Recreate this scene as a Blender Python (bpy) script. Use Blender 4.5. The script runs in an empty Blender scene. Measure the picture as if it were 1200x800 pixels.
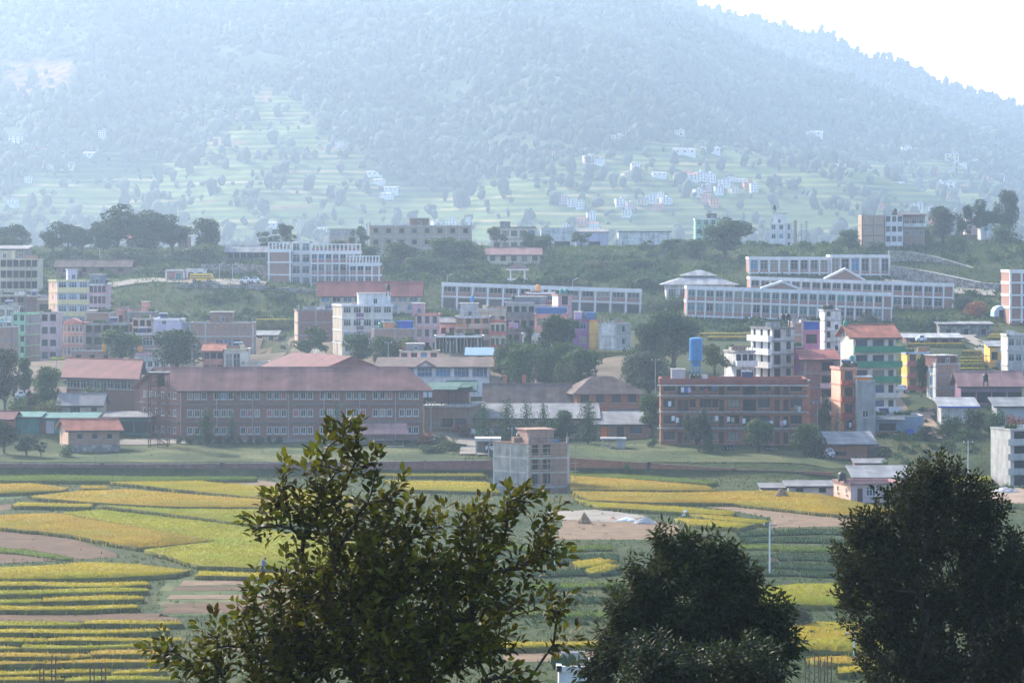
import bpy, math, random
import numpy as np
from mathutils import Vector, Matrix

# ------------------------------------------------------------------ camera, sky, sun, exposure
F = 3403.0          # focal length in pixels of a 1200 px wide picture
ZC = 33.0           # camera height above the rice fields
scene = bpy.context.scene
C = scene.collection
cam_d = bpy.data.cameras.new('camera'); cam = bpy.data.objects.new('camera', cam_d); C.objects.link(cam)
cam.location = (0, 0, ZC); cam.rotation_euler = (math.radians(90), 0, 0)
cam_d.sensor_width = 36; cam_d.lens = 36 * F / 1200; cam_d.shift_y = -100 / 1200
cam_d.clip_start = 0.5; cam_d.clip_end = 12000
scene.camera = cam
SUN_DIR = Vector((-0.53, 0.68, 0.51)).normalized()
world = bpy.data.worlds.new('World'); scene.world = world; world.use_nodes = True
wn = world.node_tree
sky = wn.nodes.new('ShaderNodeTexSky'); sky.sky_type = 'NISHITA'; sky.sun_disc = False
sky.sun_elevation = math.asin(SUN_DIR.z); sky.sun_rotation = math.atan2(SUN_DIR.x, SUN_DIR.y) % (2 * math.pi)
sky.altitude = 1300; sky.air_density = 0.75; sky.dust_density = 5.0; sky.ozone_density = 1.0
wn.links.new(sky.outputs[0], wn.nodes['Background'].inputs[0]); wn.nodes['Background'].inputs[1].default_value = 0.15
sun_d = bpy.data.lights.new('sun', 'SUN'); sun_d.energy = 3.1; sun_d.angle = math.radians(0.6); sun_d.color = (1.0, 0.92, 0.79)
sun = bpy.data.objects.new('sun', sun_d); C.objects.link(sun)
sun.rotation_euler = SUN_DIR.to_track_quat('Z', 'Y').to_euler(); sun.location = (-100, 60, 200)
vs = scene.view_settings; vs.view_transform = 'Standard'; vs.look = 'None'; vs.gamma = 1; vs.exposure = 1.52
vs.use_curve_mapping = False
cy = scene.cycles
cy.max_bounces = 6; cy.diffuse_bounces = 2; cy.glossy_bounces = 2; cy.transmission_bounces = 3; cy.volume_bounces = 4
cy.transparent_max_bounces = 8; cy.use_denoising = True; cy.sample_clamp_indirect = 6

HAZE_DENSITY = 0.000195
HAZE_COLOR = (0.60, 0.78, 1.0)

R = math.radians
rnd = random.Random(7)
npr = np.random.default_rng(11)

# ------------------------------------------------------------------ helpers
def P(px, py, Y):
    return Vector(((px - 600) / F * Y, Y, ZC - (py - 300) / F * Y))
def XY(px, Y):
    return (px - 600) / F * Y, Y
def on_plane(px, py, z=0.0):
    Y = (ZC - z) * F / (py - 300.0)
    return (px - 600) / F * Y, Y

def tag(o, label, cat, group=None):
    o['label'] = label; o['category'] = cat
    if group: o['group'] = group
    return o
def kind(o, k):
    o['kind'] = k; return o
def empty(name, loc=(0, 0, 0), rz=0.0):
    o = bpy.data.objects.new(name, None); C.objects.link(o); o.location = loc; o.rotation_euler = (0, 0, rz)
    o.empty_display_size = 0.3
    return o
def link(name, me, parent=None, loc=None, rz=0.0):
    o = bpy.data.objects.new(name, me); C.objects.link(o)
    if parent is not None: o.parent = parent
    if loc is not None: o.location = loc
    if rz: o.rotation_euler = (0, 0, rz)
    return o

class MB:
    def __init__(s): s.v = []; s.f = []
    def quad(s, a, b, c, d):
        n = len(s.v); s.v += [tuple(a), tuple(b), tuple(c), tuple(d)]; s.f.append((n, n+1, n+2, n+3))
    def poly(s, pts):
        n = len(s.v); s.v += [tuple(p) for p in pts]; s.f.append(tuple(range(n, n+len(pts))))
    def hexa(s, p):      # 8 points: bottom ring 0-3, top ring 4-7
        n = len(s.v); s.v += [tuple(q) for q in p]
        for q in ((3, 2, 1, 0), (4, 5, 6, 7), (0, 1, 5, 4), (1, 2, 6, 5), (2, 3, 7, 6), (3, 0, 4, 7)):
            s.f.append(tuple(n+i for i in q))
    def box(s, x0, x1, y0, y1, z0, z1):
        s.hexa([(x0, y0, z0), (x1, y0, z0), (x1, y1, z0), (x0, y1, z0), (x0, y0, z1), (x1, y0, z1), (x1, y1, z1), (x0, y1, z1)])
    def prism(s, pts, z0, z1):
        n = len(s.v); k = len(pts)
        s.v += [(p[0], p[1], z0) for p in pts] + [(p[0], p[1], z1) for p in pts]
        s.f.append(tuple(range(n+k-1, n-1, -1))); s.f.append(tuple(range(n+k, n+2*k)))
        for i in range(k):
            j = (i+1) % k; s.f.append((n+i, n+j, n+k+j, n+k+i))
    def tube(s, pts, rad, seg=6, cap=True):
        n = len(s.v); pts = [Vector(p) for p in pts]
        if not hasattr(rad, '__len__'): rad = [rad] * len(pts)
        for i, p in enumerate(pts):
            d = (pts[min(i+1, len(pts)-1)] - pts[max(i-1, 0)])
            d = d.normalized() if d.length > 1e-9 else Vector((0, 0, 1))
            ref = Vector((1, 0, 0)) if abs(d.x) < 0.8 else Vector((0, 1, 0))
            a = d.cross(ref).normalized(); b = d.cross(a)
            for k in range(seg):
                t = 2 * math.pi * k / seg
                s.v.append(tuple(p + (a * math.cos(t) + b * math.sin(t)) * rad[i]))
        for i in range(len(pts)-1):
            for k in range(seg):
                k2 = (k+1) % seg
                s.f.append((n+i*seg+k, n+i*seg+k2, n+(i+1)*seg+k2, n+(i+1)*seg+k))
        if cap:
            s.f.append(tuple(n+k for k in range(seg-1, -1, -1))); e = n+(len(pts)-1)*seg
            s.f.append(tuple(e+k for k in range(seg)))
    def lathe(s, prof, seg=14, c=(0, 0, 0)):
        n = len(s.v)
        for r, z in prof:
            for k in range(seg):
                t = 2 * math.pi * k / seg; s.v.append((c[0]+r*math.cos(t), c[1]+r*math.sin(t), c[2]+z))
        for i in range(len(prof)-1):
            for k in range(seg):
                k2 = (k+1) % seg; s.f.append((n+i*seg+k, n+i*seg+k2, n+(i+1)*seg+k2, n+(i+1)*seg+k))
        s.f.append(tuple(n+k for k in range(seg-1, -1, -1))); e = n+(len(prof)-1)*seg; s.f.append(tuple(e+k for k in range(seg)))
    def mesh(s, name, m, smooth=False):
        me = bpy.data.meshes.new(name); me.from_pydata(s.v, [], s.f); me.materials.append(M(m))
        if smooth: me.polygons.foreach_set('use_smooth', [True]*len(me.polygons))
        me.update(); return me
    def build(s, name, m, parent=None, loc=None, rz=0.0, smooth=False):
        return link(name, s.mesh(name, m, smooth), parent, loc, rz)

def np_mesh(name, V, T, m, smooth=False):
    """big mesh from numpy: V (n,3), T (k,3 or 4)"""
    me = bpy.data.meshes.new(name); V = np.asarray(V, np.float32); T = np.asarray(T, np.int32); k, q = T.shape
    me.vertices.add(len(V)); me.vertices.foreach_set('co', V.ravel())
    me.loops.add(k*q); me.loops.foreach_set('vertex_index', T.ravel())
    me.polygons.add(k); me.polygons.foreach_set('loop_start', np.arange(0, k*q, q, dtype=np.int32))
    me.polygons.foreach_set('loop_total', np.full(k, q, np.int32))
    if smooth: me.polygons.foreach_set('use_smooth', np.ones(k, bool))
    me.materials.append(M(m)); me.update(calc_edges=True); me.validate(); return me

# ------------------------------------------------------------------ procedural materials
# name: (base colour, roughness, variation, noise scale, style)
MT = {
 'plaster_white': ((.74, .73, .71), .8, .16, .8, 'wall'), 'plaster_old': ((.66, .65, .62), .85, .34, .9, 'wall'),
 'campus_white': ((.78, .77, .75), .75, .10, .6, 'wall'),
 'cream': ((.62, .53, .38), .8, .16, .7, 'wall'), 'beige': ((.50, .43, .34), .85, .18, .7, 'wall'), 'pale_beige': ((.66, .60, .50), .8, .14, .7, 'wall'),
 'yellow': ((.72, .46, .10), .8, .14, .7, 'wall'), 'pale_yellow': ((.60, .56, .30), .8, .12, .7, 'wall'),
 'pink': ((.62, .36, .40), .8, .14, .7, 'wall'), 'pale_pink': ((.58, .42, .42), .8, .14, .7, 'wall'), 'salmon': ((.66, .30, .24), .8, .14, .7, 'wall'), 'hot_pink': ((.62, .22, .36), .8, .12, .7, 'wall'),
 'peach': ((.70, .46, .34), .8, .12, .7, 'wall'), 'orange': ((.70, .27, .11), .8, .14, .7, 'wall'), 'red_paint': ((.50, .10, .07), .7, .14, .7, 'wall'),
 'red_band': ((.46, .12, .10), .8, .14, .7, 'wall'),
 'purple': ((.34, .13, .36), .8, .12, .7, 'wall'), 'lilac': ((.55, .38, .62), .8, .12, .7, 'wall'), 'lavender': ((.52, .50, .62), .8, .14, .7, 'wall'), 'plum': ((.24, .14, .20), .8, .12, .7, 'wall'),
 'blue_paint': ((.05, .17, .40), .6, .14, .7, 'wall'), 'light_blue': ((.36, .52, .66), .6, .10, .7, 'wall'), 'sky_blue': ((.40, .50, .60), .75, .12, .7, 'wall'),
 'green_paint': ((.045, .25, .13), .7, .14, .7, 'wall'), 'pale_green': ((.26, .52, .36), .8, .14, .7, 'wall'), 'teal_sheet': ((.05, .20, .17), .6, .2, .7, 'sheet'),
 'concrete': ((.36, .35, .33), .9, .26, .9, 'wall'), 'concrete_light': ((.50, .48, .45), .9, .22, .9, 'wall'), 'concrete_dark': ((.22, .21, .20), .9, .26, .9, 'wall'),
 'slate_wall': ((.20, .23, .25), .9, .2, .9, 'wall'),
 'brick': ((.40, .165, .09), .9, .22, 1.6, 'brick'), 'brick_pale': ((.40, .24, .18), .9, .22, 1.6, 'brick'), 'brick_dark': ((.24, .12, .10), .9, .25, 1.6, 'brick'), 'brick_brown': ((.30, .19, .13), .9, .22, 1.6, 'brick'),
 'brick_red': ((.27, .085, .06), .9, .22, 1.6, 'brick'), 'brick_campus': ((.40, .22, .17), .9, .14, 1.6, 'brick'), 'brick_school': ((.28, .14, .10), .9, .16, 1.6, 'brick'), 'brick_tan': ((.46, .34, .24), .9, .18, 1.6, 'brick'),
 'stone': ((.36, .33, .29), .95, .5, .55, 'stone'), 'stone_tan': ((.42, .37, .29), .95, .5, .45, 'stone'),
 'roof_red': ((.27, .085, .07), .75, .34, .5, 'sheet'), 'roof_maroon': ((.155, .046, .048), .7, .34, .5, 'sheet'), 'roof_school': ((.29, .145, .12), .75, .34, .4, 'sheet'),
 'roof_terracotta': ((.40, .15, .10), .8, .34, .6, 'sheet'), 'roof_brown': ((.14, .10, .085), .85, .34, .6, 'sheet'), 'roof_grey': ((.22, .22, .225), .8, .34, .5, 'sheet'), 'roof_tin': ((.25, .26, .27), .8, .34, .4, 'sheet'),
 'roof_white': ((.38, .385, .39), .8, .34, .4, 'sheet'), 'roof_green': ((.09, .17, .14), .8, .2, .5, 'sheet'), 'roof_teal': ((.10, .22, .20), .8, .2, .5, 'sheet'), 'roof_pink': ((.36, .21, .19), .8, .34, .5, 'sheet'),
 'roof_sky': ((.20, .32, .44), .8, .1, .5, 'sheet'), 'sheet_blue': ((.22, .30, .38), .6, .18, .5, 'sheet'), 'sheet_rust': ((.22, .10, .07), .8, .3, .8, 'sheet'), 'sheet_grey': ((.42, .43, .45), .6, .18, .5, 'sheet'),
 'tarp_blue': ((.03, .10, .48), .5, .12, .8, 'plain'), 'tank_blue': ((.03, .22, .50), .45, .12, 1.0, 'plain'),
 'tank_black': ((.025, .026, .03), .4, .1, 1.0, 'plain'), 'tank_green': ((.03, .32, .20), .45, .1, 1.0, 'plain'), 'tank_teal': ((.03, .30, .28), .45, .1, 1.0, 'plain'), 'tank_orange': ((.75, .33, .05), .5, .1, 1.0, 'plain'),
 'steel': ((.20, .20, .21), .5, .2, 1.5, 'plain'), 'steel_dark': ((.07, .06, .06), .6, .25, 1.5, 'plain'), 'steel_rust': ((.14, .075, .055), .75, .3, 1.5, 'plain'), 'galvanised': ((.50, .51, .52), .45, .1, 1.5, 'plain'),
 'white_paint': ((.80, .80, .79), .5, .06, 1.0, 'plain'), 'frame_white': ((.72, .71, .68), .6, .08, 1.0, 'plain'), 'frame_wood': ((.13, .065, .04), .7, .2, 1.5, 'plain'), 'frame_dark': ((.05, .045, .045), .6, .1, 1.0, 'plain'), 'frame_blue': ((.42, .50, .60), .6, .1, 1.0, 'plain'),
 'glass': ((.025, .035, .045), .12, .3, .5, 'glass'), 'glass_blue': ((.03, .07, .14), .12, .3, .5, 'glass'), 'glass_teal': ((.03, .10, .11), .15, .3, .5, 'glass'), 'void': ((.018, .017, .018), .9, .3, .6, 'plain'),
 'curtain_red': ((.36, .07, .05), .8, .15, 1.0, 'plain'), 'curtain_blue': ((.10, .25, .42), .8, .15, 1.0, 'plain'), 'door_orange': ((.80, .22, .03), .7, .1, 1.0, 'plain'), 'door_wood': ((.09, .045, .035), .7, .2, 1.0, 'plain'),
 'curtain_pale': ((.30, .26, .20), .8, .25, 1.2, 'plain'), 'yard': ((.16, .125, .085), .95, .35, .15, 'ground'),
 'bamboo': ((.40, .33, .20), .8, .2, 1.5, 'plain'), 'hay': ((.30, .20, .10), .95, .3, 2.0, 'plain'), 'gravel': ((.46, .45, .43), .95, .25, 3.0, 'plain'), 'sand': ((.44, .38, .30), .95, .2, 2.0, 'plain'), 'plastic_white': ((.75, .77, .78), .5, .1, 1.0, 'plain'),
 'rubber': ((.02, .02, .02), .7, .1, 1.0, 'plain'), 'bus_yellow': ((.78, .47, .03), .35, .06, 1.0, 'plain'), 'car_white': ((.75, .76, .78), .3, .05, 1.0, 'plain'),
 'cloth_white': ((.72, .73, .76), .9, .06, 2.0, 'plain'), 'cloth_pink': ((.65, .40, .48), .9, .06, 2.0, 'plain'), 'cloth_red': ((.5, .08, .07), .9, .06, 2.0, 'plain'), 'cloth_blue': ((.08, .16, .42), .9, .06, 2.0, 'plain'), 'cloth_dark': ((.05, .05, .07), .9, .06, 2.0, 'plain'), 'cloth_tan': ((.45, .33, .2), .9, .06, 2.0, 'plain'),
 'skin': ((.30, .17, .11), .7, .05, 2.0, 'plain'), 'hair': ((.01, .01, .01), .6, .05, 2.0, 'plain'), 'panel_solar': ((.02, .03, .09), .6, .1, 2.0, 'plain'),
 'bark': ((.085, .062, .045), .95, .35, 6.0, 'plain'), 'bark_dark': ((.05, .04, .032), .95, .35, 6.0, 'plain'),
 'road': ((.27, .24, .20), .95, .18, .25, 'ground'), 'dirt': ((.30, .22, .16), .95, .28, .2, 'ground'), 'stubble': ((.20, .135, .082), .95, .25, .5, 'ground'), 'mud': ((.115, .066, .036), .95, .28, .4, 'ground'),
 'lawn': ((.046, .072, .018), .95, .35, .12, 'ground'), 'paddy_green': ((.055, .085, .022), .95, .3, .25, 'ground'),
 'leaf_near': ((.092, .090, .007), .55, .5, 1.0, 'leaf'), 'leaf_mango': ((.036, .046, .012), .7, .5, 1.0, 'leaf'), 'leaf_dark': ((.032, .038, .009), .75, .5, 1.0, 'leaf'),
 'leaf_green': ((.046, .088, .016), .6, .45, 1.0, 'leaf'), 'leaf_pine': ((.032, .064, .018), .7, .4, 1.0, 'leaf'), 'leaf_yellow': ((.085, .105, .022), .6, .4, 1.0, 'leaf'), 'leaf_conifer': ((.030, .074, .020), .7, .4, 1.0, 'leaf'), 'leaf_grey': ((.060, .080, .040), .7, .4, 1.0, 'leaf'),
 'leaf_low': ((.022, .034, .010), .5, .45, 1.0, 'leaf'),
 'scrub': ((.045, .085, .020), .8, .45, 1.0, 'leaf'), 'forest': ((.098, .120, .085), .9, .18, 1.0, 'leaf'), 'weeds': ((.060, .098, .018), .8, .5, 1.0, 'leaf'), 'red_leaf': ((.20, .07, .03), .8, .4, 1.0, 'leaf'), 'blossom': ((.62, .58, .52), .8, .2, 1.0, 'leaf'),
 'rice_gold': ((.48, .325, .03), .8, .13, .35, 'crop'), 'rice_yellow': ((.46, .36, .018), .8, .13, .35, 'crop'), 'rice_lime': ((.36, .34, .016), .8, .13, .35, 'crop'), 'rice_green': ((.15, .21, .02), .8, .13, .35, 'crop'), 'rice_stem': ((.16, .15, .035), .95, .3, .8, 'plain'), 'veg_stem': ((.035, .055, .02), .95, .3, .8, 'plain'),
 'veg': ((.045, .085, .03), .8, .35, .5, 'crop'),
}
_mats = {}
def M(key):
    if key in _mats: return _mats[key]
    col, rough, var, sc, style = MT[key]
    m = bpy.data.materials.new(key); m.use_nodes = True; nt = m.node_tree; N = nt.nodes; L = nt.links
    b = N['Principled BSDF']; b.inputs['Roughness'].default_value = rough
    b.inputs['Specular IOR Level'].default_value = 0.5 if style in ('glass',) else (0.3 if rough < .5 else 0.12)
    tc = N.new('ShaderNodeTexCoord')
    def noise(scale, detail=4, mapscale=None, out='Object'):
        n = N.new('ShaderNodeTexNoise'); n.inputs['Scale'].default_value = scale; n.inputs['Detail'].default_value = detail
        src = tc.outputs[out]
        if mapscale:
            mp = N.new('ShaderNodeMapping'); mp.inputs['Scale'].default_value = mapscale; L.new(src, mp.inputs[0]); src = mp.outputs[0]
        L.new(src, n.inputs['Vector']); return n.outputs['Fac']
    def rng(src, lo, hi, a=.3, c=.7):
        r = N.new('ShaderNodeMapRange'); r.inputs[1].default_value = a; r.inputs[2].default_value = c; r.inputs[3].default_value = lo; r.inputs[4].default_value = hi
        L.new(src, r.inputs[0]); return r.outputs[0]
    def mul(x, y):
        n = N.new('ShaderNodeMath'); n.operation = 'MULTIPLY'
        for i, q in enumerate((x, y)):
            if isinstance(q, (int, float)): n.inputs[i].default_value = q
            else: L.new(q, n.inputs[i])
        return n.outputs[0]
    def scaled(c, fac):
        n = N.new('ShaderNodeVectorMath'); n.operation = 'SCALE'; n.inputs[0].default_value = c if not hasattr(c, 'is_linked') else (0, 0, 0)
        if hasattr(c, 'is_linked'): L.new(c, n.inputs[0])
        L.new(fac, n.inputs['Scale']); return n.outputs[0]
    def mix(c1, c2, f):
        n = N.new('ShaderNodeMix'); n.data_type = 'RGBA'
        for i, q in ((6, c1), (7, c2)):
            if hasattr(q, 'is_linked'): L.new(q, n.inputs[i])
            else: n.inputs[i].default_value = (*q, 1)
        if hasattr(f, 'is_linked'): L.new(f, n.inputs[0])
        else: n.inputs[0].default_value = f
        return n.outputs[2]
    fac = rng(noise(sc), 1-var, 1+var*.6)
    if style == 'wall':
        st = rng(noise(1.3, 5, (1, 1, .12)), 1.08, 1-var*1.7, .45, .80)
        out = scaled(col, mul(fac, st))
    elif style == 'brick':
        f2 = rng(noise(7, 3, (1, 1, 2.5)), 1-var*.7, 1+var*.5)
        c2 = tuple(x*.6 + .25*y for x, y in zip(col, (.36, .33, .30)))
        out = scaled(mix(col, c2, rng(noise(.5, 5), 0, .8, .48, .7)), mul(fac, f2))
    elif style == 'stone':
        v = N.new('ShaderNodeTexVoronoi'); v.inputs['Scale'].default_value = 1.6; L.new(tc.outputs['Object'], v.inputs['Vector'])
        out = scaled(col, mul(fac, rng(v.outputs['Distance'], 1.15, .55, .15, .7)))
    elif style == 'sheet':
        f2 = rng(noise(1.0, 2, (1.1, .05, .05)), 1-var*.6, 1+var*.4)
        f3 = rng(noise(.25, 5), 1+var*.3, 1-var*.7, .4, .75)
        out = scaled(col, mul(mul(fac, f2), f3))
    elif style == 'leaf':
        g = N.new('ShaderNodeNewGeometry'); h = N.new('ShaderNodeHueSaturation'); h.inputs['Color'].default_value = (*col, 1)
        L.new(rng(g.outputs['Random Per Island'], 1-var, 1+var, 0, 1), h.inputs['Value'])
        L.new(rng(g.outputs['Random Per Island'], .46, .53, 0, 1), h.inputs['Hue'])
        out = h.outputs[0]
        oi = N.new('ShaderNodeObjectInfo'); out = scaled(out, rng(oi.outputs['Random'], .82, 1.18, 0, 1))
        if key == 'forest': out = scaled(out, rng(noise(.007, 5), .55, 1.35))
        t = N.new('ShaderNodeBsdfTranslucent'); L.new(out, t.inputs[0]); ms = N.new('ShaderNodeMixShader'); ms.inputs[0].default_value = .36
        L.new(b.outputs[0], ms.inputs[1]); L.new(t.outputs[0], ms.inputs[2]); L.new(ms.outputs[0], N['Material Output'].inputs[0])
    elif style == 'crop':
        g = N.new('ShaderNodeNewGeometry'); out = scaled(col, mul(rng(g.outputs['Random Per Island'], 1-var, 1+var, 0, 1), rng(noise(.18, 4), .78, 1.15)))
        out = mix(out, (col[0]*.55, col[1]*.85, col[2]), rng(noise(.09, 4), 0, .7, .45, .72))
        vm = N.new('ShaderNodeVectorMath'); vm.operation = 'SCALE'; vm.inputs['Scale'].default_value = .35; L.new(g.outputs['Normal'], vm.inputs[0]); va = N.new('ShaderNodeVectorMath'); va.inputs[1].default_value = (0, 0, .9); L.new(vm.outputs[0], va.inputs[0]); vn = N.new('ShaderNodeVectorMath'); vn.operation = 'NORMALIZE'; L.new(va.outputs[0], vn.inputs[0]); L.new(vn.outputs[0], b.inputs['Normal'])
        t = N.new('ShaderNodeBsdfTranslucent'); L.new(out, t.inputs[0]); ms = N.new('ShaderNodeMixShader'); ms.inputs[0].default_value = .42
        L.new(b.outputs[0], ms.inputs[1]); L.new(t.outputs[0], ms.inputs[2]); L.new(ms.outputs[0], N['Material Output'].inputs[0])
    elif style == 'ground':
        f2 = rng(noise(sc*9, 6), 1-var*.5, 1+var*.4)
        dry = tuple(c*.6 + q*.4 for c, q in zip(col, (.30, .24, .12)))
        out = scaled(mix(col, dry, rng(noise(sc*.5, 6), 0, .8 if key in ('lawn', 'paddy_green') else .12, .45, .7)), mul(fac, f2))
    elif style == 'glass':
        oi = N.new('ShaderNodeObjectInfo'); out = scaled(col, mul(fac, rng(oi.outputs['Random'], .5, 2.2, 0, 1)))
        b.inputs['IOR'].default_value = 1.5
    else:
        out = scaled(col, fac)
    L.new(out, b.inputs['Base Color'])
    if style in ('wall', 'brick', 'stone', 'ground'):
        bp = N.new('ShaderNodeBump'); bp.inputs['Strength'].default_value = .35; bp.inputs['Distance'].default_value = .06 if style != 'stone' else .15
        L.new(noise(9 if style != 'stone' else 3, 4), bp.inputs['Height']); L.new(bp.outputs[0], b.inputs['Normal'])
    _mats[key] = m; return m
# ------------------------------------------------------------------ building specs (pixel box of the front face, distance, yaw)
BL = []
def W(n, w, h, sill=.9, floors=None, fr='frame_white', gl='glass', mull=1, u0=0., u1=1., fw=.07, sillm=None, door=False, at=None, red=(), redm='curtain_red', nm=None):
    return dict(n=n, w=w, h=h, sill=sill, floors=floors, fr=fr, gl=gl, mull=mull, u0=u0, u1=u1, fw=fw, sillm=sillm, door=door, at=at, red=red, redm=redm, nm=nm)
def D(n=1, w=.9, h=2.0, floors=(0,), u0=0., u1=1., gl='door_wood', at=None):
    return W(n, w, h, 0.05, floors, 'frame_wood', gl, 0, u0, u1, .06, None, True, at)
def BK(face, f0, f1, floors, mat, depth=.9, h=.9, rail=False, slab='concrete_light'):
    return dict(face=face, f0=f0, f1=f1, floors=floors, mat=mat, depth=depth, h=h, rail=rail, slab=slab)
def B(label, cat, px0, px1, pyt, pyb, Y, n=2, wall='cream', **k):
    k.update(label=label, cat=cat, px0=px0, px1=px1, pyt=pyt, pyb=pyb, Y=Y, n=n, wall=wall)
    a = R(k.get('a', 0)); X0 = (px0-600)/F*Y; uR = (px1-600)/F
    ca, sa = math.cos(a), math.sin(a)
    w = (uR*Y - X0)/(ca - uR*sa)
    d = k.get('d', 8.0)
    sx, sy = 0.0, d
    if 'pxs' in k:          # side corner seen at this pixel column
        left = k['pxs'] < px0
        bx, by = (X0, Y) if left else (X0 + w*ca, Y + w*sa)
        us = (k['pxs']-600)/F
        # side = perpendicular + slide along the front so that the corner shows at pxs
        qx, qy = bx - sa*d, by + ca*d
        t = (us*qy - qx)/(ca - us*sa); sx = t
    k.update(X0=X0, w=w, ang=a, S=(sx, sy), z0=ZC-(pyb-300)/F*Y, h=(pyb-pyt)/F*Y, s=Y/F)
    BL.append(k); return k

# --- ridge top
B('long unfinished brown brick building with a square tower, on the ridge', 'building', 433, 553, 264, 304, 800, 3, 'brick_tan', a=4, d=12, F=[W(8, 1.3, 1.3, 1.0, (1, 2), 'frame_dark', 'void')], frame='concrete_light', bands='concrete_light', heads=[(480, 503, 256, 'brick_brown')], name='building')
B('small brown house behind a tree, beside the long unfinished brick building', 'house', 386, 418, 268, 292, 830, 2, 'brick_tan', F=[W(2, 3.2, 2.2, .7, (1,), 'frame_white', 'roof_white')], frame='concrete_light')
B('long low cream house with faded pink roof above the gazebo', 'house', 571, 633, 298, 309, 762, 1, 'cream', d=8, F=[W(5, 1.4, 1.6, .7, None, 'frame_wood')], roof=('gable', 'roof_pink', 7, .6))
B('yellowed two-storey house with small roof tower behind the long cream house', 'house', 577, 628, 266, 294, 835, 2, 'cream', F=[W(5, 1.8, 1.6, .8, None, 'frame_dark')], bands='concrete_dark', heads=[(586, 598, 260, 'concrete_dark')])
B('tall grey-white warehouse with two open bays at its foot, on the ridge', 'warehouse', 634, 674, 267, 292, 842, 1, 'plaster_old', d=14, F=[W(1, 4.6, 2.2, .1, None, 'concrete', 'void', 0, at=[.62])])
B('grey-white warehouse with an outside stair wall, between two leafy trees on the ridge', 'warehouse', 676, 713, 272, 292, 846, 1, 'lavender', d=14, F=[W(1, 3.5, 2.2, .1, None, 'concrete', 'void', 0, at=[.55])], roof=('shed', 'roof_grey', 4, .3))
B('wide dirty white warehouse with rusty streaked flat roof on the ridge', 'warehouse', 725, 786, 271, 293, 842, 1, 'plaster_old', d=14, F=[W(2, 4.0, 1.4, .1, None, 'concrete', 'void', 0)], bands='concrete_dark')
B('green and white three-storey house with roof tank frame behind a big tree', 'house', 815, 840, 256, 288, 852, 3, 'pale_green', F=[W(3, 1.3, 1.5, .8, None, 'frame_white')], bands='campus_white', heads=[(829, 840, 251, 'steel_dark')])
B('narrow white four-storey house with stepped roof rooms, on the ridge', 'house', 902, 920, 262, 294, 842, 3, 'plaster_white', pxs=929, a=-14, d=6, F=[W(2, 1.2, 1.4, .9, (1, 2)), W(1, 3.2, 1.8, .2, (0,), 'frame_dark', 'void')], R=[W(1, 1.8, 1.6, .9, None, 'frame_dark')], bands='plaster_white', heads=[(904, 918, 250, 'plaster_white')])
B('tan blank brick block joined to a white house, on the ridge', 'building', 1010, 1037, 252, 288, 802, 3, 'brick_tan', frame='brick_brown', d=9)
B('white three-storey house front beside the tan blank brick block', 'house', 1037.5, 1058, 252, 287, 803, 3, 'plaster_white', F=[W(3, 1.2, 1.5, .9, None, 'frame_dark', 'glass')], d=8)
B('weathered brown two-storey house with deep balcony beside the white ridge house', 'house', 1058.5, 1084, 252, 279, 806, 2, 'brick_brown', a=3, F=[W(3, 1.3, 1.5, .8)], bk=[BK('F', 0, 1, (1,), 'plaster_old', 1.1)], roof=('shed', 'roof_brown', 2, .4))
B('small brick hut beside a round dark tree on the upper right hill', 'hut', 1094, 1114, 257, 265, 862, 1, 'brick_pale', roof=('gable', 'roof_brown', 4, .5), F=[W(1, 1.0, 1.0)])
B('pinkish two-storey hill house between pines', 'house', 1133, 1147, 252, 265, 865, 2, 'pale_pink', F=[W(2, 1.2, 1.2, .6)], bands='plaster_white')
B('pale grey hill house with flat roof under the tall pine', 'house', 1150, 1172, 262, 274, 850, 1, 'plaster_old', F=[W(2, 1.2, 1.3)], d=7)
B('half-built brick house with roof columns beside the pale hill house', 'house', 1160, 1183, 253, 264, 866, 1, 'brick_pale', F=[W(2, 1.4, 1.4, .8, None, 'frame_dark', 'void')], rebar=6)
B('small pink and white house glimpsed between the umbrella pines', 'house', 148, 176, 279, 293, 805, 1, 'pale_pink', F=[W(3, 1.3, 1.6, .7)], roof=('gable', 'roof_red', 6, .5), bands='plaster_white')
B('small pink house behind the rightmost umbrella pine', 'house', 209, 220, 277, 292, 800, 2, 'brick_pale', F=[W(1, 1.0, 1.2, .8)])
B('low house with a wide brown tiled roof and brick wall below the pines', 'house', 66, 152, 312, 321, 745, 1, 'brick_brown', d=7, F=[W(4, 1.2, 1.1, .5, None, 'frame_dark', 'void')], roof=('gable', 'roof_brown', 7, .7))
B('long shed with pale blue-grey metal roof on the terrace behind the pillared classroom block', 'shed', 266, 312, 295, 304, 782, 1, 'concrete_dark', d=8, F=[W(6, 1.5, 1.5, .4, None, 'frame_dark', 'void')], roof=('gable', 'roof_tin', 6, .8))
B('small white gate house with flat roof and brick panel beside the ramp road', 'gate house', 194, 216, 316, 329, 716, 1, 'brick_campus', d=5, frame='campus_white', bands='campus_white', F=[W(1, 1.6, 1.7, .2, None, 'campus_white', 'glass_teal', 0, at=[.7])])
B('white gate kiosk behind the yellow school bus', 'gate house', 218, 240, 315, 329, 722, 1, 'campus_white', d=5, bands='campus_white', F=[W(2, 1.4, 1.6, .6)])
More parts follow.
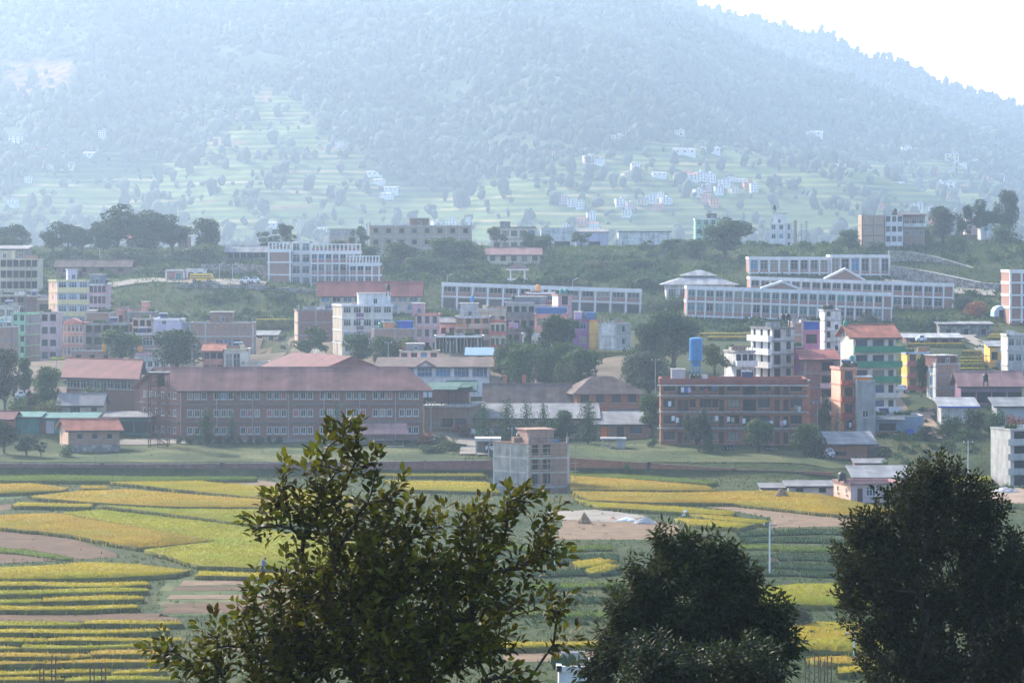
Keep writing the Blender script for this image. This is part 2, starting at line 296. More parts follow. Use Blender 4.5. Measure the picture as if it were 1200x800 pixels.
# --- campus
CW = dict(colm='campus_white', beam='campus_white')
B('white-framed classroom block end with three brick panels and pillared roof gallery', 'school building', 314, 341, 292, 336, 722, 3, 'brick_campus', d=9, cols=1, gallery=6, **CW)
B('recessed white stair block between the two classroom blocks', 'school building', 341.5, 364, 283, 336, 726, 4, 'plaster_white', d=8, F=[W(2, 1.8, 1.9, .5, None, 'campus_white', 'glass_teal', 1)], bands='campus_white', beam='campus_white')
B('white pillared classroom block with brick spandrels above the red-roofed hall', 'school building', 364, 423, 294, 336, 724, 3, 'brick_campus', a=2, d=10, cols=7, F=[W(7, 1.35, 1.75, .95, (0, 1, 2), 'frame_white', 'glass', 1)], gallery=12, **CW)
B('lower pillared classroom wing with brick end bay and roof gallery', 'school building', 409, 445, 308, 336, 715, 2, 'brick_campus', d=10, cols=4, F=[W(3, 1.5, 1.8, .95, None, 'frame_white', 'glass', 1, 0, .75)], gallery=9, **CW)
B('long white two-storey pillared campus wing behind the colourful town houses', 'school building', 517, 751, 331, 362, 690, 2, 'brick_campus', d=9, roll=2.0, cols=13, F=[W(13, 2.75, 1.85, 1.0, (1,), 'frame_white', 'glass', 2), W(13, 2.75, 2.1, .5, (0,), 'frame_dark', 'glass', 2)], **CW)
B('upper single-storey pillared campus wing below the brick and white ridge house', 'school building', 877.5, 972, 301, 319, 742, 1, 'brick_campus', d=9, cols=8, F=[W(8, 1.75, 2.5, .7, None, 'frame_white', 'glass', 1)], **CW)
B('taller end bay of the upper pillared campus wing', 'school building', 973, 1043, 298.5, 321, 741, 1, 'brick_campus', d=9, cols=6, F=[W(6, 1.8, 3.2, .7, None, 'frame_white', 'glass', 1)], **CW)
B('long pillared campus wing behind the gabled front wing, with brick end bay', 'school building', 878, 1117, 324, 356, 694, 2, 'brick_campus', d=9, roll=2.0, cols=20, F=[W(19, 1.9, 1.9, 1.0, None, 'frame_white', 'glass', 1, 0, .95)], ped=(967, 1011, 13), **CW)
B('front campus wing with central gable, white pillars and teal curtained windows', 'school building', 804, 1045, 335, 369, 662, 2, 'brick_campus', d=9, roll=2.0, cols=22, F=[W(21, 1.6, 1.8, 1.0, None, 'frame_white', 'glass_teal', 1, 0, .955)], ped=(893, 937, 9), **CW)
B('white-framed brick panel building at the frame edge beside the blue tent', 'school building', 1183, 1225, 316, 374, 640, 4, 'brick_campus', d=9, cols=3, a=2, **CW)
# --- red hall and town, upper row
B('long two-storey hall with bright red metal roof above the white hotel', 'hall', 375, 491, 345, 366, 662, 2, 'beige', d=9, F=[W(9, 1.9, 1.6, .6, (1,), 'frame_blue', 'glass_blue', 1), W(6, 1.6, 1.3, .5, (0,), 'frame_blue', 'glass_blue', 1)], roof=('gable', 'roof_red', 14, .9))
B('cream three-storey house with railed balconies at the foot of the left ridge', 'house', -14, 44, 303, 341, 690, 3, 'cream', d=8, F=[W(8, 1.3, 1.7, .6, None, 'frame_wood', 'void', 0)], bk=[BK('F', .45, .98, (1, 2), 'steel_rust', .9, .8, True)], bands='cream', heads=[(-6, 13, 294, 'cream')])
B('dark-roofed house behind the cream balcony house', 'house', -8, 31, 292, 306, 708, 1, 'concrete_dark', roof=('shed', 'roof_grey', 4, .5), F=[W(3, 1.2, 1.2)])
B('tall pale yellow and blue house with lavender roof stair and pink side wall', 'house', 67, 104, 328, 384, 640, 4, 'sky_blue', a=14, pxs=57, d=7, F=[W(3, 1.7, 1.4, .8, None, 'frame_white', 'glass_blue', 2)], L=[W(1, .8, 1.0)], bk=[BK('F', 0, 1, (1, 2, 3), 'pale_yellow', .5, 1.0)], bands='pale_yellow', heads=[(81, 92, 316, 'lavender')], lwall='peach')
B('narrow pink and slate house squeezed beside the pale yellow house', 'house', 104.5, 124, 333, 384, 652, 4, 'pink', F=[W(4, .75, 1.6, .6, None, 'frame_wood')], bands='plaster_old', heads=[(104.5, 120, 322, 'slate_wall')])
B('rough brick house with patched cream walls among leftmost town houses', 'house', -10, 29, 346, 384, 664, 3, 'brick_brown', F=[W(4, 1.3, 1.3, .8, None, 'frame_dark', 'void')], bk=[BK('F', .3, 1, (1,), 'cream', .8)], bands='beige')
B('dark brown windowless brick house behind the slate-sided green house', 'house', 29.5, 44, 347, 384, 660, 3, 'brick_dark', frame='concrete_dark')
B('low unplastered house with pale slab roof left of the pink-sided house', 'house', 43, 60, 350, 384, 655, 2, 'brick_brown', F=[W(1, 2.2, 1.5, .6, None, 'frame_dark', 'void')], bands='beige')
B('pale dirty house with narrow windows behind the mint green house', 'house', -12, 16, 359, 420, 622, 4, 'plaster_old', F=[W(3, 1.3, 1.3, .8, None, 'frame_dark')], bands='concrete_light')
B('mint green four-storey house with slate grey blank side wall', 'house', 14, 30, 367, 430, 600, 5, 'pale_green', pxs=47, a=-25, d=9, F=[W(2, .9, 1.4, .7, None, 'frame_wood')], bk=[BK('F', 0, 1, (1, 2, 3), 'pale_green', .6, .8)], rwall='slate_wall', bands='pale_green')
B('tall pink apartment house beside the slate-sided green house', 'house', 47.5, 67, 366, 440, 592, 5, 'pale_pink', F=[W(2, 1.2, 1.4, .8, None, 'frame_dark', 'glass', 1)], bk=[BK('F', 0, .9, (1, 2), 'pale_pink', .6)], d=7)
B('red brick house side with no windows beyond the tree of the left edge', 'house', -14, 14, 383, 446, 584, 4, 'brick_pale', frame='slate_wall', d=7)
B('small house with triangular pediment and rows of tall white-framed windows', 'house', 74, 97.5, 378, 418, 602, 3, 'peach', F=[W(5, .62, 1.45, .5, None, 'frame_white')], bands='salmon', d=7, ped=(79, 92, 4))
B('unfinished brick house with concrete frame beside the pediment house', 'house', 98, 152, 379, 420, 606, 3, 'brick_brown', frame='concrete', F=[W(5, 1.6, 1.6, .5, None, 'concrete', 'void', 0)], bands='concrete', d=9)
B('bare brick upper house with cream box room behind the pediment house', 'house', 100, 129, 366, 384, 622, 1, 'brick_brown', frame='concrete', heads=[(101, 111, 364, 'cream')])
B('small pink house with shaded porch on the terrace under the scrub slope', 'house', 136, 147, 363, 380, 634, 1, 'salmon', F=[W(1, .8, 1.9, .1, None, 'frame_wood', 'void', 0)], bands='salmon')
B('low brown house with open porch right of the small pink house', 'house', 148, 180, 365, 382, 632, 1, 'concrete_dark', F=[W(2, 2.2, 1.7, .1, None, 'concrete', 'void', 0)], heads=[(165, 172, 354, 'salmon')])
B('tan house with arched dark porch beside the lavender house', 'house', 155, 178.5, 373, 395, 606, 2, 'peach', F=[W(3, 1.0, 1.5, .4, None, 'frame_wood', 'void', 0)], bands='beige', d=7)
B('plain lavender-white house with one tiny window above the round tree', 'house', 179, 212, 374, 400, 600, 2, 'lavender', F=[W(1, .9, .9, 1.2, (1,), 'frame_white', 'glass', 1, at=[.4])], bands='plaster_white', d=8)
B('brick house with white shuttered window between the two round trees', 'house', 150, 197, 391, 426, 582, 2, 'brick_brown', F=[W(2, 2.0, 1.7, .6, None, 'frame_white', 'glass', 2, .35, .9)], frame='concrete', bands='concrete_light', d=7)
B('large bare brick house with concrete grid and roof stair room', 'house', 222, 297, 378, 426, 602, 3, 'brick_pale', frame='concrete_light', F=[W(3, 1.6, 1.4, .8, (1,), 'frame_blue', 'glass_blue', 1, .4, .8)], heads=[(246, 272, 366, 'brick_brown')], d=10, a=2)
B('glazed porch house pressed against the large bare brick house', 'house', 209, 221.5, 378, 410, 604, 2, 'sky_blue', F=[W(2, .8, 1.5, .5)], d=5)
B('small cream house with terracotta tiled roof beside the round dark tree', 'house', 238, 262, 411, 440, 562, 2, 'pale_pink', F=[W(3, 1.1, 1.3, .7, None, 'frame_wood')], roof=('gable', 'roof_terracotta', 7, .4), bk=[BK('F', 0, 1, (1,), 'salmon', .7)], d=7)
B('cream house with two tall arched windows behind the school roof', 'house', 262.5, 290, 409, 440, 560, 1, 'pale_beige', F=[W(2, 1.4, 3.4, .9, None, 'frame_white', 'glass', 1, .05, .7)], bands='cream', d=7)
B('low cream arcade with small dark arches right of the arched-window house', 'house', 285, 314, 424, 442, 556, 1, 'pale_beige', F=[W(4, 1.1, 1.7, .4, None, 'frame_dark', 'void', 0)], bands='beige', d=6)
B('small cream gable house with grey roof in the grass below the stone wall', 'house', 298, 324, 393, 401, 636, 1, 'cream', roof=('shed', 'roof_tin', 4, .4), F=[W(2, 1.0, 1.0)])
B('flat blank brick house left of the white hotel', 'house', 349, 391, 363, 408, 622, 3, 'brick_dark', frame='concrete', lwall='peach', pxs=345, a=10, d=8, bands='concrete_dark')
B('white four-storey hotel with purple stripes and a roof penthouse', 'hotel', 401, 460, 357, 417, 592, 4, 'pale_beige', a=6, pxs=390, d=9, F=[W(5, 1.5, 1.3, .9, (1, 2, 3), 'frame_white', 'glass', 2), W(4, 1.4, 1.3, .9, (0,))], bands='campus_white', heads=[(421, 459, 344, 'plaster_white')], stripes=[(.28, .43, 'plum')], lwall='beige')
B('low brick house with flat roof below the white hotel', 'house', 438, 487, 385, 414, 584, 2, 'brick_pale', frame='concrete', heads=[(451, 462, 378, 'orange'), (468, 485, 377, 'tarp_blue')], lwall='peach', pxs=434, a=8)
B('pink brick three-storey house with narrow upper room', 'house', 487, 514, 368, 414, 602, 3, 'pale_pink', F=[W(3, .9, 1.5, .8, None, 'frame_wood', 'glass', 0)], bands='salmon', heads=[(482.5, 497, 356, 'pink')])
B('unfinished open floor with thin props under a white concrete slab', 'building', 509, 566, 393.5, 413, 578, 1, 'void', bands='campus_white', props=14, inset=2.0, d=8)
B('orange house with open roof terraces in the middle of town', 'house', 534, 574, 371, 410, 606, 3, 'orange', F=[W(4, 1.1, 1.3, .7, None, 'frame_wood', 'glass', 1)], bk=[BK('F', .4, 1, (1, 2), 'peach', .8)], heads=[(539, 560, 356, 'concrete_light')], bands='plaster_old', d=8)
B('cream and red banded house right of the orange house', 'house', 574.5, 592, 376, 424, 600, 3, 'cream', F=[W(3, .8, 1.5, .6, None, 'frame_wood', 'glass', 0)], bk=[BK('F', 0, 1, (1, 2), 'red_band', .6, .7)], bands='red_band')
B('cluttered grey-brown four-storey house with pink washing on its balcony', 'house', 592.5, 627, 354, 420, 612, 4, 'concrete', F=[W(4, 1.1, 1.5, .6, None, 'frame_wood', 'void', 0)], bk=[BK('F', 0, 1, (1, 2, 3), 'concrete_dark', .9)], bands='concrete_light', heads=[(602, 640, 348, 'roof_tin')])
B('salmon house with a blue painted roof parapet', 'house', 627.5, 665, 368, 418, 600, 3, 'salmon', F=[W(3, 1.4, 1.3, .7, None, 'frame_wood', 'glass_blue', 1)], bands='salmon', heads=[(628, 663, 361, 'blue_paint')])
B('red brick roofed house with white terrace behind the salmon house', 'house', 617, 650, 343, 372, 640, 2, 'brick_red', F=[W(3, 1.2, 1.2)], bands='campus_white')
B('tall narrow pink stair tower with cream side and teal tanks on top', 'house', 654, 670, 345, 400, 628, 4, 'pink', a=10, pxs=647, d=6, F=[W(1, 1.3, 2.2, .3, (3,), 'frame_dark', 'void', 0), W(1, 1.0, 1.2)], bands='brick_pale', lwall='plaster_white')
B('purple three-storey house with blue-framed windows', 'house', 669, 690, 374, 424, 602, 3, 'purple', F=[W(1, 1.3, 1.4, .9, None, 'frame_blue', 'glass_blue', 1, at=[.68])], bands='plum', heads=[(674, 682, 366, 'lilac'), (687, 698, 367, 'blue_paint')])
B('narrow orange-yellow house wall between purple and white houses', 'house', 690.5, 701, 375, 424, 600, 3, 'yellow', bands='orange', lwall='yellow')
B('stained white blank-walled house with grey window side', 'house', 701.5, 722, 379, 424, 597, 3, 'plaster_old', pxs=739, a=-22, d=9, R=[W(1, 1.6, 1.2, .9, None, 'frame_dark')], rwall='concrete', frame='concrete_light')
B('low white house with pink roof edge between the two round town trees', 'house', 157, 195, 415, 434, 566, 1, 'plaster_old', F=[W(5, .9, 1.2, .7)], bands='pink', d=6)
B('low rough brick yard house below the pediment house', 'house', 84, 132, 411, 426, 588, 1, 'brick_pale', F=[W(3, 1.0, 1.0, .8, None, 'frame_dark', 'void')], d=5)
B('small cream house behind the thin umbrella tree', 'house', 612, 641, 391, 424, 578, 2, 'pale_beige', F=[W(2, 1.2, 1.4, .7, None, 'frame_wood')], bands='plaster_old', d=6)
B('low yellow house beside the purple house foot', 'house', 640, 668, 404, 428, 580, 2, 'cream', F=[W(3, 1.0, 1.3, .7, None, 'frame_wood')], bands='concrete_light', d=6)
B('slate-roofed pink house left of the orange town house', 'house', 515, 534, 378, 412, 612, 2, 'pale_pink', F=[W(2, 1.0, 1.3, .7, None, 'frame_wood')], roof=('gable', 'roof_grey', 5, .4), d=6)
B('tan flat house tucked behind the cluttered brown house', 'house', 560, 594, 362, 400, 632, 2, 'beige', F=[W(3, 1.1, 1.3, .7, None, 'frame_dark')], bands='concrete_light', d=6)
B('blue-walled house at the frame edge above the red brick side wall', 'house', -20, -1, 372, 440, 606, 4, 'light_blue', F=[W(2, .9, 1.3, .7)], bands='plaster_white', d=6)
# --- behind the school
B('white hall with wide blue window bands and long brown roof edge', 'hall', 444, 573, 430, 463, 532, 2, 'plaster_white', d=12, F=[W(6, 2.75, 1.6, .85, (1,), 'frame_blue', 'glass_blue', 3)], roof=('shed', 'roof_brown', 8, .9), ped=(490, 508, 7))
B('pink rooftop rooms with three dark windows behind the white hall', 'house', 468, 514, 411, 440, 553, 2, 'pink', F=[W(4, 1.2, 1.3, .7, (1,), 'frame_wood', 'glass', 1)], bands='beige', d=6, heads=[(476, 496, 403, 'roof_grey')])
B('small white room with light blue metal roof at the end of the white hall', 'house', 550, 573.5, 416, 440, 551, 2, 'plaster_white', F=[W(1, 1.1, 1.3, .7, (1,), 'frame_dark', 'glass', 0, at=[.55])], roof=('shed', 'roof_sky', 7, .9), d=6)
B('maroon gable-roofed hall behind the long school block', 'hall', 377, 443, 433, 500, 506, 4, 'brick_school', pxs=314, a=14, d=20, roof=('gabley', 'roof_maroon', 15, 1.0))
B('three-storey brown brick school block with long faded red roof and white-framed windows', 'school building', 211, 496, 454, 515, 470, 3, 'brick_school', a=3, pxs=164, d=10, F=[W(27, .88, 1.22, .85, None, 'frame_white', 'glass', 1, .015, .995, .10, nm=3, red=((0, 7), (1, 2), (1, 7), (1, 9), (1, 12), (1, 20), (2, 11), (2, 17), (2, 23)))], L=[W(6, 1.0, 1.1, .9, None, 'frame_white', 'glass', 1, .05, .95, .1)], roof=('gable', 'roof_school', 21, 1.1), ledges='concrete_dark', pipes=7)
B('brown hall with broad maroon roof behind the bungalow', 'hall', 78, 157, 440, 482, 498, 2, 'brick_school', a=-30, pxs=166, d=16, F=[W(10, 1.3, 1.4, 1.0, (1,), 'frame_white', 'glass', 1)], roof=('gable', 'roof_maroon', 17, 1.2))
B('brick annex with railed roof terrace beside the driveway', 'building', 497, 548, 476, 505, 480, 1, 'brick_brown', pxs=564, a=-10, d=13, F=[W(3, 1.9, 1.5, .7, None, 'frame_wood', 'glass_blue', 2, .1, .98), D(1, 1.0, 2.0, (0,), at=[.06])], bk=[], terrace=True)
B('green metal gable roof shelter on the annex terrace', 'shelter', 530, 551, 455, 478, 486, 1, 'peach', roof=('gable', 'roof_green', 7, 1.2), d=6, F=[W(2, 1.0, 1.0, .9, None, 'frame_dark', 'void')])
B('long brick house with brown tiled roof and two chimney posts', 'house', 571, 665, 470, 494, 500, 1, 'brick', d=9, F=[W(7, 1.4, 1.3, 1.2, None, 'frame_wood', 'glass', 2)], roof=('gable', 'roof_brown', 18, .9), chim=(0.22, .46))
B('two-storey orange brick house with hipped brown roof', 'house', 676, 750, 458, 498, 498, 2, 'brick', a=6, pxs=662, d=9, F=[W(4, 1.5, 1.4, .9, (1,), 'frame_wood', 'glass', 2), W(4, 1.5, 1.4, .9, (0,), 'frame_wood', 'glass', 2)], L=[W(2, 1.0, 1.3)], roof=('hip', 'roof_brown', 16, .9), awn=(.5, 1.0))
B('long low workshop with grey metal roof behind the row of conifers', 'workshop', 558, 699, 490, 514, 484, 1, 'brick_brown', d=10, F=[W(8, 1.5, 1.3, .9, None, 'frame_wood', 'glass_blue', 2)], roof=('shed', 'roof_grey', 13, .7))
B('brick store with grey sheet roof and bright orange door', 'workshop', 700, 760, 497, 514, 481, 1, 'brick_brown', d=8, F=[W(1, 1.2, 2.0, .1, None, 'frame_dark', 'door_orange', 0, at=[.13], door=True), W(1, 1.2, 2.1, .1, None, 'frame_dark', 'void', 0, at=[.45]), W(1, 2.0, 1.2, .9, None, 'frame_wood', 'glass_blue', 2, at=[.75])], roof=('shed', 'roof_grey', 11, .7))
B('four-storey red brick hostel with long balconies hung with washing', 'hostel', 774, 945, 444, 520, 466, 4, 'brick', a=-2, d=9, F=[W(6, 1.9, 1.35, .7, None, 'frame_wood', 'glass', 2, at=[.06, .31, .50, .71, .93]), W(2, 2.1, 1.9, .1, (1, 2, 3), 'frame_dark', 'void', 0, at=[.61]), W(1, 1.0, 1.3, .7, None, 'frame_wood', 'glass', 1, at=[.22, .375]), D(8, .85, 1.9, (0, 1, 2, 3), at=[.135, .175, .42, .80, .86])], bk=[BK('F', -.01, 1.0, (1, 2, 3), 'steel_dark', 1.1, .75, True, 'concrete')], bands='brick_red', topband=.9, caplip='concrete_light')
# --- left front
B('beige bungalow with stained grey roof behind the small pink house', 'bungalow', 69, 118, 474, 490, 480, 1, 'beige', d=7, F=[W(1, 1.7, 1.2, .7, None, 'frame_wood', 'glass', 2, at=[.38]), W(1, .9, .8, 1.1, None, 'frame_wood', 'glass', 0, at=[.84]), D(1, .7, 1.2, (0,), at=[.94])], roof=('gable', 'roof_grey', 11, .6))
B('small pink brick house with orange-red roof and stone base on the lawn', 'house', 80, 140, 503, 530, 456, 1, 'brick_pale', a=8, pxs=70, d=6, F=[W(3, .8, .75, 2.1, None, 'frame_dark', 'void', 0, .08, .95)], roof=('gable', 'roof_terracotta', 10, .6), plinth=('stone', 1.15), lwall='peach')  # left gable coloured paler than the front to carry the sun on it
B('green metal-clad shed with pale teal roof behind the small pink house', 'shed', 16, 46, 489, 508, 468, 1, 'teal_sheet', roof=('shed', 'roof_teal', 4, .4), d=5)
B('rust and grey panelled shed joined to the green metal shed', 'shed', 46.3, 112, 490, 508, 469, 1, 'teal_sheet', roof=('shed', 'roof_teal', 4, .4), d=5, stripes=[(0, .11, 'sheet_rust'), (.115, .26, 'sheet_grey')])
B('dark green open shed with flat grey roof beside the steel stair tower', 'shed', 123, 174, 489, 508, 474, 1, 'teal_sheet', roof=('shed', 'roof_grey', 4, .5), d=6, F=[W(3, 3.0, 1.9, .1, None, 'steel_dark', 'void', 0)])
B('brick shed with a red roof at the frame edge beside the green metal shed', 'shed', -16, 13, 491, 510, 464, 1, 'brick', roof=('gable', 'roof_maroon', 7, .6))
B('long dark shed with dull purple-grey roof behind the green garden shrubs', 'shed', 17, 84, 461, 478, 502, 1, 'brick_dark', roof=('shed', 'roof_brown', 5, .6), F=[W(5, 2.0, 1.4, .4, None, 'steel_dark', 'void', 0)], d=6)
# --- right town
B('weathered white corner apartment house with stacked open balconies', 'apartment house', 905, 930, 384, 446, 500, 4, 'concrete_light', a=32, pxs=880, d=9, F=[W(1, 1.5, 1.7, .5, None, 'concrete', 'void', 0, at=[.24]), W(1, 1.0, 1.3, .8, None, 'frame_dark', 'glass', 1, at=[.76])], L=[W(3, 1.1, 1.8, .3, None, 'plaster_old', 'void', 0)], bk=[BK('L', 0, 1, (1, 2, 3), 'plaster_white', .8, .9)], bands='concrete_dark', lwall='plaster_white')  # sunlit left face: its brightness is put into a whiter wall colour
B('low white balconied wing of the weathered corner apartment house', 'apartment house', 862, 884, 411, 446, 497, 2, 'plaster_old', a=14, pxs=849, d=7, F=[W(3, 1.0, 1.6, .4, None, 'plaster_old', 'void', 0)], bk=[BK('F', 0, 1.1, (1,), 'plaster_white', .8, .9)], bands='concrete')
B('pink house with a blue cloth shade band beside the white narrow tower', 'house', 941, 961, 376, 420, 532, 3, 'hot_pink', F=[W(1, 2.0, 1.7, .5, (1,), 'frame_dark'), W(1, 2.8, 1.5, .8, (2,), 'blue_paint', 'tarp_blue', 1)], d=7)
B('orange brick house wall between the white apartments and the pink house', 'house', 929, 941, 378, 420, 530, 3, 'brick_pale', frame='concrete_light', d=7)
B('red and purple open stair house beside the white corner apartments', 'house', 930.5, 942, 406, 447, 506, 3, 'red_paint', F=[W(1, 1.1, 1.6, .4, None, 'purple', 'plum', 0)], bk=[BK('F', 0, 1, (1, 2), 'purple', .5, .8)], d=6)
B('tall narrow white tower house with stained top', 'house', 966, 986, 363, 425, 546, 5, 'plaster_old', a=18, pxs=960, d=6, F=[W(1, .8, 1.1, .9, (1, 2, 3, 4), 'frame_dark', 'void', 0, at=[.25]), W(1, .7, .9, .3, (1, 3), 'frame_dark', 'void', 0, at=[.72])], bands='concrete', lwall='campus_white')  # left side painted whiter than the front, for the sunlight it catches
B('five-storey cream house with green balconies and orange tiled roof', 'house', 1000, 1050, 394, 500, 502, 6, 'pale_beige', a=7, pxs=985, d=9, F=[W(2, 2.0, 1.5, .5, None, 'frame_wood', 'glass_blue', 2, 0, .78), W(1, .9, 1.7, .3, None, 'frame_wood', 'glass', 0, at=[.44]), W(1, .9, 1.7, .3, None, 'frame_wood', 'glass', 0, at=[.88])], bk=[BK('F', 0, 1.2, (5,), 'green_paint', 1.0, .95), BK('F', .05, 1.12, (4,), 'green_paint', 1.0, .95), BK('F', .02, 1.1, (3,), 'green_paint', 1.0, .95), BK('F', .4, 1.1, (2,), 'pale_beige', .8, .7), BK('F', .5, 1.1, (1,), 'campus_white', .9, .9)], roof=('gable', 'roof_terracotta', 12, .9), lwall='pale_beige')
B('dark brick house with a red awning roof in front of the white tower', 'house', 943, 979, 421, 502, 494, 5, 'brick_dark', d=7, F=[W(1, 2.0, 1.5, .4, None, 'frame_dark', 'void', 0, at=[.75])], bk=[BK('F', .5, 1, (1, 2, 3), 'pale_pink', .7, .7)], roof=('shed', 'roof_red', 9, .9), frame='concrete_dark')
B('orange brick balcony house end beside the red brick hostel', 'house', 931, 949, 446, 508, 480, 4, 'brick', F=[W(1, 1.3, 1.4, .6, None, 'frame_dark', 'void', 0)], bk=[BK('F', 0, 1, (1, 2, 3), 'brick', .6, .6)], bands='concrete')
B('narrow orange house with red balconies and a cream side wall', 'house', 985, 1004, 431, 508, 476, 4, 'orange', a=16, pxs=974, d=7, F=[W(1, 1.4, 1.5, .7, None, 'frame_dark', 'glass', 1, at=[.5])], bk=[BK('F', -.02, 1.05, (1, 2, 3), 'red_paint', .7, .7)], bands='salmon', lwall='peach')
B('plain grey plastered house with one white window below the green balconies', 'house', 1004.5, 1026, 446, 509, 473, 4, 'concrete', F=[W(1, 1.0, 1.2, .6, (1,), 'frame_white', 'glass', 1, at=[.45])], d=7, heads=[(1005, 1022, 442, 'door_orange')])
B('blue-grey corrugated shed with white awning and brick base', 'shed', 1026, 1082, 487, 513, 478, 1, 'sheet_blue', F=[W(1, 2.8, 1.2, 1.2, None, 'steel_dark', 'void', 0, at=[.25])], plinth=('brick', 1.0), awn=(.0, .6), d=6)
B('open tin-roofed lean-to over a brick store near the hostel', 'shed', 976, 1016, 519, 540, 454, 1, 'brick', F=[W(2, 1.6, 1.3, .2, None, 'steel_dark', 'void', 0, .0, .4)], roof=('shed', 'roof_tin', 9, 1.6), d=7, plinth=('brick', .9))
B('small brick hut in front of the yellow paddy strips', 'hut', 1003, 1038, 543, 553, 436, 1, 'brick', roof=('shed', 'roof_grey', 3, .3), d=4)
B('brick and concrete frame house with blue curtained balconies', 'house', 1097, 1125, 426, 469, 512, 3, 'brick_pale', a=18, pxs=1086, d=8, frame='concrete', L=[W(1, 2.6, 1.7, .3, None, 'light_blue', 'curtain_blue', 1)], lwall='concrete_light', heads=[(1099, 1122, 417, 'brick_dark')])
B('long house with salmon sheet roof and dark open front', 'house', 1126, 1198, 451, 474, 502, 1, 'plum', roof=('gable', 'roof_pink', 14, .7), F=[W(4, 3.0, 1.9, .3, None, 'frame_wood', 'void', 0)], d=8)
B('yellow and red striped house behind the concrete frame house', 'house', 1063, 1090, 413, 470, 542, 4, 'yellow', F=[W(2, 1.2, 1.5, .5, None, 'frame_wood')], bk=[BK('F', 0, 1, (1, 2, 3), 'red_band', .5, .7)], bands='sky_blue')
B('low shed with white tin roof and blue fascia below the brick frame house', 'shed', 1103, 1144, 476, 494, 482, 1, 'concrete_light', roof=('shed', 'roof_white', 8, .6), fascia='tarp_blue', d=5)
B('grey metal shed at the frame edge below the salmon-roofed house', 'shed', 1168, 1205, 476, 496, 482, 1, 'sheet_grey', roof=('shed', 'roof_tin', 8, .6), d=5)
B('half-yellow house with grey sheet roof above the terraced fields', 'house', 1160, 1182, 406, 442, 572, 2, 'yellow', F=[W(2, 1.2, 1.6, .4, None, 'frame_dark', 'void', 0)], bands='yellow', roof=('shed', 'roof_tin', 5, .5), stripes=[(.3, .95, 'sheet_grey')], d=7)
B('grey three-storey house with white windows at the frame edge', 'house', 1181, 1215, 392, 446, 562, 3, 'concrete_light', F=[W(4, 1.1, 1.4, .8, None, 'frame_white', 'glass', 1)], bands='concrete_light', d=8)
B('bare grey concrete building frame with dark open floors beside the rubble', 'building', 1184, 1230, 503, 572, 424, 4, 'concrete_light', a=24, pxs=1161, d=6, F=[W(2, 2.2, 1.6, .3, None, 'concrete', 'void', 0)], bk=[BK('F', -.12, 1, (1, 2, 3), 'concrete_light', .7, .8)], lwall='concrete_light')
B('long low house with pale corrugated roof under the stone retaining wall', 'house', 1062, 1127, 396, 407, 604, 1, 'brick_dark', roof=('shed', 'roof_white', 4, .5), F=[W(5, 1.2, 1.2, .5, None, 'frame_dark', 'void', 0)], d=6)
B('low rough stone house with thin roof slab under the hill road', 'house', 1101, 1163, 380, 394, 634, 1, 'stone', roof=('shed', 'roof_tin', 2, .5), F=[W(3, 1.2, 1.4, .3, None, 'concrete', 'void', 0)], d=6)
# --- fields
B('pink single-storey house with brown roof edge at the field side', 'bungalow', 997, 1062, 566, 589, 392, 1, 'pale_pink', a=6, pxs=977, d=7, F=[W(2, 1.3, 1.3, .9, None, 'frame_white', 'glass', 2, .2, .85), D(3, .75, 1.9, (0,), 0.0, 1.0)], L=[W(2, .8, .8, 1.1)], bands='roof_pink', lwall='peach')
B('open shed with blue-grey tin roof behind the pink field house', 'shed', 1004, 1064, 559, 572, 406, 1, 'concrete_dark', roof=('shed', 'roof_tin', 9, .8), F=[W(4, 1.8, 1.1, .2, None, 'steel_dark', 'void', 0)], d=6)
B('makeshift low sheds with white sheet roof held down by tyres', 'shed', 924, 977, 570, 581, 402, 1, 'concrete_light', roof=('shed', 'roof_grey', 3, .4), d=5, F=[W(2, 1.0, .7, .5, None, 'frame_dark', 'void')])
B('broken tin lean-to beside the haystack', 'shed', 893, 923, 572, 581, 404, 1, 'sheet_grey', roof=('shed', 'roof_grey', 3, .3), d=4)
B('half-built brick house with grey plaster side and bamboo scaffold', 'house', 619, 667, 520, 588, 415, 4, 'brick_pale', a=20, pxs=578, d=7, F=[W(2, 1.1, 1.5, .6, None, 'frame_dark', 'void', 1, .05, .58)], frame='concrete_light', heads=[(624, 655, 504, 'brick_pale')], lwall='concrete', lip='brick_pale')
B('small white house roof below the near leafy tree', 'house', 655, 690, 781, 850, 205, 1, 'plaster_white', bands='plaster_white', d=5, F=[W(1, .9, 1.0)])
# ------------------------------------------------------------------ terrain
PROF = [(-80, 35.5), (0, 31.3), (20, 27), (40, 20.5), (70, 13.5), (120, 6), (170, 1.2), (214, 0), (434, 0), (437.5, 1.7), (455, 2.6), (470, 3.3), (500, 4.8), (530, 8.2), (560, 11),
        (600, 14.5), (640, 17.2), (680, 20.8), (720, 26), (760, 31), (800, 35), (850, 36), (900, 33), (1000, 20), (1300, 4), (1600, 6), (2000, 4), (6000, 4)]
PYs = np.array([p[0] for p in PROF], float); PZs = np.array([p[1] for p in PROF], float)
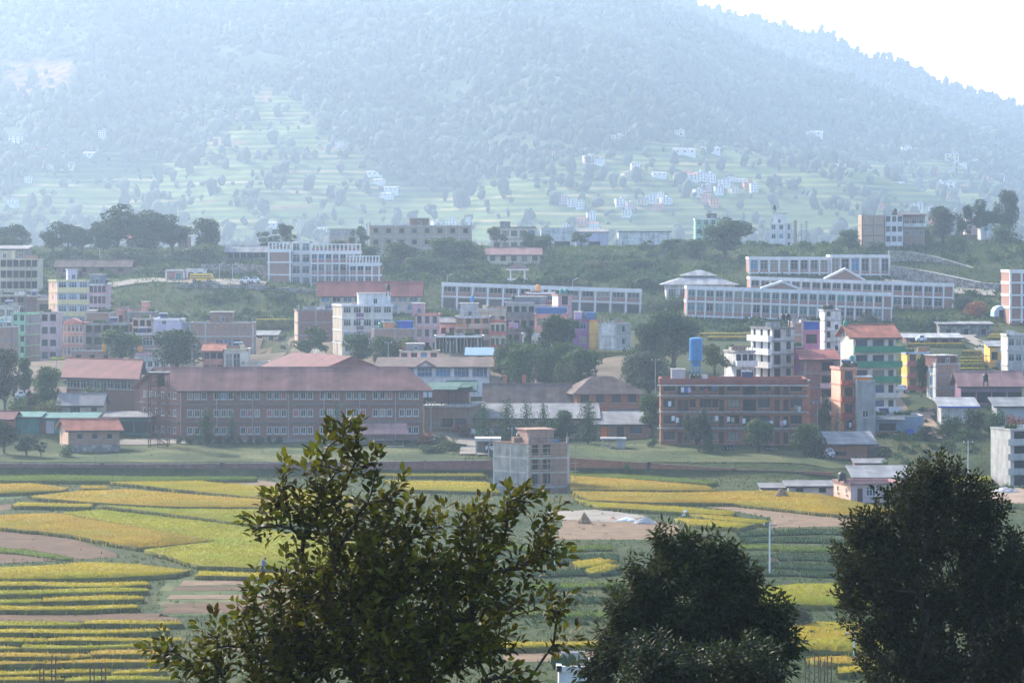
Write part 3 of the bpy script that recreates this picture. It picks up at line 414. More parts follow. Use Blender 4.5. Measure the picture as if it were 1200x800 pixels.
# extra ground anchors: (px, py, Y, radius)
ANCH = [(1130, 290, 830, 40), (1180, 283, 850, 40), (1090, 300, 790, 25), (1150, 338, 738, 12), (1060, 292, 784, 10), (1062, 318, 757, 8), (1092, 326, 754, 8), (1122, 332, 749, 8), (1090, 296, 786, 10), (1130, 303, 784, 12), (1165, 312, 778, 12), (60, 306, 790, 30), (150, 297, 800, 30), (230, 303, 790, 30), (20, 310, 770, 30),
        (230, 331, 708, 15), (290, 333, 706, 12), (180, 326, 712, 12), (150, 337, 705, 12), (330, 308, 770, 25), (500, 330, 735, 20), (600, 328, 718, 18), (680, 322, 735, 25), (830, 318, 760, 25),
        (300, 365, 680, 14), (220, 372, 676, 14), (310, 380, 655, 14), (1110, 420, 575, 18), (1140, 410, 585, 18), (860, 392, 640, 16), (1080, 405, 590, 14), (1130, 370, 668, 16), (1140, 350, 700, 16),
        (520, 520, 468, 8), (545, 505, 478, 8), (1070, 480, 495, 10), (1090, 510, 466, 8), (1120, 520, 460, 8)]
_ax, _ay, _az, _ar = [], [], [], []
for px, py, Y, r in ANCH:
    p = P(px, py, Y); _ax.append(p.x); _ay.append(p.y); _az.append(p.z); _ar.append(r)
for b in BL:
    ca, sa = math.cos(b['ang']), math.sin(b['ang']); nseg = max(1, int(b['w'] / 9))
    for i in range(nseg):
        for dd in (.1, .75):
            t = (i + .5) / nseg * b['w'] + b['S'][0]*dd; q = b['S'][1]*dd
            _ax.append(b['X0'] + ca*t - sa*q); _ay.append(b['Y'] + sa*t + ca*q)
            _az.append(b['z0'] - math.sin(R(b.get('roll', 0)))*t); _ar.append(max(5.0, min(9, .6*b['w'])))
_ax, _ay, _az, _ar = map(np.array, (_ax, _ay, _az, _ar))
_az0 = np.interp(_ay, PYs, PZs)
def terrain(X, Y):
    X = np.atleast_1d(np.asarray(X, float)); Y = np.atleast_1d(np.asarray(Y, float)); sh = X.shape; X = X.ravel(); Y = Y.ravel()
    z = np.interp(Y, PYs, PZs); near = (Y > 380) & (Y < 960) & (np.abs(X) < 330)
    out = z.copy(); idx = np.nonzero(near)[0]
    for c in range(0, len(idx), 4000):
        k = idx[c:c+4000]
        d2 = (X[k, None]-_ax)**2 + (Y[k, None]-_ay)**2; w = np.exp(-d2/(2*_ar**2)); sw = w.sum(1)
        out[k] += (w*(_az-_az0)).sum(1)/np.maximum(1.0, sw)
    far = Y > 470
    out += np.where(far, .35*np.sin(X*.09+Y*.05)*np.sin(Y*.11-X*.03), 0)*np.where(near, .6, 1)
    flat = (Y > 214) & (Y < 434)
    out = np.where(flat, np.minimum(out, 0.6), out)
    return out.reshape(sh)
def tz(X, Y): return float(terrain(X, Y)[0])

def nodes_ground(m, col, col2, col3):
    pass
def terrain_material():
    m = bpy.data.materials.new('ground_cover'); m.use_nodes = True; nt = m.node_tree; N = nt.nodes; L = nt.links; b = N['Principled BSDF']
    b.inputs['Roughness'].default_value = .95; b.inputs['Specular IOR Level'].default_value = .1
    tc = N.new('ShaderNodeTexCoord')
    def nz(s, d=6):
        n = N.new('ShaderNodeTexNoise'); n.inputs['Scale'].default_value = s; n.inputs['Detail'].default_value = d; L.new(tc.outputs['Object'], n.inputs['Vector']); return n.outputs['Fac']
    r1 = N.new('ShaderNodeValToRGB'); e = r1.color_ramp.elements
    e[0].position = .3; e[0].color = (.022, .040, .012, 1); e[1].position = .72; e[1].color = (.090, .085, .034, 1)
    k = e.new(.5); k.color = (.042, .062, .018, 1)
    L.new(nz(.055, 8), r1.inputs[0])
    mx = N.new('ShaderNodeMix'); mx.data_type = 'RGBA'; mx.blend_type = 'MULTIPLY'; mx.inputs[0].default_value = .7
    r2 = N.new('ShaderNodeValToRGB'); r2.color_ramp.elements[0].position = .3; r2.color_ramp.elements[0].color = (.55, .55, .5, 1); r2.color_ramp.elements[1].position = .7; r2.color_ramp.elements[1].color = (1.2, 1.15, 1, 1)
    L.new(nz(.6, 6), r2.inputs[0]); L.new(r1.outputs[0], mx.inputs[6]); L.new(r2.outputs[0], mx.inputs[7]); L.new(mx.outputs[2], b.inputs['Base Color'])
    bp = N.new('ShaderNodeBump'); bp.inputs['Distance'].default_value = .4; bp.inputs['Strength'].default_value = .6; L.new(nz(1.5, 6), bp.inputs['Height']); L.new(bp.outputs[0], b.inputs['Normal'])
    return m
_mats['ground_cover'] = terrain_material()
def grid_faces(nx, ny):
    i, j = np.meshgrid(np.arange(nx-1), np.arange(ny-1)); a = (j*nx+i).ravel(); return np.stack([a, a+1, a+nx+1, a+nx], 1)
gx = np.concatenate([np.linspace(-3400, -320, 30), np.arange(-300, 301, 3.5), np.linspace(320, 3400, 30)])
gy = np.concatenate([np.arange(-60, 211, 9), np.array([214.]), np.arange(219, 434, 5), np.array([434., 437.5]), np.arange(441, 960, 3.5), np.linspace(970, 1500, 20), np.linspace(1550, 5100, 40)])
GX, GY = np.meshgrid(gx, gy); GZ = terrain(GX, GY)
ground = link('ground', np_mesh('ground', np.stack([GX, GY, GZ], -1).reshape(-1, 3), grid_faces(len(gx), len(gy)), 'ground_cover', True)); kind(ground, 'structure')

def patch(name, pts, m, off=.1, step=2.0, k='structure', jag=.5):
    """sheet draped on the terrain inside a world-space polygon"""
    pts = np.array(pts, float); x0, y0 = pts.min(0); x1, y1 = pts.max(0)
    nx = max(2, int((x1-x0)/step)+1); ny = max(2, int((y1-y0)/step)+1)
    A, Bm = np.meshgrid(np.linspace(x0, x1, nx), np.linspace(y0, y1, ny))
    cx = (A[:-1, :-1]+A[1:, 1:])/2; cyy = (Bm[:-1, :-1]+Bm[1:, 1:])/2
    ins = inpoly(cx.ravel(), cyy.ravel(), pts)
    f = grid_faces(nx, ny)[ins]
    V = np.stack([A.ravel(), Bm.ravel(), terrain(A.ravel(), Bm.ravel())+off], 1)
    used = np.unique(f); rem = -np.ones(len(V), int); rem[used] = np.arange(len(used))
    o = link(name, np_mesh(name, V[used], rem[f], m, True)); kind(o, k); return o
def inpoly(x, y, poly):
    x = np.asarray(x); y = np.asarray(y); r = np.zeros(x.shape, bool); n = len(poly)
    for i in range(n):
        xa, ya = poly[i]; xb, yb = poly[(i+1) % n]
        c = ((ya > y) != (yb > y)); xi = (xb-xa)*(y-ya)/((yb-ya) if yb != ya else 1e-9)+xa
        r ^= c & (x < xi)
    return r
def pxpoly(pts, z=0.0): return [on_plane(px, py, z) for px, py in pts]
def fan(pts): return [XY(px, Y) for px, Y in pts]

patch('lawn', fan([(-60, 439), (560, 439), (500, 462), (440, 469), (-60, 469)]), 'lawn', .12)
patch('lawn', fan([(665, 439), (1000, 439), (1000, 462), (665, 470)]), 'lawn', .12)
patch('driveway', fan([(535, 449), (578, 448), (572, 470), (560, 484), (585, 489), (700, 489), (700, 495), (560, 497), (498, 478), (440, 473.5), (200, 472), (130, 466), (135, 463), (440, 468.5), (505, 471), (545, 464)]), 'road', .2, .9)
patch('dirt_road', fan([(125, 702), (180, 711), (240, 706), (310, 704), (312, 712), (240, 715), (180, 719), (120, 709)]), 'road', .35, 1.0)
patch('dirt_road', fan([(1060, 497), (1090, 503), (1094, 488), (1110, 470), (1100, 462), (1080, 470), (1062, 486)]), 'dirt', .25, .9)
patch('dirt_road', fan([(1125, 630), (1140, 622), (1156, 585), (1152, 570), (1144, 588), (1130, 615), (1118, 628)]), 'road', .35, .9)
patch('dirt_road', fan([(1038, 733), (1065, 735), (1165, 716), (1165, 708), (1100, 716), (1040, 726)]), 'road', .4, 1.0)

patch('yard', fan([(-40, 545), (330, 545), (340, 575), (300, 640), (-40, 655)]), 'yard', .08, 2.5)
patch('yard', fan([(345, 548), (745, 540), (745, 605), (340, 640)]), 'yard', .08, 2.5)
patch('yard', fan([(845, 478), (1060, 476), (1060, 545), (900, 560), (845, 520)]), 'yard', .1, 2.0)
# ------------------------------------------------------------------ building builder
_wm = {}
def win_mesh(w, h, fr, mull, fw):
    k = ('f', round(w, 2), round(h, 2), fr, mull, fw)
    if k not in _wm:
        mb = MB(); t = .08
        mb.box(-w/2, w/2, -t, .02, 0, fw); mb.box(-w/2, w/2, -t, .02, h-fw, h)
        mb.box(-w/2, -w/2+fw, -t, .02, fw, h-fw); mb.box(w/2-fw, w/2, -t, .02, fw, h-fw)
        for i in range(mull):
            x = -w/2 + w*(i+1)/(mull+1); mb.box(x-.03, x+.03, -t*.7, .02, fw, h-fw)
        if mull and h > 1.25: mb.box(-w/2+fw, w/2-fw, -t*.6, .018, h*.68, h*.68+.05)
        _wm[k] = mb.mesh('frame', fr)
    return _wm[k]
def pane_mesh(w, h, gl):
    k = ('p', round(w, 2), round(h, 2), gl)
    if k not in _wm:
        mb = MB(); mb.box(-w/2+.01, w/2-.01, -.01, .02, .01, h-.01); _wm[k] = mb.mesh('pane', gl)
    return _wm[k]
def sill_mesh(w):
    k = ('s', round(w, 2))
    if k not in _wm:
        mb = MB(); mb.box(-w/2-.1, w/2+.1, -.34, -.16, -.09, -.01); _wm[k] = mb.mesh('sill', 'concrete_light')
    return _wm[k]

def face_frames(w, S):
    c = [Vector((0, 0)), Vector((w, 0)), Vector((w+S[0], S[1])), Vector((S[0], S[1]))]
    fr = {}
    for nme, i, j in (('F', 0, 1), ('R', 1, 2), ('Bk', 2, 3), ('L', 3, 0)):
        d = c[j]-c[i]; ln = d.length; d = d/ln; fr[nme] = (c[i], d, Vector((d.y, -d.x)), ln)
    return c, fr
def fpt(fr, u, v, out):
    o, d, n, _ = fr; p = o + d*u + n*out; return (p.x, p.y, v)
def facebox(mb, fr, u0, u1, v0, v1, o0, o1):
    mb.hexa([fpt(fr, u0, v0, o1), fpt(fr, u1, v0, o1), fpt(fr, u1, v0, o0), fpt(fr, u0, v0, o0),
             fpt(fr, u0, v1, o1), fpt(fr, u1, v1, o1), fpt(fr, u1, v1, o0), fpt(fr, u0, v1, o0)])
def facade(mb, fr, v0, v1, holes, depth=.16):
    L_ = fr[3]; us = sorted({0.0, L_, *[x for h in holes for x in (h[0], h[0]+h[2])]}); vv = sorted({v0, v1, *[x for h in holes for x in (h[1], h[1]+h[3])]})
    for j in range(len(vv)-1):
        run = None
        for i in range(len(us)-1):
            um, vm = (us[i]+us[i+1])/2, (vv[j]+vv[j+1])/2
            if any(h[0] < um < h[0]+h[2] and h[1] < vm < h[1]+h[3] for h in holes):
                if run is not None: mb.quad(fpt(fr, run, vv[j], 0), fpt(fr, us[i], vv[j], 0), fpt(fr, us[i], vv[j+1], 0), fpt(fr, run, vv[j+1], 0)); run = None
            elif run is None: run = us[i]
        if run is not None: mb.quad(fpt(fr, run, vv[j], 0), fpt(fr, L_, vv[j], 0), fpt(fr, L_, vv[j+1], 0), fpt(fr, run, vv[j+1], 0))
    for u, v, w, h in holes:
        mb.quad(fpt(fr, u, v, 0), fpt(fr, u+w, v, 0), fpt(fr, u+w, v, -depth), fpt(fr, u, v, -depth))
        mb.quad(fpt(fr, u, v+h, -depth), fpt(fr, u+w, v+h, -depth), fpt(fr, u+w, v+h, 0), fpt(fr, u, v+h, 0))
        mb.quad(fpt(fr, u, v, -depth), fpt(fr, u, v+h, -depth), fpt(fr, u, v+h, 0), fpt(fr, u, v, 0))
        mb.quad(fpt(fr, u+w, v, 0), fpt(fr, u+w, v+h, 0), fpt(fr, u+w, v+h, -depth), fpt(fr, u+w, v, -depth))

def make_building(b):
    w, S, h, n, Y = b['w'], b['S'], b['h'], b['n'], b['Y']; fh = h/n; wall = b['wall']
    root = empty(b.get('name') or b['cat'].replace(' ', '_'), (b['X0'], Y, b['z0']), b['ang'])
    if b.get('roll'): root.rotation_euler = (0, R(b['roll']), b['ang'])
    tag(root, b['label'], b['cat'])
    c, fr = face_frames(w, S); sU = lambda px: ((px-b['px0'])/(b['px1']-b['px0']))*w
    zb = -3.0; roof = b.get('roof'); detail = Y < 560
    # openings
    allh = {'F': [], 'R': [], 'Bk': [], 'L': []}; wins = []
    for face in ('F', 'R', 'L'):
        for sp in b.get(face, []):
            ln = fr[face][3]; nn = sp['n']; a0, a1 = sp['u0']*ln, sp['u1']*ln
            fls = sp['floors'] if sp['floors'] is not None else range(n)
            for f in fls:
                if f >= n: continue
                for i in range(nn if sp['at'] is None else len(sp['at'])):
                    if sp['at'] is not None: uc = sp['at'][i]*ln
                    elif sp['nm']:                # grouped in threes
                        g, r_ = divmod(i, sp['nm']); ng = math.ceil(nn/sp['nm']); gw = (a1-a0)/ng; uc = a0+gw*(g+.5)+(r_-(sp['nm']-1)/2)*(sp['w']*1.3)
                    else: uc = a0+(a1-a0)*(i+.5)/nn
                    ww = min(sp['w'], .92*(a1-a0)/max(nn, 1) if sp['at'] is None else .9*ln); hh = min(sp['h'], fh*.86-.05); sl = min(sp['sill'], fh-hh-.12)
                    u0 = min(max(uc-ww/2, .08), ln-ww-.08); v0 = f*fh+max(sl, .04)
                    if any(u0 < q[0]+q[2]+.04 and u0+ww > q[0]-.04 and v0 < q[1]+q[3]+.04 and v0+hh > q[1]-.04 for q in allh[face]): continue
                    allh[face].append((u0, v0, ww, hh)); wins.append((face, u0, v0, ww, hh, sp, f, i))
    top = h
    mats = {'F': wall, 'R': b.get('rwall', wall), 'Bk': wall, 'L': b.get('lwall', wall)}
    ins = b.get('inset', 0)
    for mname in dict.fromkeys(mats.values()):
        mb = MB()
        for face in ('F', 'R', 'Bk', 'L'):
            if mats[face] == mname:
                f_ = fr[face]
                if ins: f_ = (f_[0]-f_[2]*ins, f_[1], f_[2], f_[3])
                facade(mb, f_, zb, top, allh[face])
        if mname == wall and not roof:
            zc = h-.55 if not ins else h-.02; mb.poly([(p.x, p.y, zc) for p in c])
        mb.build('wall', mname, root)
    if b.get('plinth'):
        pm, ph = b['plinth']; mb = MB()
        for face in ('F', 'L', 'R'): facebox(mb, fr[face], -.06, fr[face][3]+.06, zb, ph, -.1, .06)
        mb.build('plinth', pm, root)
    # windows and doors
    for face, u0, v0, ww, hh, sp, f, i in wins:
        o, d, nrm, _ = fr[face]; p = o + d*(u0+ww/2) - nrm*.11; rz = math.atan2(d.y, d.x)
        gl = sp['redm'] if (f, i) in sp['red'] else sp['gl']
        if gl.startswith('glass') and (f, i) not in sp['red']:
            rr_ = rnd.random(); gl = 'curtain_pale' if rr_ < .10 else 'curtain_blue' if rr_ < .13 else 'void' if rr_ < .28 else gl
        if sp['door']:
            dr = link('door', pane_mesh(ww, hh, gl), root, (p.x, p.y, v0), rz)
            if detail: link('frame', win_mesh(ww, hh, sp['fr'], 0, .07), dr)
        else:
            wo = link('window', pane_mesh(ww, hh, gl), root, (p.x, p.y, v0), rz)
            link('frame', win_mesh(ww, hh, sp['fr'], sp['mull'], sp['fw']), wo)
            if detail and sp['sill'] > .5: link('sill', sill_mesh(ww), wo)
    # floor bands, concrete frame, ledges
    if b.get('bands') and not roof:
        mb = MB(); tb = b.get('topband', .32)
        for face in ('F', 'R', 'Bk', 'L'): facebox(mb, fr[face], -.18, fr[face][3]+.18, h-tb, h+.06, -.2, .18)
        mb.build('parapet', b['bands'], root)
    elif not roof:
        mb = MB()
        for face in ('F', 'R', 'Bk', 'L'): facebox(mb, fr[face], -.07, fr[face][3]+.07, h-.14, h+.05, -.18, .07)
        mb.build('coping', b.get('lip', 'concrete_light'), root)
    if b.get('caplip'):
        for f in range(1, n+1):
            mb = MB(); facebox(mb, fr['F'], -.5, w+.3, f*fh-.16-(.9 if f == n else 0), f*fh-(.9 if f == n else 0), -.1, 1.25 if f == n else .25); mb.build('floor_slab', b['caplip'], root)
    if b.get('bands') and n > 1:
        for f in range(1, n):
            mb = MB()
            for face in ('F', 'R', 'L'): facebox(mb, fr[face], -.1, fr[face][3]+.1, f*fh-.13, f*fh+.07, -.05, .1)
            mb.build('floor_band', b['bands'] if not b.get('caplip') else b['caplip'], root)
    if b.get('ledges'):
        for f in range(1, n):
            mb = MB(); facebox(mb, fr['F'], -.3, w+.1, f*fh-.05, f*fh+.1, -.05, .55); facebox(mb, fr['L'], 0, fr['L'][3]+.3, f*fh-.05, f*fh+.1, -.05, .55); mb.build('ledge', b['ledges'], root)
    if b.get('pipes'):
        for k in range(b['pipes']):
            u = w*(k+.02)/(b['pipes']-.2); mb = MB(); mb.tube([fpt(fr['F'], u, 0, .12), fpt(fr['F'], u, h-.2, .12)], .06, 5); mb.build('drainpipe', 'galvanised', root)
    if b.get('frame'):
        for face in ('F', 'R', 'L'):
            ln = fr[face][3]; nb = max(1, round(ln/3.6)); hs = allh[face]
            for k in range(nb+1):
                u = min(max(ln*k/nb, .14), ln-.14)
                if any(q[0]-.15 < u < q[0]+q[2]+.15 for q in hs): continue
                mb = MB(); facebox(mb, fr[face], u-.14, u+.14, -.5, h-.15, -.05, .04); mb.build('concrete_column', b['frame'], root)
            for f in range(1, n):
                mb = MB(); facebox(mb, fr[face], .29, ln-.29, f*fh-.15, f*fh+.13, -.05, .03); mb.build('concrete_beam', b['frame'], root)
    if b.get('cols'):
        nb = b['cols']; cw = .42 if w/nb > 2.5 else .3
        for k in range(nb+1):
            u = min(max(w*k/nb, cw/2), w-cw/2); mb = MB(); facebox(mb, fr['F'], u-cw/2, u+cw/2, -.8, h-.01, -.05, .42); mb.build('column', b['colm'], root)
        for f in range(0, n+1):
            th = .55 if f < n else .8; v = f*fh if f < n else h
            mb = MB(); facebox(mb, fr['F'], -.05, w+.05, v-th*.6 if f < n else v-th, v+.05, -.06, .36); mb.build('beam', b['beam'], root)
        for f in range(1, n+1):
            v = f*fh if f < n else h-.2
            for face in ('R', 'L'):
                mb = MB(); facebox(mb, fr[face], .1, fr[face][3], v-.4, v+.14, -.05, .12); mb.build('beam', b['beam'], root)
    if b.get('gallery'):
        g = b['gallery']; gh = 1.5
        for k in range(g+1):
            u = .2+(w-.4)*k/g; mb = MB(); mb.box(u-.16, u+.16, .1, .42, h+.05, h+gh); mb.build('gallery_post', 'campus_white', root)
        mb = MB(); mb.box(0, w, .15, .35, h+.05, h+gh*.45); mb.build('gallery_wall', 'brick_campus', root)
        mb = MB(); mb.box(-.1, w+.1, 0, .5, h+gh, h+gh+.3); mb.build('gallery_beam', 'campus_white', root)
    for st in b.get('stripes', []):
        mb = MB(); facebox(mb, fr['F'], st[0]*w+.01, st[1]*w, .02, h-.4, -.02, .05)
        hs = [q for q in allh['F'] if q[0] < st[1]*w and q[0]+q[2] > st[0]*w]
        if hs:
            mb = MB(); ln = st[1]*w-st[0]*w; f2 = (fr['F'][0]+fr['F'][1]*(st[0]*w)+fr['F'][2]*.05, fr['F'][1], fr['F'][2], ln)
            facade(mb, f2, .02, h-.4, [(max(q[0]-st[0]*w, .02), q[1], min(q[2], ln-.05), q[3]) for q in hs], .05)
        mb.build('wall_panel', st[2], root)
    # balconies
    for k in b.get('bk', []):
        ff = fr[k['face']]; ln = ff[3]
        for f in k['floors']:
            u0, u1 = k['f0']*ln, k['f1']*ln; v = f*fh; dp = k['depth']
            mb = MB(); facebox(mb, ff, u0, u1, v-.16, v, -.08, dp); bo = mb.build('balcony', k['slab'] if k['rail'] else k['mat'], root)
            mb = MB()
            if k['rail']:
                for vv in (.35, .7): facebox(mb, ff, u0, u1, v+vv*k['h']/.75, v+vv*k['h']/.75+.06, dp-.07, dp-.02)
                m_ = max(2, int((u1-u0)/.9))
                for i in range(m_+1):
                    u = u0+(u1-u0-.05)*i/m_; facebox(mb, ff, u, u+.05, v, v+k['h'], dp-.08, dp-.03)
                mb.build('railing', k['mat'], bo)
            else:
                facebox(mb, ff, u0, u1, v, v+k['h'], dp-.13, dp); facebox(mb, ff, u0, u0+.13, v, v+k['h'], 0, dp-.13); facebox(mb, ff, u1-.13, u1, v, v+k['h'], 0, dp-.13)
                mb.build('balcony_wall', k['mat'], bo)
    # roofs
    if roof:
        ty, rm, rpx, ov = roof; rise = rpx*b['s']; e0 = h
        cs = [Vector((p.x, p.y, e0)) for p in c]; cen = sum(cs, Vector())/4
        fx = Vector((1, 0, 0)); sd = Vector((S[0], S[1], 0)).normalized()
        o0 = cs[0]-fx*ov-sd*ov; o1 = cs[1]+fx*ov-sd*ov; o2 = cs[2]+fx*ov+sd*ov; o3 = cs[3]-fx*ov+sd*ov
        dz = Vector((0, 0, -rise*ov/max(1, S[1]/2))); up = Vector((0, 0, rise)); th = Vector((0, 0, .14))
        mb = MB(); g = MB()
        def slab(q):
            mb.hexa([p for p in q]+[p+th for p in q])
        if ty == 'gable':
            r0 = (o0+o3)/2+up; r1 = (o1+o2)/2+up
            slab([o0+dz, o1+dz, r1, r0]); slab([r0, r1, o2+dz, o3+dz])
            for p, q in ((0, 3), (1, 2)):
                g = MB(); g.poly([cs[p], cs[q], (cs[p]+cs[q])/2+up*.97]); g.build('gable', b.get('lwall', wall), root)
        elif ty == 'gabley':
            r0 = (o0+o1)/2+up; r1 = (o3+o2)/2+up
            slab([o0+dz, r0, r1, o3+dz]); slab([r0, o1+dz, o2+dz, r1])
            for p, q in ((0, 1), (3, 2)): g = MB(); g.poly([cs[p], cs[q], (cs[p]+cs[q])/2+up*.97]); g.build('gable', wall, root)
            mb2 = MB(); v0 = (o0+o1)/2+up
            for s_ in (o0+dz, o1+dz):
                mb2.hexa([s_+Vector((0, -.05, -.35)), v0+Vector((0, -.05, -.35)), v0+Vector((0, .1, -.35)), s_+Vector((0, .1, -.35)), s_+Vector((0, -.05, .02)), v0+Vector((0, -.05, .02)), v0+Vector((0, .1, .02)), s_+Vector((0, .1, .02))])
            mb2.build('barge_board', 'roof_red', root)
        elif ty == 'hip':
            m0 = (o0+o3)/2+up+fx*S[1]*.5; m1 = (o1+o2)/2+up-fx*S[1]*.5; t = Vector((0, 0, .1))
            q = [o0+dz, o1+dz, o2+dz, o3+dz]
            mb.quad(q[0], q[1], m1, m0); mb.quad(q[2], q[3], m0, m1); mb.poly([q[3], q[0], m0]); mb.poly([q[1], q[2], m1]); mb.quad(q[3]-t, q[2]-t, q[1]-t, q[0]-t)
            for i in range(4): mb.quad(q[i]-t, q[(i+1) % 4]-t, q[(i+1) % 4], q[i])
        elif ty == 'shed':
            slab([o0+dz*.3, o1+dz*.3, o2+up, o3+up])
            for p, q in ((0, 3), (1, 2)): g.poly([cs[p], cs[q], cs[q]+up*.9])
            g.poly([cs[3], cs[2], cs[2]+up*.9, cs[3]+up*.9]); g.build('gable', wall, root)
        ro = mb.build('roof', rm, root)
        if ty in ('gable', 'shed'):
            mb = MB(); e_ = o0+dz*(1 if ty == 'gable' else .3); f_ = o1+dz*(1 if ty == 'gable' else .3)
            mb.hexa([e_+Vector((0, -.05, -.12)), f_+Vector((0, -.05, -.12)), f_+Vector((0, 0, -.12)), e_+Vector((0, 0, -.12)), e_+Vector((0, -.05, .12)), f_+Vector((0, -.05, .12)), f_+Vector((0, 0, .12)), e_+Vector((0, 0, .12))])
            mb.build('fascia', b.get('fascia', 'steel_dark' if not b.get('fascia') else b['fascia']), ro)
        if ty in ('gable',):
            mb = MB(); mb.tube([r0+th*1.1, r1+th*1.1], .13, 6); mb.build('ridge_cap', rm, ro)
    if b.get('chim'):
        for f in b['chim']:
            mb = MB(); mb.box(f*w-.35, f*w+.35, S[1]*.62, S[1]*.62+.7, h, h+rise+1.6); mb.build('chimney', 'brick', root)
    if b.get('awn'):
        u0, u1 = b['awn'][0]*w, b['awn'][1]*w; v = fh-.25 if n > 1 else h-.15
        mb = MB(); q = [fpt(fr['F'], u0, v-.45, 1.5), fpt(fr['F'], u1, v-.45, 1.5), fpt(fr['F'], u1, v, .02), fpt(fr['F'], u0, v, .02)]
        mb.hexa([Vector(p) for p in q]+[Vector(p)+Vector((0, 0, .07)) for p in q]); mb.build('awning', 'roof_tin' if n == 1 else 'roof_grey', root)
    if b.get('ped'):
        p0, p1, rp = b['ped']; u0, u1 = sU(p0), sU(p1); um = (u0+u1)/2; rz = rp*b['s']; base = h
        mb = MB(); g = MB(); ft = .55
        g.prism([(0, 0)]*0 or [(u0, -.3), (u1, -.3), (u1, -.2), (u0, -.2)], base-.9, base-.85)
        g.hexa([(u0, -.32, base), (u1, -.32, base), (u1, 2.0, base), (u0, 2.0, base), (um-.01, -.32, base+rz-.3), (um+.01, -.32, base+rz-.3), (um+.01, 2.0, base+rz-.3), (um-.01, 2.0, base+rz-.3)])
        g.build('pediment', 'brick_campus' if b.get('cols') else wall, root)
        for a_, c_ in ((u0-.4, um), (u1+.4, um)):
            mb = MB(); mb.hexa([(a_, -.55, base-.25), (c_, -.55, base+rz-.3), (c_, 2.1, base+rz-.3), (a_, 2.1, base-.25), (a_, -.55, base-.25+ft), (c_, -.55, base+rz-.3+ft), (c_, 2.1, base+rz-.3+ft), (a_, 2.1, base-.25+ft)])
            mb.build('gable_beam', 'campus_white' if b.get('cols') else (b.get('bands') or 'roof_pink'), root)
    for k, (p0, p1, pt, hm) in enumerate(b.get('heads', [])):
        u0, u1 = sU(p0), sU(p1); hz = ZC-(pt-300)/F*(Y+1.5)-b['z0']; dpt = min(S[1]*.6, 4.5); y0 = 1.0+.3*k; skx = S[0]*y0/max(S[1], .1)
        mb = MB(); mb.box(u0+skx, u1+skx, y0, y0+dpt, h-.55, hz); so = mb.build('roof_room', hm, root)
        mb = MB(); mb.box(u0+skx-.2, u1+skx+.2, y0-.2, y0+dpt+.2, hz, hz+.16); mb.build('roof_slab', 'concrete_light' if hm not in ('blue_paint', 'tarp_blue', 'steel_dark', 'brick_pale') else hm, so)
        if (u1-u0) > 1.8 and hz-h > 1.2 and hm not in ('tarp_blue', 'blue_paint', 'brick_pale'):
            wo = link('window', pane_mesh(.8, min(1.1, hz-h-.5), 'glass'), so, ((u0+u1)/2+skx+.2, y0-.02, h+.15)); link('frame', win_mesh(.8, min(1.1, hz-h-.5), 'frame_white', 1, .07), wo)
    if b.get('rebar') or (not roof and n >= 3 and b.get('frame')):
        k = b.get('rebar', 3)
        for i in range(k):
            u = .2+(w-.4)*i/max(1, k-1); mb = MB(); mb.box(u-.14, u+.14, .1, .38, h-.1, h+.9)
            for q in (-.08, .08): mb.tube([(u+q, .24+q, h+.9), (u+q, .24+q, h+1.6)], .02, 3)
            mb.build('roof_column', 'concrete', root)
    if not roof and not b.get('cols') and b['h'] > 3 and 'terrace' not in b and Y < 700:      # roof clutter
        for k in range(rnd.randint(2, 4)):
            ty = rnd.choice(('antenna', 'box', 'wall', 'rail', 'antenna', 'box', 'wall', 'rail', 'heater', 'plant', 'plant')); u = rnd.uniform(.12, .85)*w; yy = rnd.uniform(.3, .6)*S[1]; sx_ = S[0]*yy/max(.1, S[1]); zr = h-.55; mb = MB()
            if ty == 'antenna': mb.tube([(u+sx_, yy, zr), (u+sx_, yy, zr+rnd.uniform(1.6, 3))], .035, 4); mb.tube([(u+sx_-.3, yy, zr+1.5), (u+sx_+.3, yy, zr+1.5)], .025, 4); mb.build('antenna', 'steel', root)
            elif ty == 'box': q = rnd.uniform(.5, 1.1); mb.box(u+sx_-q, u+sx_+q, yy, yy+1.2, zr, zr+rnd.uniform(.8, 1.5)); mb.build('roof_box', rnd.choice(('concrete', 'brick_brown', 'sheet_grey', 'cream')), root)
            elif ty == 'wall': mb.box(max(.2, u-1.5)+sx_, min(w-.2, u+1.5)+sx_, yy, yy+.2, zr, zr+rnd.uniform(.9, 1.4)); mb.build('roof_wall', rnd.choice(('brick_pale', 'brick_brown', 'concrete', 'plaster_old')), root)
            elif ty == 'rail':
                for q in range(5): mb.box(.2+q*(w-.5)/4, .26+q*(w-.5)/4, .1, .16, h, h+.8)
                mb.box(.2, w-.2, .1, .15, h+.75, h+.8); mb.build('roof_railing', 'steel_dark', root)
            elif ty == 'heater':
                mb.hexa([(u+sx_-.8, yy-.5, zr+.7), (u+sx_+.8, yy-.5, zr+.7), (u+sx_+.8, yy+.6, zr+1.5), (u+sx_-.8, yy+.6, zr+1.5), (u+sx_-.8, yy-.5, zr+.78), (u+sx_+.8, yy-.5, zr+.78), (u+sx_+.8, yy+.6, zr+1.58), (u+sx_-.8, yy+.6, zr+1.58)]); so = mb.build('solar_heater', 'panel_solar', root)
                mb = MB(); mb.tube([(u+sx_-.9, yy+.7, zr+1.65), (u+sx_+.9, yy+.7, zr+1.65)], .2, 8); mb.build('drum', 'galvanised', so)
            else:
                for q in range(3): mb.lathe([(.16, 0), (.22, .3), (.35, .45), (.3, .9), (.1, 1.15)], 7, (u+sx_+q*.6-.6, yy-.2*q, zr+.1))
                mb.build('potted_plants', 'leaf_green', root); root.children[-1]['kind'] = 'stuff'
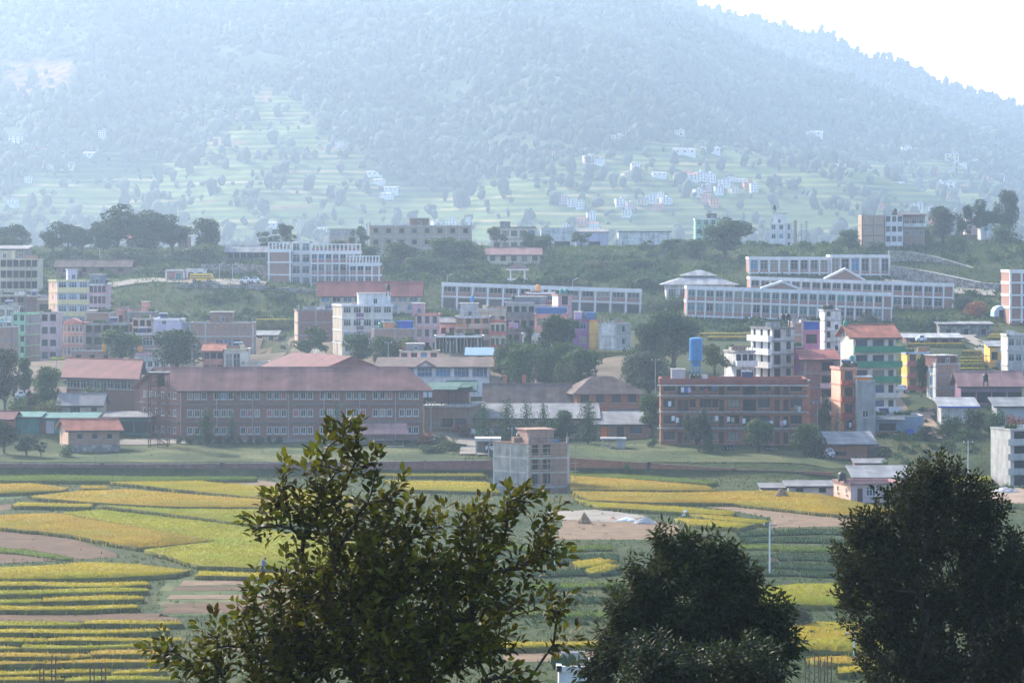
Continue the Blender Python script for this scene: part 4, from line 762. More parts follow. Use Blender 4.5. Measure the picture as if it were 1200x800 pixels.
    if b.get('props'):
        mb = MB(); mb.prism([(p.x, p.y) for p in c], h-.35, h-.07); mb.build('floor_slab', 'concrete_light', root)
        for i in range(b['props']):
            u = .3+(w-.6)*i/(b['props']-1); mb = MB(); mb.tube([(u, .4+.8*(i % 2), -.5), (u+.1*(i % 3-1), .4+.8*(i % 2), h-.35)], .1 if i % 3 else .17, 5); mb.build('prop', 'bamboo' if i % 3 else 'concrete_light', root)
    if b.get('terrace'):
        mb = MB(); mb.prism([(-.4, -.9), (w+.9, -.9), (w+S[0]+.9, S[1]), (S[0]-.4, S[1])], h-.02, h+.22); mb.build('terrace_slab', 'concrete', root)
        mb = MB(); f2 = (Vector((-.3, -.8)), Vector((1, 0)), Vector((0, -1)), w+1.1)
        for v in (.5, .9): facebox(mb, f2, 0, w+1.1, h+v, h+v+.06, -.05, .0)
        for i in range(16): facebox(mb, f2, i*(w+1)/15, i*(w+1)/15+.05, h+.22, h+.96, -.06, .01)
        mb.build('railing', 'steel_dark', root)
        mb = MB(); mb.box(-.2, w*.9, 3, S[1]-1, h+2.9, h+3.1); mb.hexa([(-.3, 1.5, h+2.7), (w*.72, 1.5, h+2.7), (w*.72, 6.5, h+3.6), (-.3, 6.5, h+3.6), (-.3, 1.5, h+2.8), (w*.72, 1.5, h+2.8), (w*.72, 6.5, h+3.7), (-.3, 6.5, h+3.7)]); mb.build('terrace_roof', 'roof_green', root)
        for i in range(5):
            mb = MB(); mb.box(.2+i*w*.16, .35+i*w*.16, 1.7, 1.85, h+.2, h+2.75); mb.build('terrace_post', 'steel_dark', root)
        mb = MB(); mb.box(0, w*.85, 6.6, 6.8, h+.2, h+2.85); mb.build('terrace_wall', 'brick_dark', root)
    return root
ROOTS = {}
for b in BL: ROOTS[b['label']] = make_building(b)
# ------------------------------------------------------------------ mountain
def smooth_noise(X, Y, scale, seed, octs=4):
    r = np.random.default_rng(seed); out = np.zeros_like(X); amp = 1.0; tot = 0
    for o in range(octs):
        G = r.random((64, 64)); fx = (X/scale*2**o) % 64; fy = (Y/scale*2**o) % 64
        i = fx.astype(int) % 64; j = fy.astype(int) % 64; u = fx-np.floor(fx); v = fy-np.floor(fy); u = u*u*(3-2*u); v = v*v*(3-2*v)
        i1 = (i+1) % 64; j1 = (j+1) % 64
        out += amp*(G[i, j]*(1-u)*(1-v)+G[i1, j]*u*(1-v)+G[i, j1]*(1-u)*v+G[i1, j1]*u*v); tot += amp; amp *= .5
    return out/tot
S1 = np.array([(-1200, -140), (0, -125), (300, -112), (600, -70), (760, -30), (820, 8), (860, 16), (900, 26), (940, 37), (965, 39), (1000, 57), (1020, 69), (1040, 68), (1080, 86), (1110, 101), (1150, 111), (1195, 126), (1300, 165), (1500, 225), (2400, 270)], float)
S2 = np.array([(-1200, -60), (0, -40), (300, -50), (600, -42), (760, 0), (830, 30), (900, 62), (1000, 100), (1100, 138), (1195, 172), (1320, 220), (1500, 262), (2400, 285)], float)
def mountain_z(X, Y):
    px = 600 + F*X/Y
    def hill(S, Yr, Y0, pw):
        zr = ZC+(300-np.interp(px, S[:, 0], S[:, 1]))*Yr/F; t = np.clip((Y-Y0)/(Yr-Y0), 0, 1)
        back = np.clip((Y-Yr)/900, 0, 1)
        return 4+(zr-4)*(t**pw)*(1-.6*back**1.3), t
    a, ta = hill(S2, 2950, 1650, 1.12); b_, tb = hill(S1, 3550, 1900, 1.35)
    z = np.maximum(a, b_)
    t = np.clip((Y-1650)/1300, 0, 1)
    spur = (smooth_noise(X+200, Y*.35+500, 300, 3, 3)-.5)*150*np.sin(np.pi*np.clip(t, 0, 1))**.8
    rough = (smooth_noise(X, Y, 90, 5, 4)-.5)*26*np.clip(t*3, 0, 1)*np.clip((3500-Y)/300, .15, 1)
    return z+spur+rough
mx = np.concatenate([np.linspace(-3000, -820, 36), np.arange(-800, 801, 6.5), np.linspace(820, 3000, 36)])
my = np.concatenate([np.arange(1650, 3000, 6.5), np.arange(3000, 3620, 9), np.linspace(3640, 4900, 20)])
MX, MY = np.meshgrid(mx, my); MZ = mountain_z(MX, MY)
MPX = 600+F*MX/MY; MPY = 300-(MZ-ZC)*F/MY
def blob(px, py, cx, cy_, rx, ry): return np.exp(-(((px-cx)/rx)**2+((py-cy_)/ry)**2))
def open_mask(px, py, X, Y):
    m = blob(px, py, 320, 125, 30, 25)+blob(px, py, 300, 190, 105, 55)*1.1+blob(px, py, 270, 245, 190, 36)*1.2+blob(px, py, 1000, 240, 160, 35)*.8+blob(px, py, 640, 255, 160, 30)*.8+blob(px, py, 60, 215, 80, 55)*.8+blob(px, py, 720, 225, 170, 45)*.95+blob(px, py, 900, 235, 120, 45)*.8+blob(px, py, 800, 190, 90, 28)*.8+blob(px, py, 1080, 205, 110, 45)*.8+blob(px, py, 560, 262, 80, 22)*.7+blob(px, py, 420, 235, 60, 25)*.6
    return np.clip((m+(smooth_noise(X, Y, 120, 9, 4)-.5)*1.3-.34)*3.0, 0, 1)
def bare_mask(px, py, X, Y):
    m = blob(px, py, 48, 85, 42, 23)*1.4+blob(px, py, 310, 112, 10, 8)+blob(px, py, 285, 130, 16, 8)*.8+blob(px, py, 395, 172, 32, 5)*1.1+blob(px, py, 265, 165, 26, 4)*.9+blob(px, py, 720, 125, 40, 5)*.8+blob(px, py, 230, 232, 60, 4)*.7+blob(px, py, 330, 240, 50, 3)*.7
    return np.clip((m+(smooth_noise(X, Y, 40, 13, 4)-.5)*1.2-.5)*3.0, 0, 1)
OPN = open_mask(MPX, MPY, MX, MY); BAR = bare_mask(MPX, MPY, MX, MY)
step = 4.2; q = np.floor(MZ/step); fr_ = MZ/step-q
MZt = (q+np.clip((fr_-.62)/.38, 0, 1))*step
MZ = MZ*(1-OPN)+MZt*OPN
def mountain_material():
    m = bpy.data.materials.new('mountain_cover'); m.use_nodes = True; nt = m.node_tree; N = nt.nodes; L = nt.links; b = N['Principled BSDF']
    b.inputs['Roughness'].default_value = 1; b.inputs['Specular IOR Level'].default_value = .05
    at = N.new('ShaderNodeAttribute'); at.attribute_name = 'cover'; sp = N.new('ShaderNodeSeparateColor'); L.new(at.outputs['Color'], sp.inputs[0])
    tc = N.new('ShaderNodeTexCoord')
    def nz(s, d=6, mp=None):
        n = N.new('ShaderNodeTexNoise'); n.inputs['Scale'].default_value = s; n.inputs['Detail'].default_value = d
        if mp:
            q_ = N.new('ShaderNodeMapping'); q_.inputs['Scale'].default_value = mp; L.new(tc.outputs['Object'], q_.inputs[0]); L.new(q_.outputs[0], n.inputs['Vector'])
        else: L.new(tc.outputs['Object'], n.inputs['Vector'])
        return n.outputs['Fac']
    def ramp(src, stops):
        r = N.new('ShaderNodeValToRGB'); e = r.color_ramp.elements
        e[0].position, e[0].color = stops[0][0], (*stops[0][1], 1); e[1].position, e[1].color = stops[-1][0], (*stops[-1][1], 1)
        for p_, c_ in stops[1:-1]: x = e.new(p_); x.color = (*c_, 1)
        L.new(src, r.inputs[0]); return r.outputs[0]
    def mix(f, a, c):
        n = N.new('ShaderNodeMix'); n.data_type = 'RGBA'; L.new(f, n.inputs[0]); L.new(a, n.inputs[6]); L.new(c, n.inputs[7]); return n.outputs[2]
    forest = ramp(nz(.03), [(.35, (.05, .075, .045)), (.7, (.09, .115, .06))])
    terr = ramp(nz(.05, 3, (.25, .25, 4.0)), [(.30, (.07, .12, .035)), (.46, (.11, .165, .045)), (.56, (.17, .195, .06)), (.64, (.30, .25, .13)), (.72, (.15, .20, .06))])
    bare = ramp(nz(.12, 6), [(.3, (.14, .085, .06)), (.6, (.30, .165, .105)), (.75, (.37, .22, .155))])
    wv = N.new('ShaderNodeTexWave'); wv.wave_type = 'BANDS'; wv.bands_direction = 'Z'; wv.inputs['Scale'].default_value = .5*1.0/4.2*.63; wv.inputs['Distortion'].default_value = 4; wv.inputs['Detail'].default_value = 3; wv.inputs['Detail Scale'].default_value = .12
    L.new(tc.outputs['Object'], wv.inputs['Vector'])
    rz_ = N.new('ShaderNodeMapRange'); rz_.inputs[1].default_value = .45; rz_.inputs[2].default_value = .75; L.new(wv.outputs['Fac'], rz_.inputs[0])
    bank = ramp(nz(.08, 3), [(.3, (.055, .085, .03)), (.7, (.11, .145, .05))])
    terr = mix(rz_.outputs[0], bank, terr)
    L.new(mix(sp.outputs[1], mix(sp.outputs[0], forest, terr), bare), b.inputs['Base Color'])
    return m
_mats['mountain_cover'] = mountain_material()
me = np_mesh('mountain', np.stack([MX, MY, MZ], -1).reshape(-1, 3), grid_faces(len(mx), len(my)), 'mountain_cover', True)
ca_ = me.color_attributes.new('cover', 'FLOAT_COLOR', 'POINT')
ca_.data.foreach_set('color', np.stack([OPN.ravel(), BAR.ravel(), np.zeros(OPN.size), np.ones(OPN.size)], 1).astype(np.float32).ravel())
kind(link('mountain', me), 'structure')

# forest canopy on the mountain: thousands of small crowns, one mass
ICO_V = []; ICO_F = []
t_ = (1+5**.5)/2
ICO_V = np.array([(-1, t_, 0), (1, t_, 0), (-1, -t_, 0), (1, -t_, 0), (0, -1, t_), (0, 1, t_), (0, -1, -t_), (0, 1, -t_), (t_, 0, -1), (t_, 0, 1), (-t_, 0, -1), (-t_, 0, 1)])/math.hypot(1, t_)
ICO_F = np.array([(0, 11, 5), (0, 5, 1), (0, 1, 7), (0, 7, 10), (0, 10, 11), (1, 5, 9), (5, 11, 4), (11, 10, 2), (10, 7, 6), (7, 1, 8), (3, 9, 4), (3, 4, 2), (3, 2, 6), (3, 6, 8), (3, 8, 9), (4, 9, 5), (2, 4, 11), (6, 2, 10), (8, 6, 7), (9, 8, 1)])
def mnt_point(n, seed):
    r = np.random.default_rng(seed); Y = 1720+r.random(n)**.8*(3560-1720); X = (r.random(n)-.5)*.44*Y
    Z = mountain_z(X, Y); return X, Y, Z, r
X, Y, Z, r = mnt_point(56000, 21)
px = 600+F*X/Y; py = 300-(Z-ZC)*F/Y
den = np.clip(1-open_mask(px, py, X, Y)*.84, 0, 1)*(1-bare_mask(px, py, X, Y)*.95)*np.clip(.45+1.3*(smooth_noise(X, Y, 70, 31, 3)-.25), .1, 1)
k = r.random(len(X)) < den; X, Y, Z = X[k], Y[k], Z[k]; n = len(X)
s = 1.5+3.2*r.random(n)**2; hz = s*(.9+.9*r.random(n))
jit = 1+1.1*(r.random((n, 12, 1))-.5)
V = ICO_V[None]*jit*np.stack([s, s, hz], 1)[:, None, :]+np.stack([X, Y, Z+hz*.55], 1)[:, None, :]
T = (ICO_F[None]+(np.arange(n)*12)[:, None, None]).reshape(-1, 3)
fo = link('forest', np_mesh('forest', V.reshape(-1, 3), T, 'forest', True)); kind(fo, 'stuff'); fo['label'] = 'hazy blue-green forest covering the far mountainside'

# far village houses
def far_template(wallm, roofm, flat, n, ww):
    mb = MB(); w, d, h = ww, 7.0, 3.0*n; hs = [(ww*(i+.5)/3-.55, f*3+.9, 1.1, 1.4) for f in range(n) for i in range(3)]
    c, fr = face_frames(w, (0, d)); 
    for fc in ('F', 'R', 'Bk', 'L'): facade(mb, fr[fc], -6, h, hs if fc == 'F' else [], .2)
    mb.poly([(p.x, p.y, h-.05) for p in c]); wall_ = mb.mesh('wall', wallm); wm = pane_mesh(1.1, 1.4, 'void'); fm = win_mesh(1.1, 1.4, 'frame_white', 1, .09)
    mb = MB()
    if flat: mb.box(-.4, w+.4, -.4, d+.4, h, h+.5); mb.box(w*.55, w-.4, 2, 5, h+.5, h+2.8)
    else: mb.hexa([(-.6, -.6, h), (w+.6, -.6, h), (w+.6, d+.6, h), (-.6, d+.6, h), (-.6, d/2-.02, h+2), (w+.6, d/2-.02, h+2), (w+.6, d/2+.02, h+2), (-.6, d/2+.02, h+2)])
    return wall_, mb.mesh('roof', roofm), wm, fm, hs
FT = [far_template('plaster_white', 'concrete_light', True, 3, 11), far_template('plaster_white', 'roof_terracotta', False, 2, 12), far_template('pale_pink', 'concrete_light', True, 3, 10),
      far_template('cream', 'roof_white', True, 2, 13), far_template('salmon', 'roof_red', False, 2, 11), far_template('campus_white', 'roof_white', False, 1, 15), far_template('orange', 'roof_terracotta', True, 2, 10)]
def find_mnt(px, py):
    Ys = np.arange(1700, 3540, 4.0); Xs = (px-600)/F*Ys; zz = mountain_z(Xs, Ys); pp = 300-(zz-ZC)*F/Ys
    k = np.argmin(np.abs(pp-py)); return Xs[k], Ys[k], zz[k]
def far_house(px, py, wpx, ti, label, group):
    x, y, z = find_mnt(px, py); wall_, roof_, wm, fm, hs = FT[ti]
    rt = empty('house', (x, y, z), (rnd.random()-.5)*.8); s_ = max(.5, wpx*y/F/13.0); rt.scale = (s_, 1, min(1.0, s_*.9+.1)*rnd.uniform(.62, 1.0)); tag(rt, label, 'house', group)
    link('wall', wall_, rt); link('roof', roof_, rt)
    for u, v, w_, h_ in hs: 
        wo = link('window', wm, rt, (u+w_/2, .1, v))
    return rt
VIL = [
 ('pale house in the big village cluster on the far mountainside', 'houses of the big far village', [(790, 212, 14, 1), (803, 211, 16, 1), (817, 212, 14, 0), (829, 213, 13, 0), (842, 218, 16, 0), (853, 213, 10, 0), (862, 212, 12, 5), (838, 226, 12, 0), (826, 223, 10, 2), (872, 220, 14, 6), (815, 228, 8, 0), (858, 226, 10, 3), (823, 234, 12, 4), (832, 240, 14, 6), (800, 207, 9, 4), (880, 224, 8, 0)]),
 ('tightly packed pale house in the lower village below the big far cluster', 'houses of the lower far village', [(722, 240, 14, 0), (735, 246, 12, 2), (747, 240, 10, 3), (757, 236, 14, 0), (768, 232, 12, 0), (777, 238, 14, 0), (729, 252, 9, 0), (765, 245, 9, 4)]),
 ('whitish house among the field strips above the warehouses', 'houses above the warehouses', [(655, 238, 12, 2), (665, 242, 14, 0), (675, 243, 10, 0), (660, 266, 12, 0), (676, 262, 14, 4), (688, 258, 12, 0), (690, 266, 8, 1)]),
 ('pink or pale house scattered on the middle slope of the mountain', 'scattered middle slope houses', [(685, 190, 16, 2), (640, 184, 12, 4), (740, 200, 12, 0), (732, 206, 9, 3), (745, 208, 10, 6), (765, 206, 14, 5), (716, 168, 18, 2), (722, 160, 10, 3), (655, 163, 8, 4), (790, 157, 10, 3), (815, 155, 12, 4), (790, 179, 22, 5), (825, 178, 18, 5), (938, 158, 22, 5), (905, 175, 8, 0), (697, 192, 8, 0)]),
 ('small bright house on the hazy slope right of the ridge tower house', 'houses on the right slope', [(1057, 180, 14, 0), (1085, 182, 12, 4), (1108, 188, 16, 3), (1126, 196, 9, 0), (1092, 202, 10, 6), (1112, 200, 8, 2), (1042, 219, 16, 5), (1005, 172, 8, 3), (975, 197, 14, 5), (1150, 209, 8, 4), (1140, 192, 9, 2), (1097, 216, 18, 5), (1075, 230, 8, 2), (1110, 232, 9, 6), (1027, 244, 10, 4), (1066, 247, 18, 0), (1085, 248, 10, 0), (1170, 210, 9, 0), (1130, 222, 8, 6)]),
 ('small house or shed on the terraces of the left slope', 'houses on the left slope', [(10, 170, 20, 0), (42, 178, 14, 4), (97, 184, 14, 5), (30, 148, 10, 3), (115, 160, 6, 0), (50, 196, 10, 5), (70, 198, 16, 3), (393, 172, 10, 0), (436, 213, 10, 5), (450, 224, 14, 5), (445, 230, 12, 5), (28, 212, 8, 0), (306, 264, 16, 5), (370, 270, 10, 5), (6, 240, 14, 0), (430, 206, 16, 5), (344, 266, 9, 3), (508, 266, 12, 0), (522, 268, 14, 0), (540, 266, 12, 0)]),
]
for label, group, hs in VIL:
    for px, py, wp, ti in hs: far_house(px, py, wp, ti, label, group)

# ------------------------------------------------------------------ walls
def wall_strip(name, label, cat, pts, th, m, coping=None, piers=0):
    """pts: (px, py_top, Y); real wall following a ground line"""
    P0 = [P(a, b, c) for a, b, c in pts]; o = P0[0].copy(); mb = MB()
    for i in range(len(P0)-1):
        a, b = P0[i]-o, P0[i+1]-o; d = (b-a); nrm = Vector((-d.y, d.x, 0)).normalized()*th
        za = min(tz(P0[i].x, P0[i].y), tz(P0[i].x, P0[i].y-2))-o.z-1.2; zb = min(tz(P0[i+1].x, P0[i+1].y), tz(P0[i+1].x, P0[i+1].y-2))-o.z-1.2
        mb.hexa([(a.x, a.y, za), (b.x, b.y, zb), (b.x+nrm.x, b.y+nrm.y, zb), (a.x+nrm.x, a.y+nrm.y, za), tuple(a), tuple(b), tuple(b+nrm), tuple(a+nrm)])
    root = empty(name, o); tag(root, label, cat); mb.build('masonry', m, root)
    if coping:
        mb = MB()
        for i in range(len(P0)-1):
            a, b = P0[i]-o, P0[i+1]-o; d = (b-a); nrm = Vector((-d.y, d.x, 0)).normalized(); u = Vector((0, 0, .1))
            q = [a-nrm*.07, b-nrm*.07, b+nrm*(th+.07), a+nrm*(th+.07)]; mb.hexa([p+Vector((0, 0, .003)) for p in q]+[p+u for p in q])
        mb.build('coping', coping, root)
    if piers:
        for i in range(len(P0)-1):
            a, b = P0[i]-o, P0[i+1]-o; nn = max(1, int((b-a).length/piers))
            for k in range(nn+1):
                p = a.lerp(b, k/nn); mb = MB(); mb.box(p.x-.22, p.x+.22, p.y-.1, p.y+.3, p.z-2.4, p.z+.18); mb.build('pier', m, root)
    return root
wall_strip('boundary_wall', 'long low weathered brick wall between the school lawn and the rice fields', 'wall', [(-70, 543, 436.5), (120, 544, 436.5), (260, 543.5, 436.3), (420, 541.5, 436), (575, 539.5, 436)], .35, 'brick_dark', 'concrete_dark', 9)
wall_strip('boundary_wall', 'reddish brick boundary wall below the hostel lawn', 'wall', [(668, 537, 436.5), (760, 543, 436.2), (860, 550, 435.8), (975, 554, 435.5)], .35, 'brick', 'brick_dark', 9)
wall_strip('boundary_wall', 'stepped brick wall below the blue-grey corrugated shed', 'wall', [(1014, 522, 461), (1060, 524, 461), (1090, 526, 461)], .35, 'brick_dark', 'concrete_dark', 6)
wall_strip('stone_wall', 'broad tan stone retaining wall sloping down beside the hill road', 'wall', [(1042, 294, 770), (1066, 295, 772), (1092, 300, 770), (1130, 311, 765), (1165, 322, 758)], .8, 'stone_tan', 'concrete_light')
wall_strip('stone_wall', 'lower grey stone retaining wall under the hill road', 'wall', [(1043, 312, 738), (1075, 316, 735), (1110, 323, 728), (1148, 331, 720), (1185, 334, 716)], .8, 'stone', 'concrete_light')
wall_strip('stone_wall', 'rough grey stone wall behind the parked cars and lamps', 'wall', [(236, 309, 738), (280, 309, 738), (315, 311, 738)], .6, 'stone', None)
wall_strip('stone_wall', 'long grey stone retaining wall below the bus road', 'wall', [(205, 333, 702), (260, 334, 702), (320, 337, 701), (376, 340, 700)], .6, 'stone', 'concrete')
wall_strip('boundary_wall', 'red brick parapet wall running along the wooded slope above the campus', 'wall', [(640, 292, 800), (700, 293, 800), (800, 297, 798), (845, 300, 796)], .35, 'brick_red', None)
wall_strip('boundary_wall', 'plain grey field wall below the scrub slope', 'wall', [(300, 371, 668), (345, 373, 664), (352, 374, 660)], .3, 'brick_pale', None)

# ------------------------------------------------------------------ gazebo, hall with hipped roofs, tower, tanks, lamps, poles
def pyramid(mb, x0, x1, y0, y1, z0, z1, k=.0):
    cx, cy_ = (x0+x1)/2, (y0+y1)/2; hx, hy = (x1-x0)/2*k, (y1-y0)/2*k
    mb.hexa([(x0, y0, z0), (x1, y0, z0), (x1, y1, z0), (x0, y1, z0), (cx-hx-.01, cy_-hy-.01, z1), (cx+hx+.01, cy_-hy-.01, z1), (cx+hx+.01, cy_+hy+.01, z1), (cx-hx-.01, cy_+hy+.01, z1)])
s = 718/F; g0 = P(596, 329, 718); gz = empty('gazebo', g0); tag(gz, 'small open gazebo with brown pyramid roof on the wooded slope', 'gazebo')
w = 21*s
mb = MB(); mb.box(-.3, w+.3, -.3, w+.3, -2.5, .5); mb.build('base', 'campus_white', gz)
for x, y in ((.3, .3), (w-.6, .3), (.3, w-.6), (w-.6, w-.6)):
    mb = MB(); mb.box(x, x+.35, y, y+.35, .5, 12*s); mb.build('column', 'campus_white', gz)
mb = MB(); mb.box(-.6, w+.6, -.6, w+.6, 12*s, 14*s); mb.build('eaves', 'campus_white', gz)
mb = MB(); pyramid(mb, -.7, w+.7, -.7, w+.7, 14*s, 22*s); mb.build('roof', 'roof_brown', gz)

s = 702/F; h0 = P(781, 352, 702); hl = empty('hall', h0); tag(hl, 'square hall with two-tiered white hipped roof beside the front campus wing', 'hall'); w = 80*s
mb = MB(); mb.box(0, w, 0, 12, -3, 20*s); mb.build('wall', 'plaster_old', hl)
mb = MB(); pyramid(mb, -1.4, w+1.4, -1.5, 13.5, 18.5*s, 26*s, .5); mb.build('roof', 'roof_white', hl)
mb = MB(); mb.box(w*.28, w*.72, 3.6, 8.4, 24*s, 29*s); mb.build('lantern', 'concrete_dark', hl)
mb = MB(); pyramid(mb, w*.22, w*.78, 2.6, 9.4, 29*s, 35.5*s, .12); mb.build('upper_roof', 'roof_white', hl)
for i in range(6):
    wo = link('window', pane_mesh(1.8, 2.0, 'glass'), hl, (w*(i+.5)/6, -.03, .8)); link('frame', win_mesh(1.8, 2.0, 'frame_white', 2, .1), wo)

wt = P(808, 441, 487); s = 487/F; zt = tz(wt.x, wt.y); wr = empty('water_tower', (wt.x+7.5*s, wt.y, zt)); tag(wr, 'bright blue cylindrical water tower on legs behind the hostel', 'water tower')
top = ZC-(396-300)/F*487-zt; bot = ZC-(421-300)/F*487-zt
mb = MB(); mb.lathe([(.3, bot-1.3), (1.05, bot-.05), (1.12, bot), (1.12, top-.25), (1.05, top-.05), (.2, top+.15)], 20); mb.build('tank', 'tank_blue', wr)
mb = MB(); mb.lathe([(1.3, bot-.12), (1.3, bot+.04), (1.0, bot+.05)], 20); mb.build('walkway', 'tank_blue', wr)
for i in range(4):
    t = math.pi/4+i*math.pi/2; mb = MB(); mb.tube([(1.15*math.cos(t), 1.15*math.sin(t), -.5), (.95*math.cos(t), .95*math.sin(t), bot)], .11, 6); mb.build('leg', 'tank_blue', wr)
for k, zz in enumerate((bot*.3, bot*.62, bot*.85)):
    mb = MB()
    for i in range(4):
        t, t2 = math.pi/4+i*math.pi/2, math.pi/4+(i+1)*math.pi/2; mb.tube([(1.05*math.cos(t), 1.05*math.sin(t), zz), (1.05*math.cos(t2), 1.05*math.sin(t2), zz)], .05, 4)
    mb.build('brace', 'tank_blue', wr)
mb = MB()
for x in (-.2, .2): mb.tube([(x, -1.2, 0), (x, -1.2, top)], .03, 4)
for i in range(30): mb.tube([(-.2, -1.2, .4+i*(top-.6)/30), (.2, -1.2, .4+i*(top-.6)/30)], .025, 3)
mb.build('ladder', 'tank_blue', wr)

_tm = {}
def water_tank(px, pyb, Y, dpx, hpx, m, label, stand=0):
    """plastic roof tank with ribs and domed lid; pyb = its foot"""
    p = P(px, pyb, Y); k = (m, round(dpx*Y/F, 1), round(hpx*Y/F, 1)); r_, h_ = max(.35, dpx*Y/F/2), max(.6, hpx*Y/F)
    root = empty('water_tank', p); tag(root, label, 'water tank')
    mb = MB(); prof = [(r_*.96, 0)]
    for i in range(4): prof += [(r_, h_*(.04+.17*i)), (r_, h_*(.14+.17*i)), (r_*.95, h_*(.16+.17*i))]
    prof += [(r_, h_*.74), (r_*.7, h_*.88), (r_*.3, h_*.94)]
    mb.lathe(prof, 14); mb.build('tank_body', m, root); mb = MB(); mb.lathe([(r_*.3, h_*.93), (r_*.3, h_), (.05, h_*1.02)], 10); mb.build('lid', m, root)
    if stand:
        for x, y in ((-r_*.7, -r_*.7), (r_*.7, -r_*.7), (r_*.7, r_*.7), (-r_*.7, r_*.7)):
            mb = MB(); mb.box(x-.05, x+.05, y-.05, y+.05, -stand, .003); mb.build('leg', 'steel_dark', root)
    return root
for a in [(917.5, 375, 502, 5.5, 8, 'tank_black', 'left black tank of the pair on the white corner apartments', 1.3), (923.3, 375, 502, 5.5, 8, 'tank_black', 'right black tank of the pair on the white corner apartments', 1.3),
          (973, 363, 548, 7, 7, 'tank_black', 'black tank on the stained white tower house', .3), (1001, 431.5, 478, 7, 8, 'tank_black', 'black tank on the narrow orange house roof', .5), (998, 424, 482, 6, 8, 'tank_teal', 'teal tank beside the black tank on the orange house', 1.5),
          (990.5, 384, 506, 5, 9, 'tank_green', 'bright green tank behind the orange tiled roof', 1.5), (1155, 447, 500, 6.5, 10, 'tank_black', 'black tank on the salmon sheet roof', .8), (987, 563, 394, 10, 11, 'tank_black', 'big black tank on the pink field house', .2),
          (454.8, 340, 593, 5, 8, 'tank_black', 'dark tank on the mast of the white hotel', 1.2), (658, 345, 630, 5, 7, 'tank_teal', 'left teal tank on the pink stair tower', .3), (663.5, 345, 630, 5, 7, 'tank_teal', 'right teal tank on the pink stair tower', .3),
          (630.5, 340, 642, 6, 7, 'tank_orange', 'orange tank on the red brick terrace house', .8), (553.5, 354, 608, 4.5, 8, 'tank_blue', 'dark blue tank on the orange town house', .5), (601.5, 351, 613, 4, 6, 'tank_black', 'black tank on the cluttered grey-brown house', .4),
          (907.5, 246, 844, 4, 6, 'tank_black', 'black tank on the narrow white ridge house', .6), (446, 384, 586, 5.5, 7, 'tank_green', 'green tank on the low brick house below the hotel', .4), (177, 375, 634, 6, 6, 'tank_teal', 'teal tank on the low brown porch house', .3),
          (122, 412, 584, 5, 10, 'tank_orange', 'orange drum left of the round town tree', .3), (164.5, 412, 580, 5, 8, 'tank_orange', 'orange drum right of the round town tree', .3), (94, 322, 642, 4, 6, 'tank_black', 'black tank on the pale yellow and blue house', .9),
          (651, 520.5, 419, 8, 6, 'tank_blue', 'blue tank on the half-built scaffolded house', .2), (1049, 250, 806, 5, 6, 'tank_black', 'black tank on the white ridge house front', .3), (186.5, 375, 603, 4, 4, 'plastic_white', 'white tank on the lavender house roof', .3)]:
    water_tank(*a)
# concrete tank on the hostel roof
s = 468/F; p = P(787, 440, 469); rt = empty('roof_cistern', p); tag(rt, 'grey concrete box cistern on the hostel roof', 'cistern')
mb = MB(); mb.box(0, 16*s, 0, 2.2, -.6, 7*s); mb.build('box', 'sheet_grey', rt); mb = MB(); mb.box(-.08, 16*s+.08, -.08, 2.28, 7*s+.003, 8*s); mb.build('lid', 'concrete_light', rt)

def lamp_post(px, pyt, Y, label):
    x, y = XY(px, Y); z = tz(x, y); h = ZC-(pyt-300)/F*Y-z; rt = empty('street_lamp', (x, y, z)); tag(rt, label, 'street lamp')
    mb = MB(); mb.tube([(0, 0, -.5), (0, 0, h)], [.11, .07], 6); mb.build('pole', 'galvanised', rt)
    mb = MB(); mb.tube([(0, 0, h-.3), (1.1, -.1, h+.05)], .05, 5); mb.build('arm', 'galvanised', rt)
    mb = MB(); mb.hexa([(.5, -.35, h+.0), (1.5, -.35, h+.3), (1.5, .35, h+.3), (.5, .35, h+.0), (.5, -.35, h+.07), (1.5, -.35, h+.37), (1.5, .35, h+.37), (.5, .35, h+.07)]); mb.build('lamp_head', 'white_paint', rt)
    mb = MB(); mb.hexa([(-.9, -.5, h+.15), (.3, -.5, h+.6), (.3, .5, h+.6), (-.9, .5, h+.15), (-.9, -.5, h+.2), (.3, -.5, h+.65), (.3, .5, h+.65), (-.9, .5, h+.2)]); mb.build('solar_panel', 'panel_solar', rt)
for a in [(257, 309, 716, 'solar street lamp beside the bus, nearer the yellow bus'), (272.5, 309.5, 716, 'solar street lamp beside the parked white cars'), (524, 322, 706, 'solar street lamp above the left end of the long campus wing'), (671, 327, 706, 'solar street lamp above the right half of the long campus wing')]: lamp_post(*a)

def pole(px, pyt, Y, label, m='galvanised', arms=1, r=.09, cat='utility pole', name='utility_pole'):
    x, y = XY(px, Y); z = tz(x, y); h = ZC-(pyt-300)/F*Y-z; rt = empty(name, (x, y, z)); tag(rt, label, cat)
    mb = MB(); mb.tube([(0, 0, -.5), (0, 0, h)], [r*1.25, r*.8], 6); mb.build('shaft', m, rt)
    for k in range(arms):
        mb = MB(); mb.box(-.7, .7, -.05, .05, h-.35-.6*k, h-.25-.6*k); ar = mb.build('crossarm', 'steel', rt)
        for q_ in (-.6, 0, .6): mb = MB(); mb.lathe([(.05, h-.25-.6*k), (.06, h-.1-.6*k), (.02, h-.02-.6*k)], 6, (q_, 0, 0)); mb.build('insulator', 'white_paint', ar)
    return Vector((x, y, z+h-.3))
wA = pole(902, 612, 301, 'pale utility pole in the green vegetable terraces', 'plastic_white')
wB = pole(1001, 738, 238, 'pale utility pole before the lower yellow rice plots', 'plastic_white')
pole(650, 640, 300, 'thin utility pole behind the near leafy tree', 'plastic_white', 1, .07)
pole(1134.5, 516, 404, 'pale grey pole behind the dense round tree top', 'galvanised')
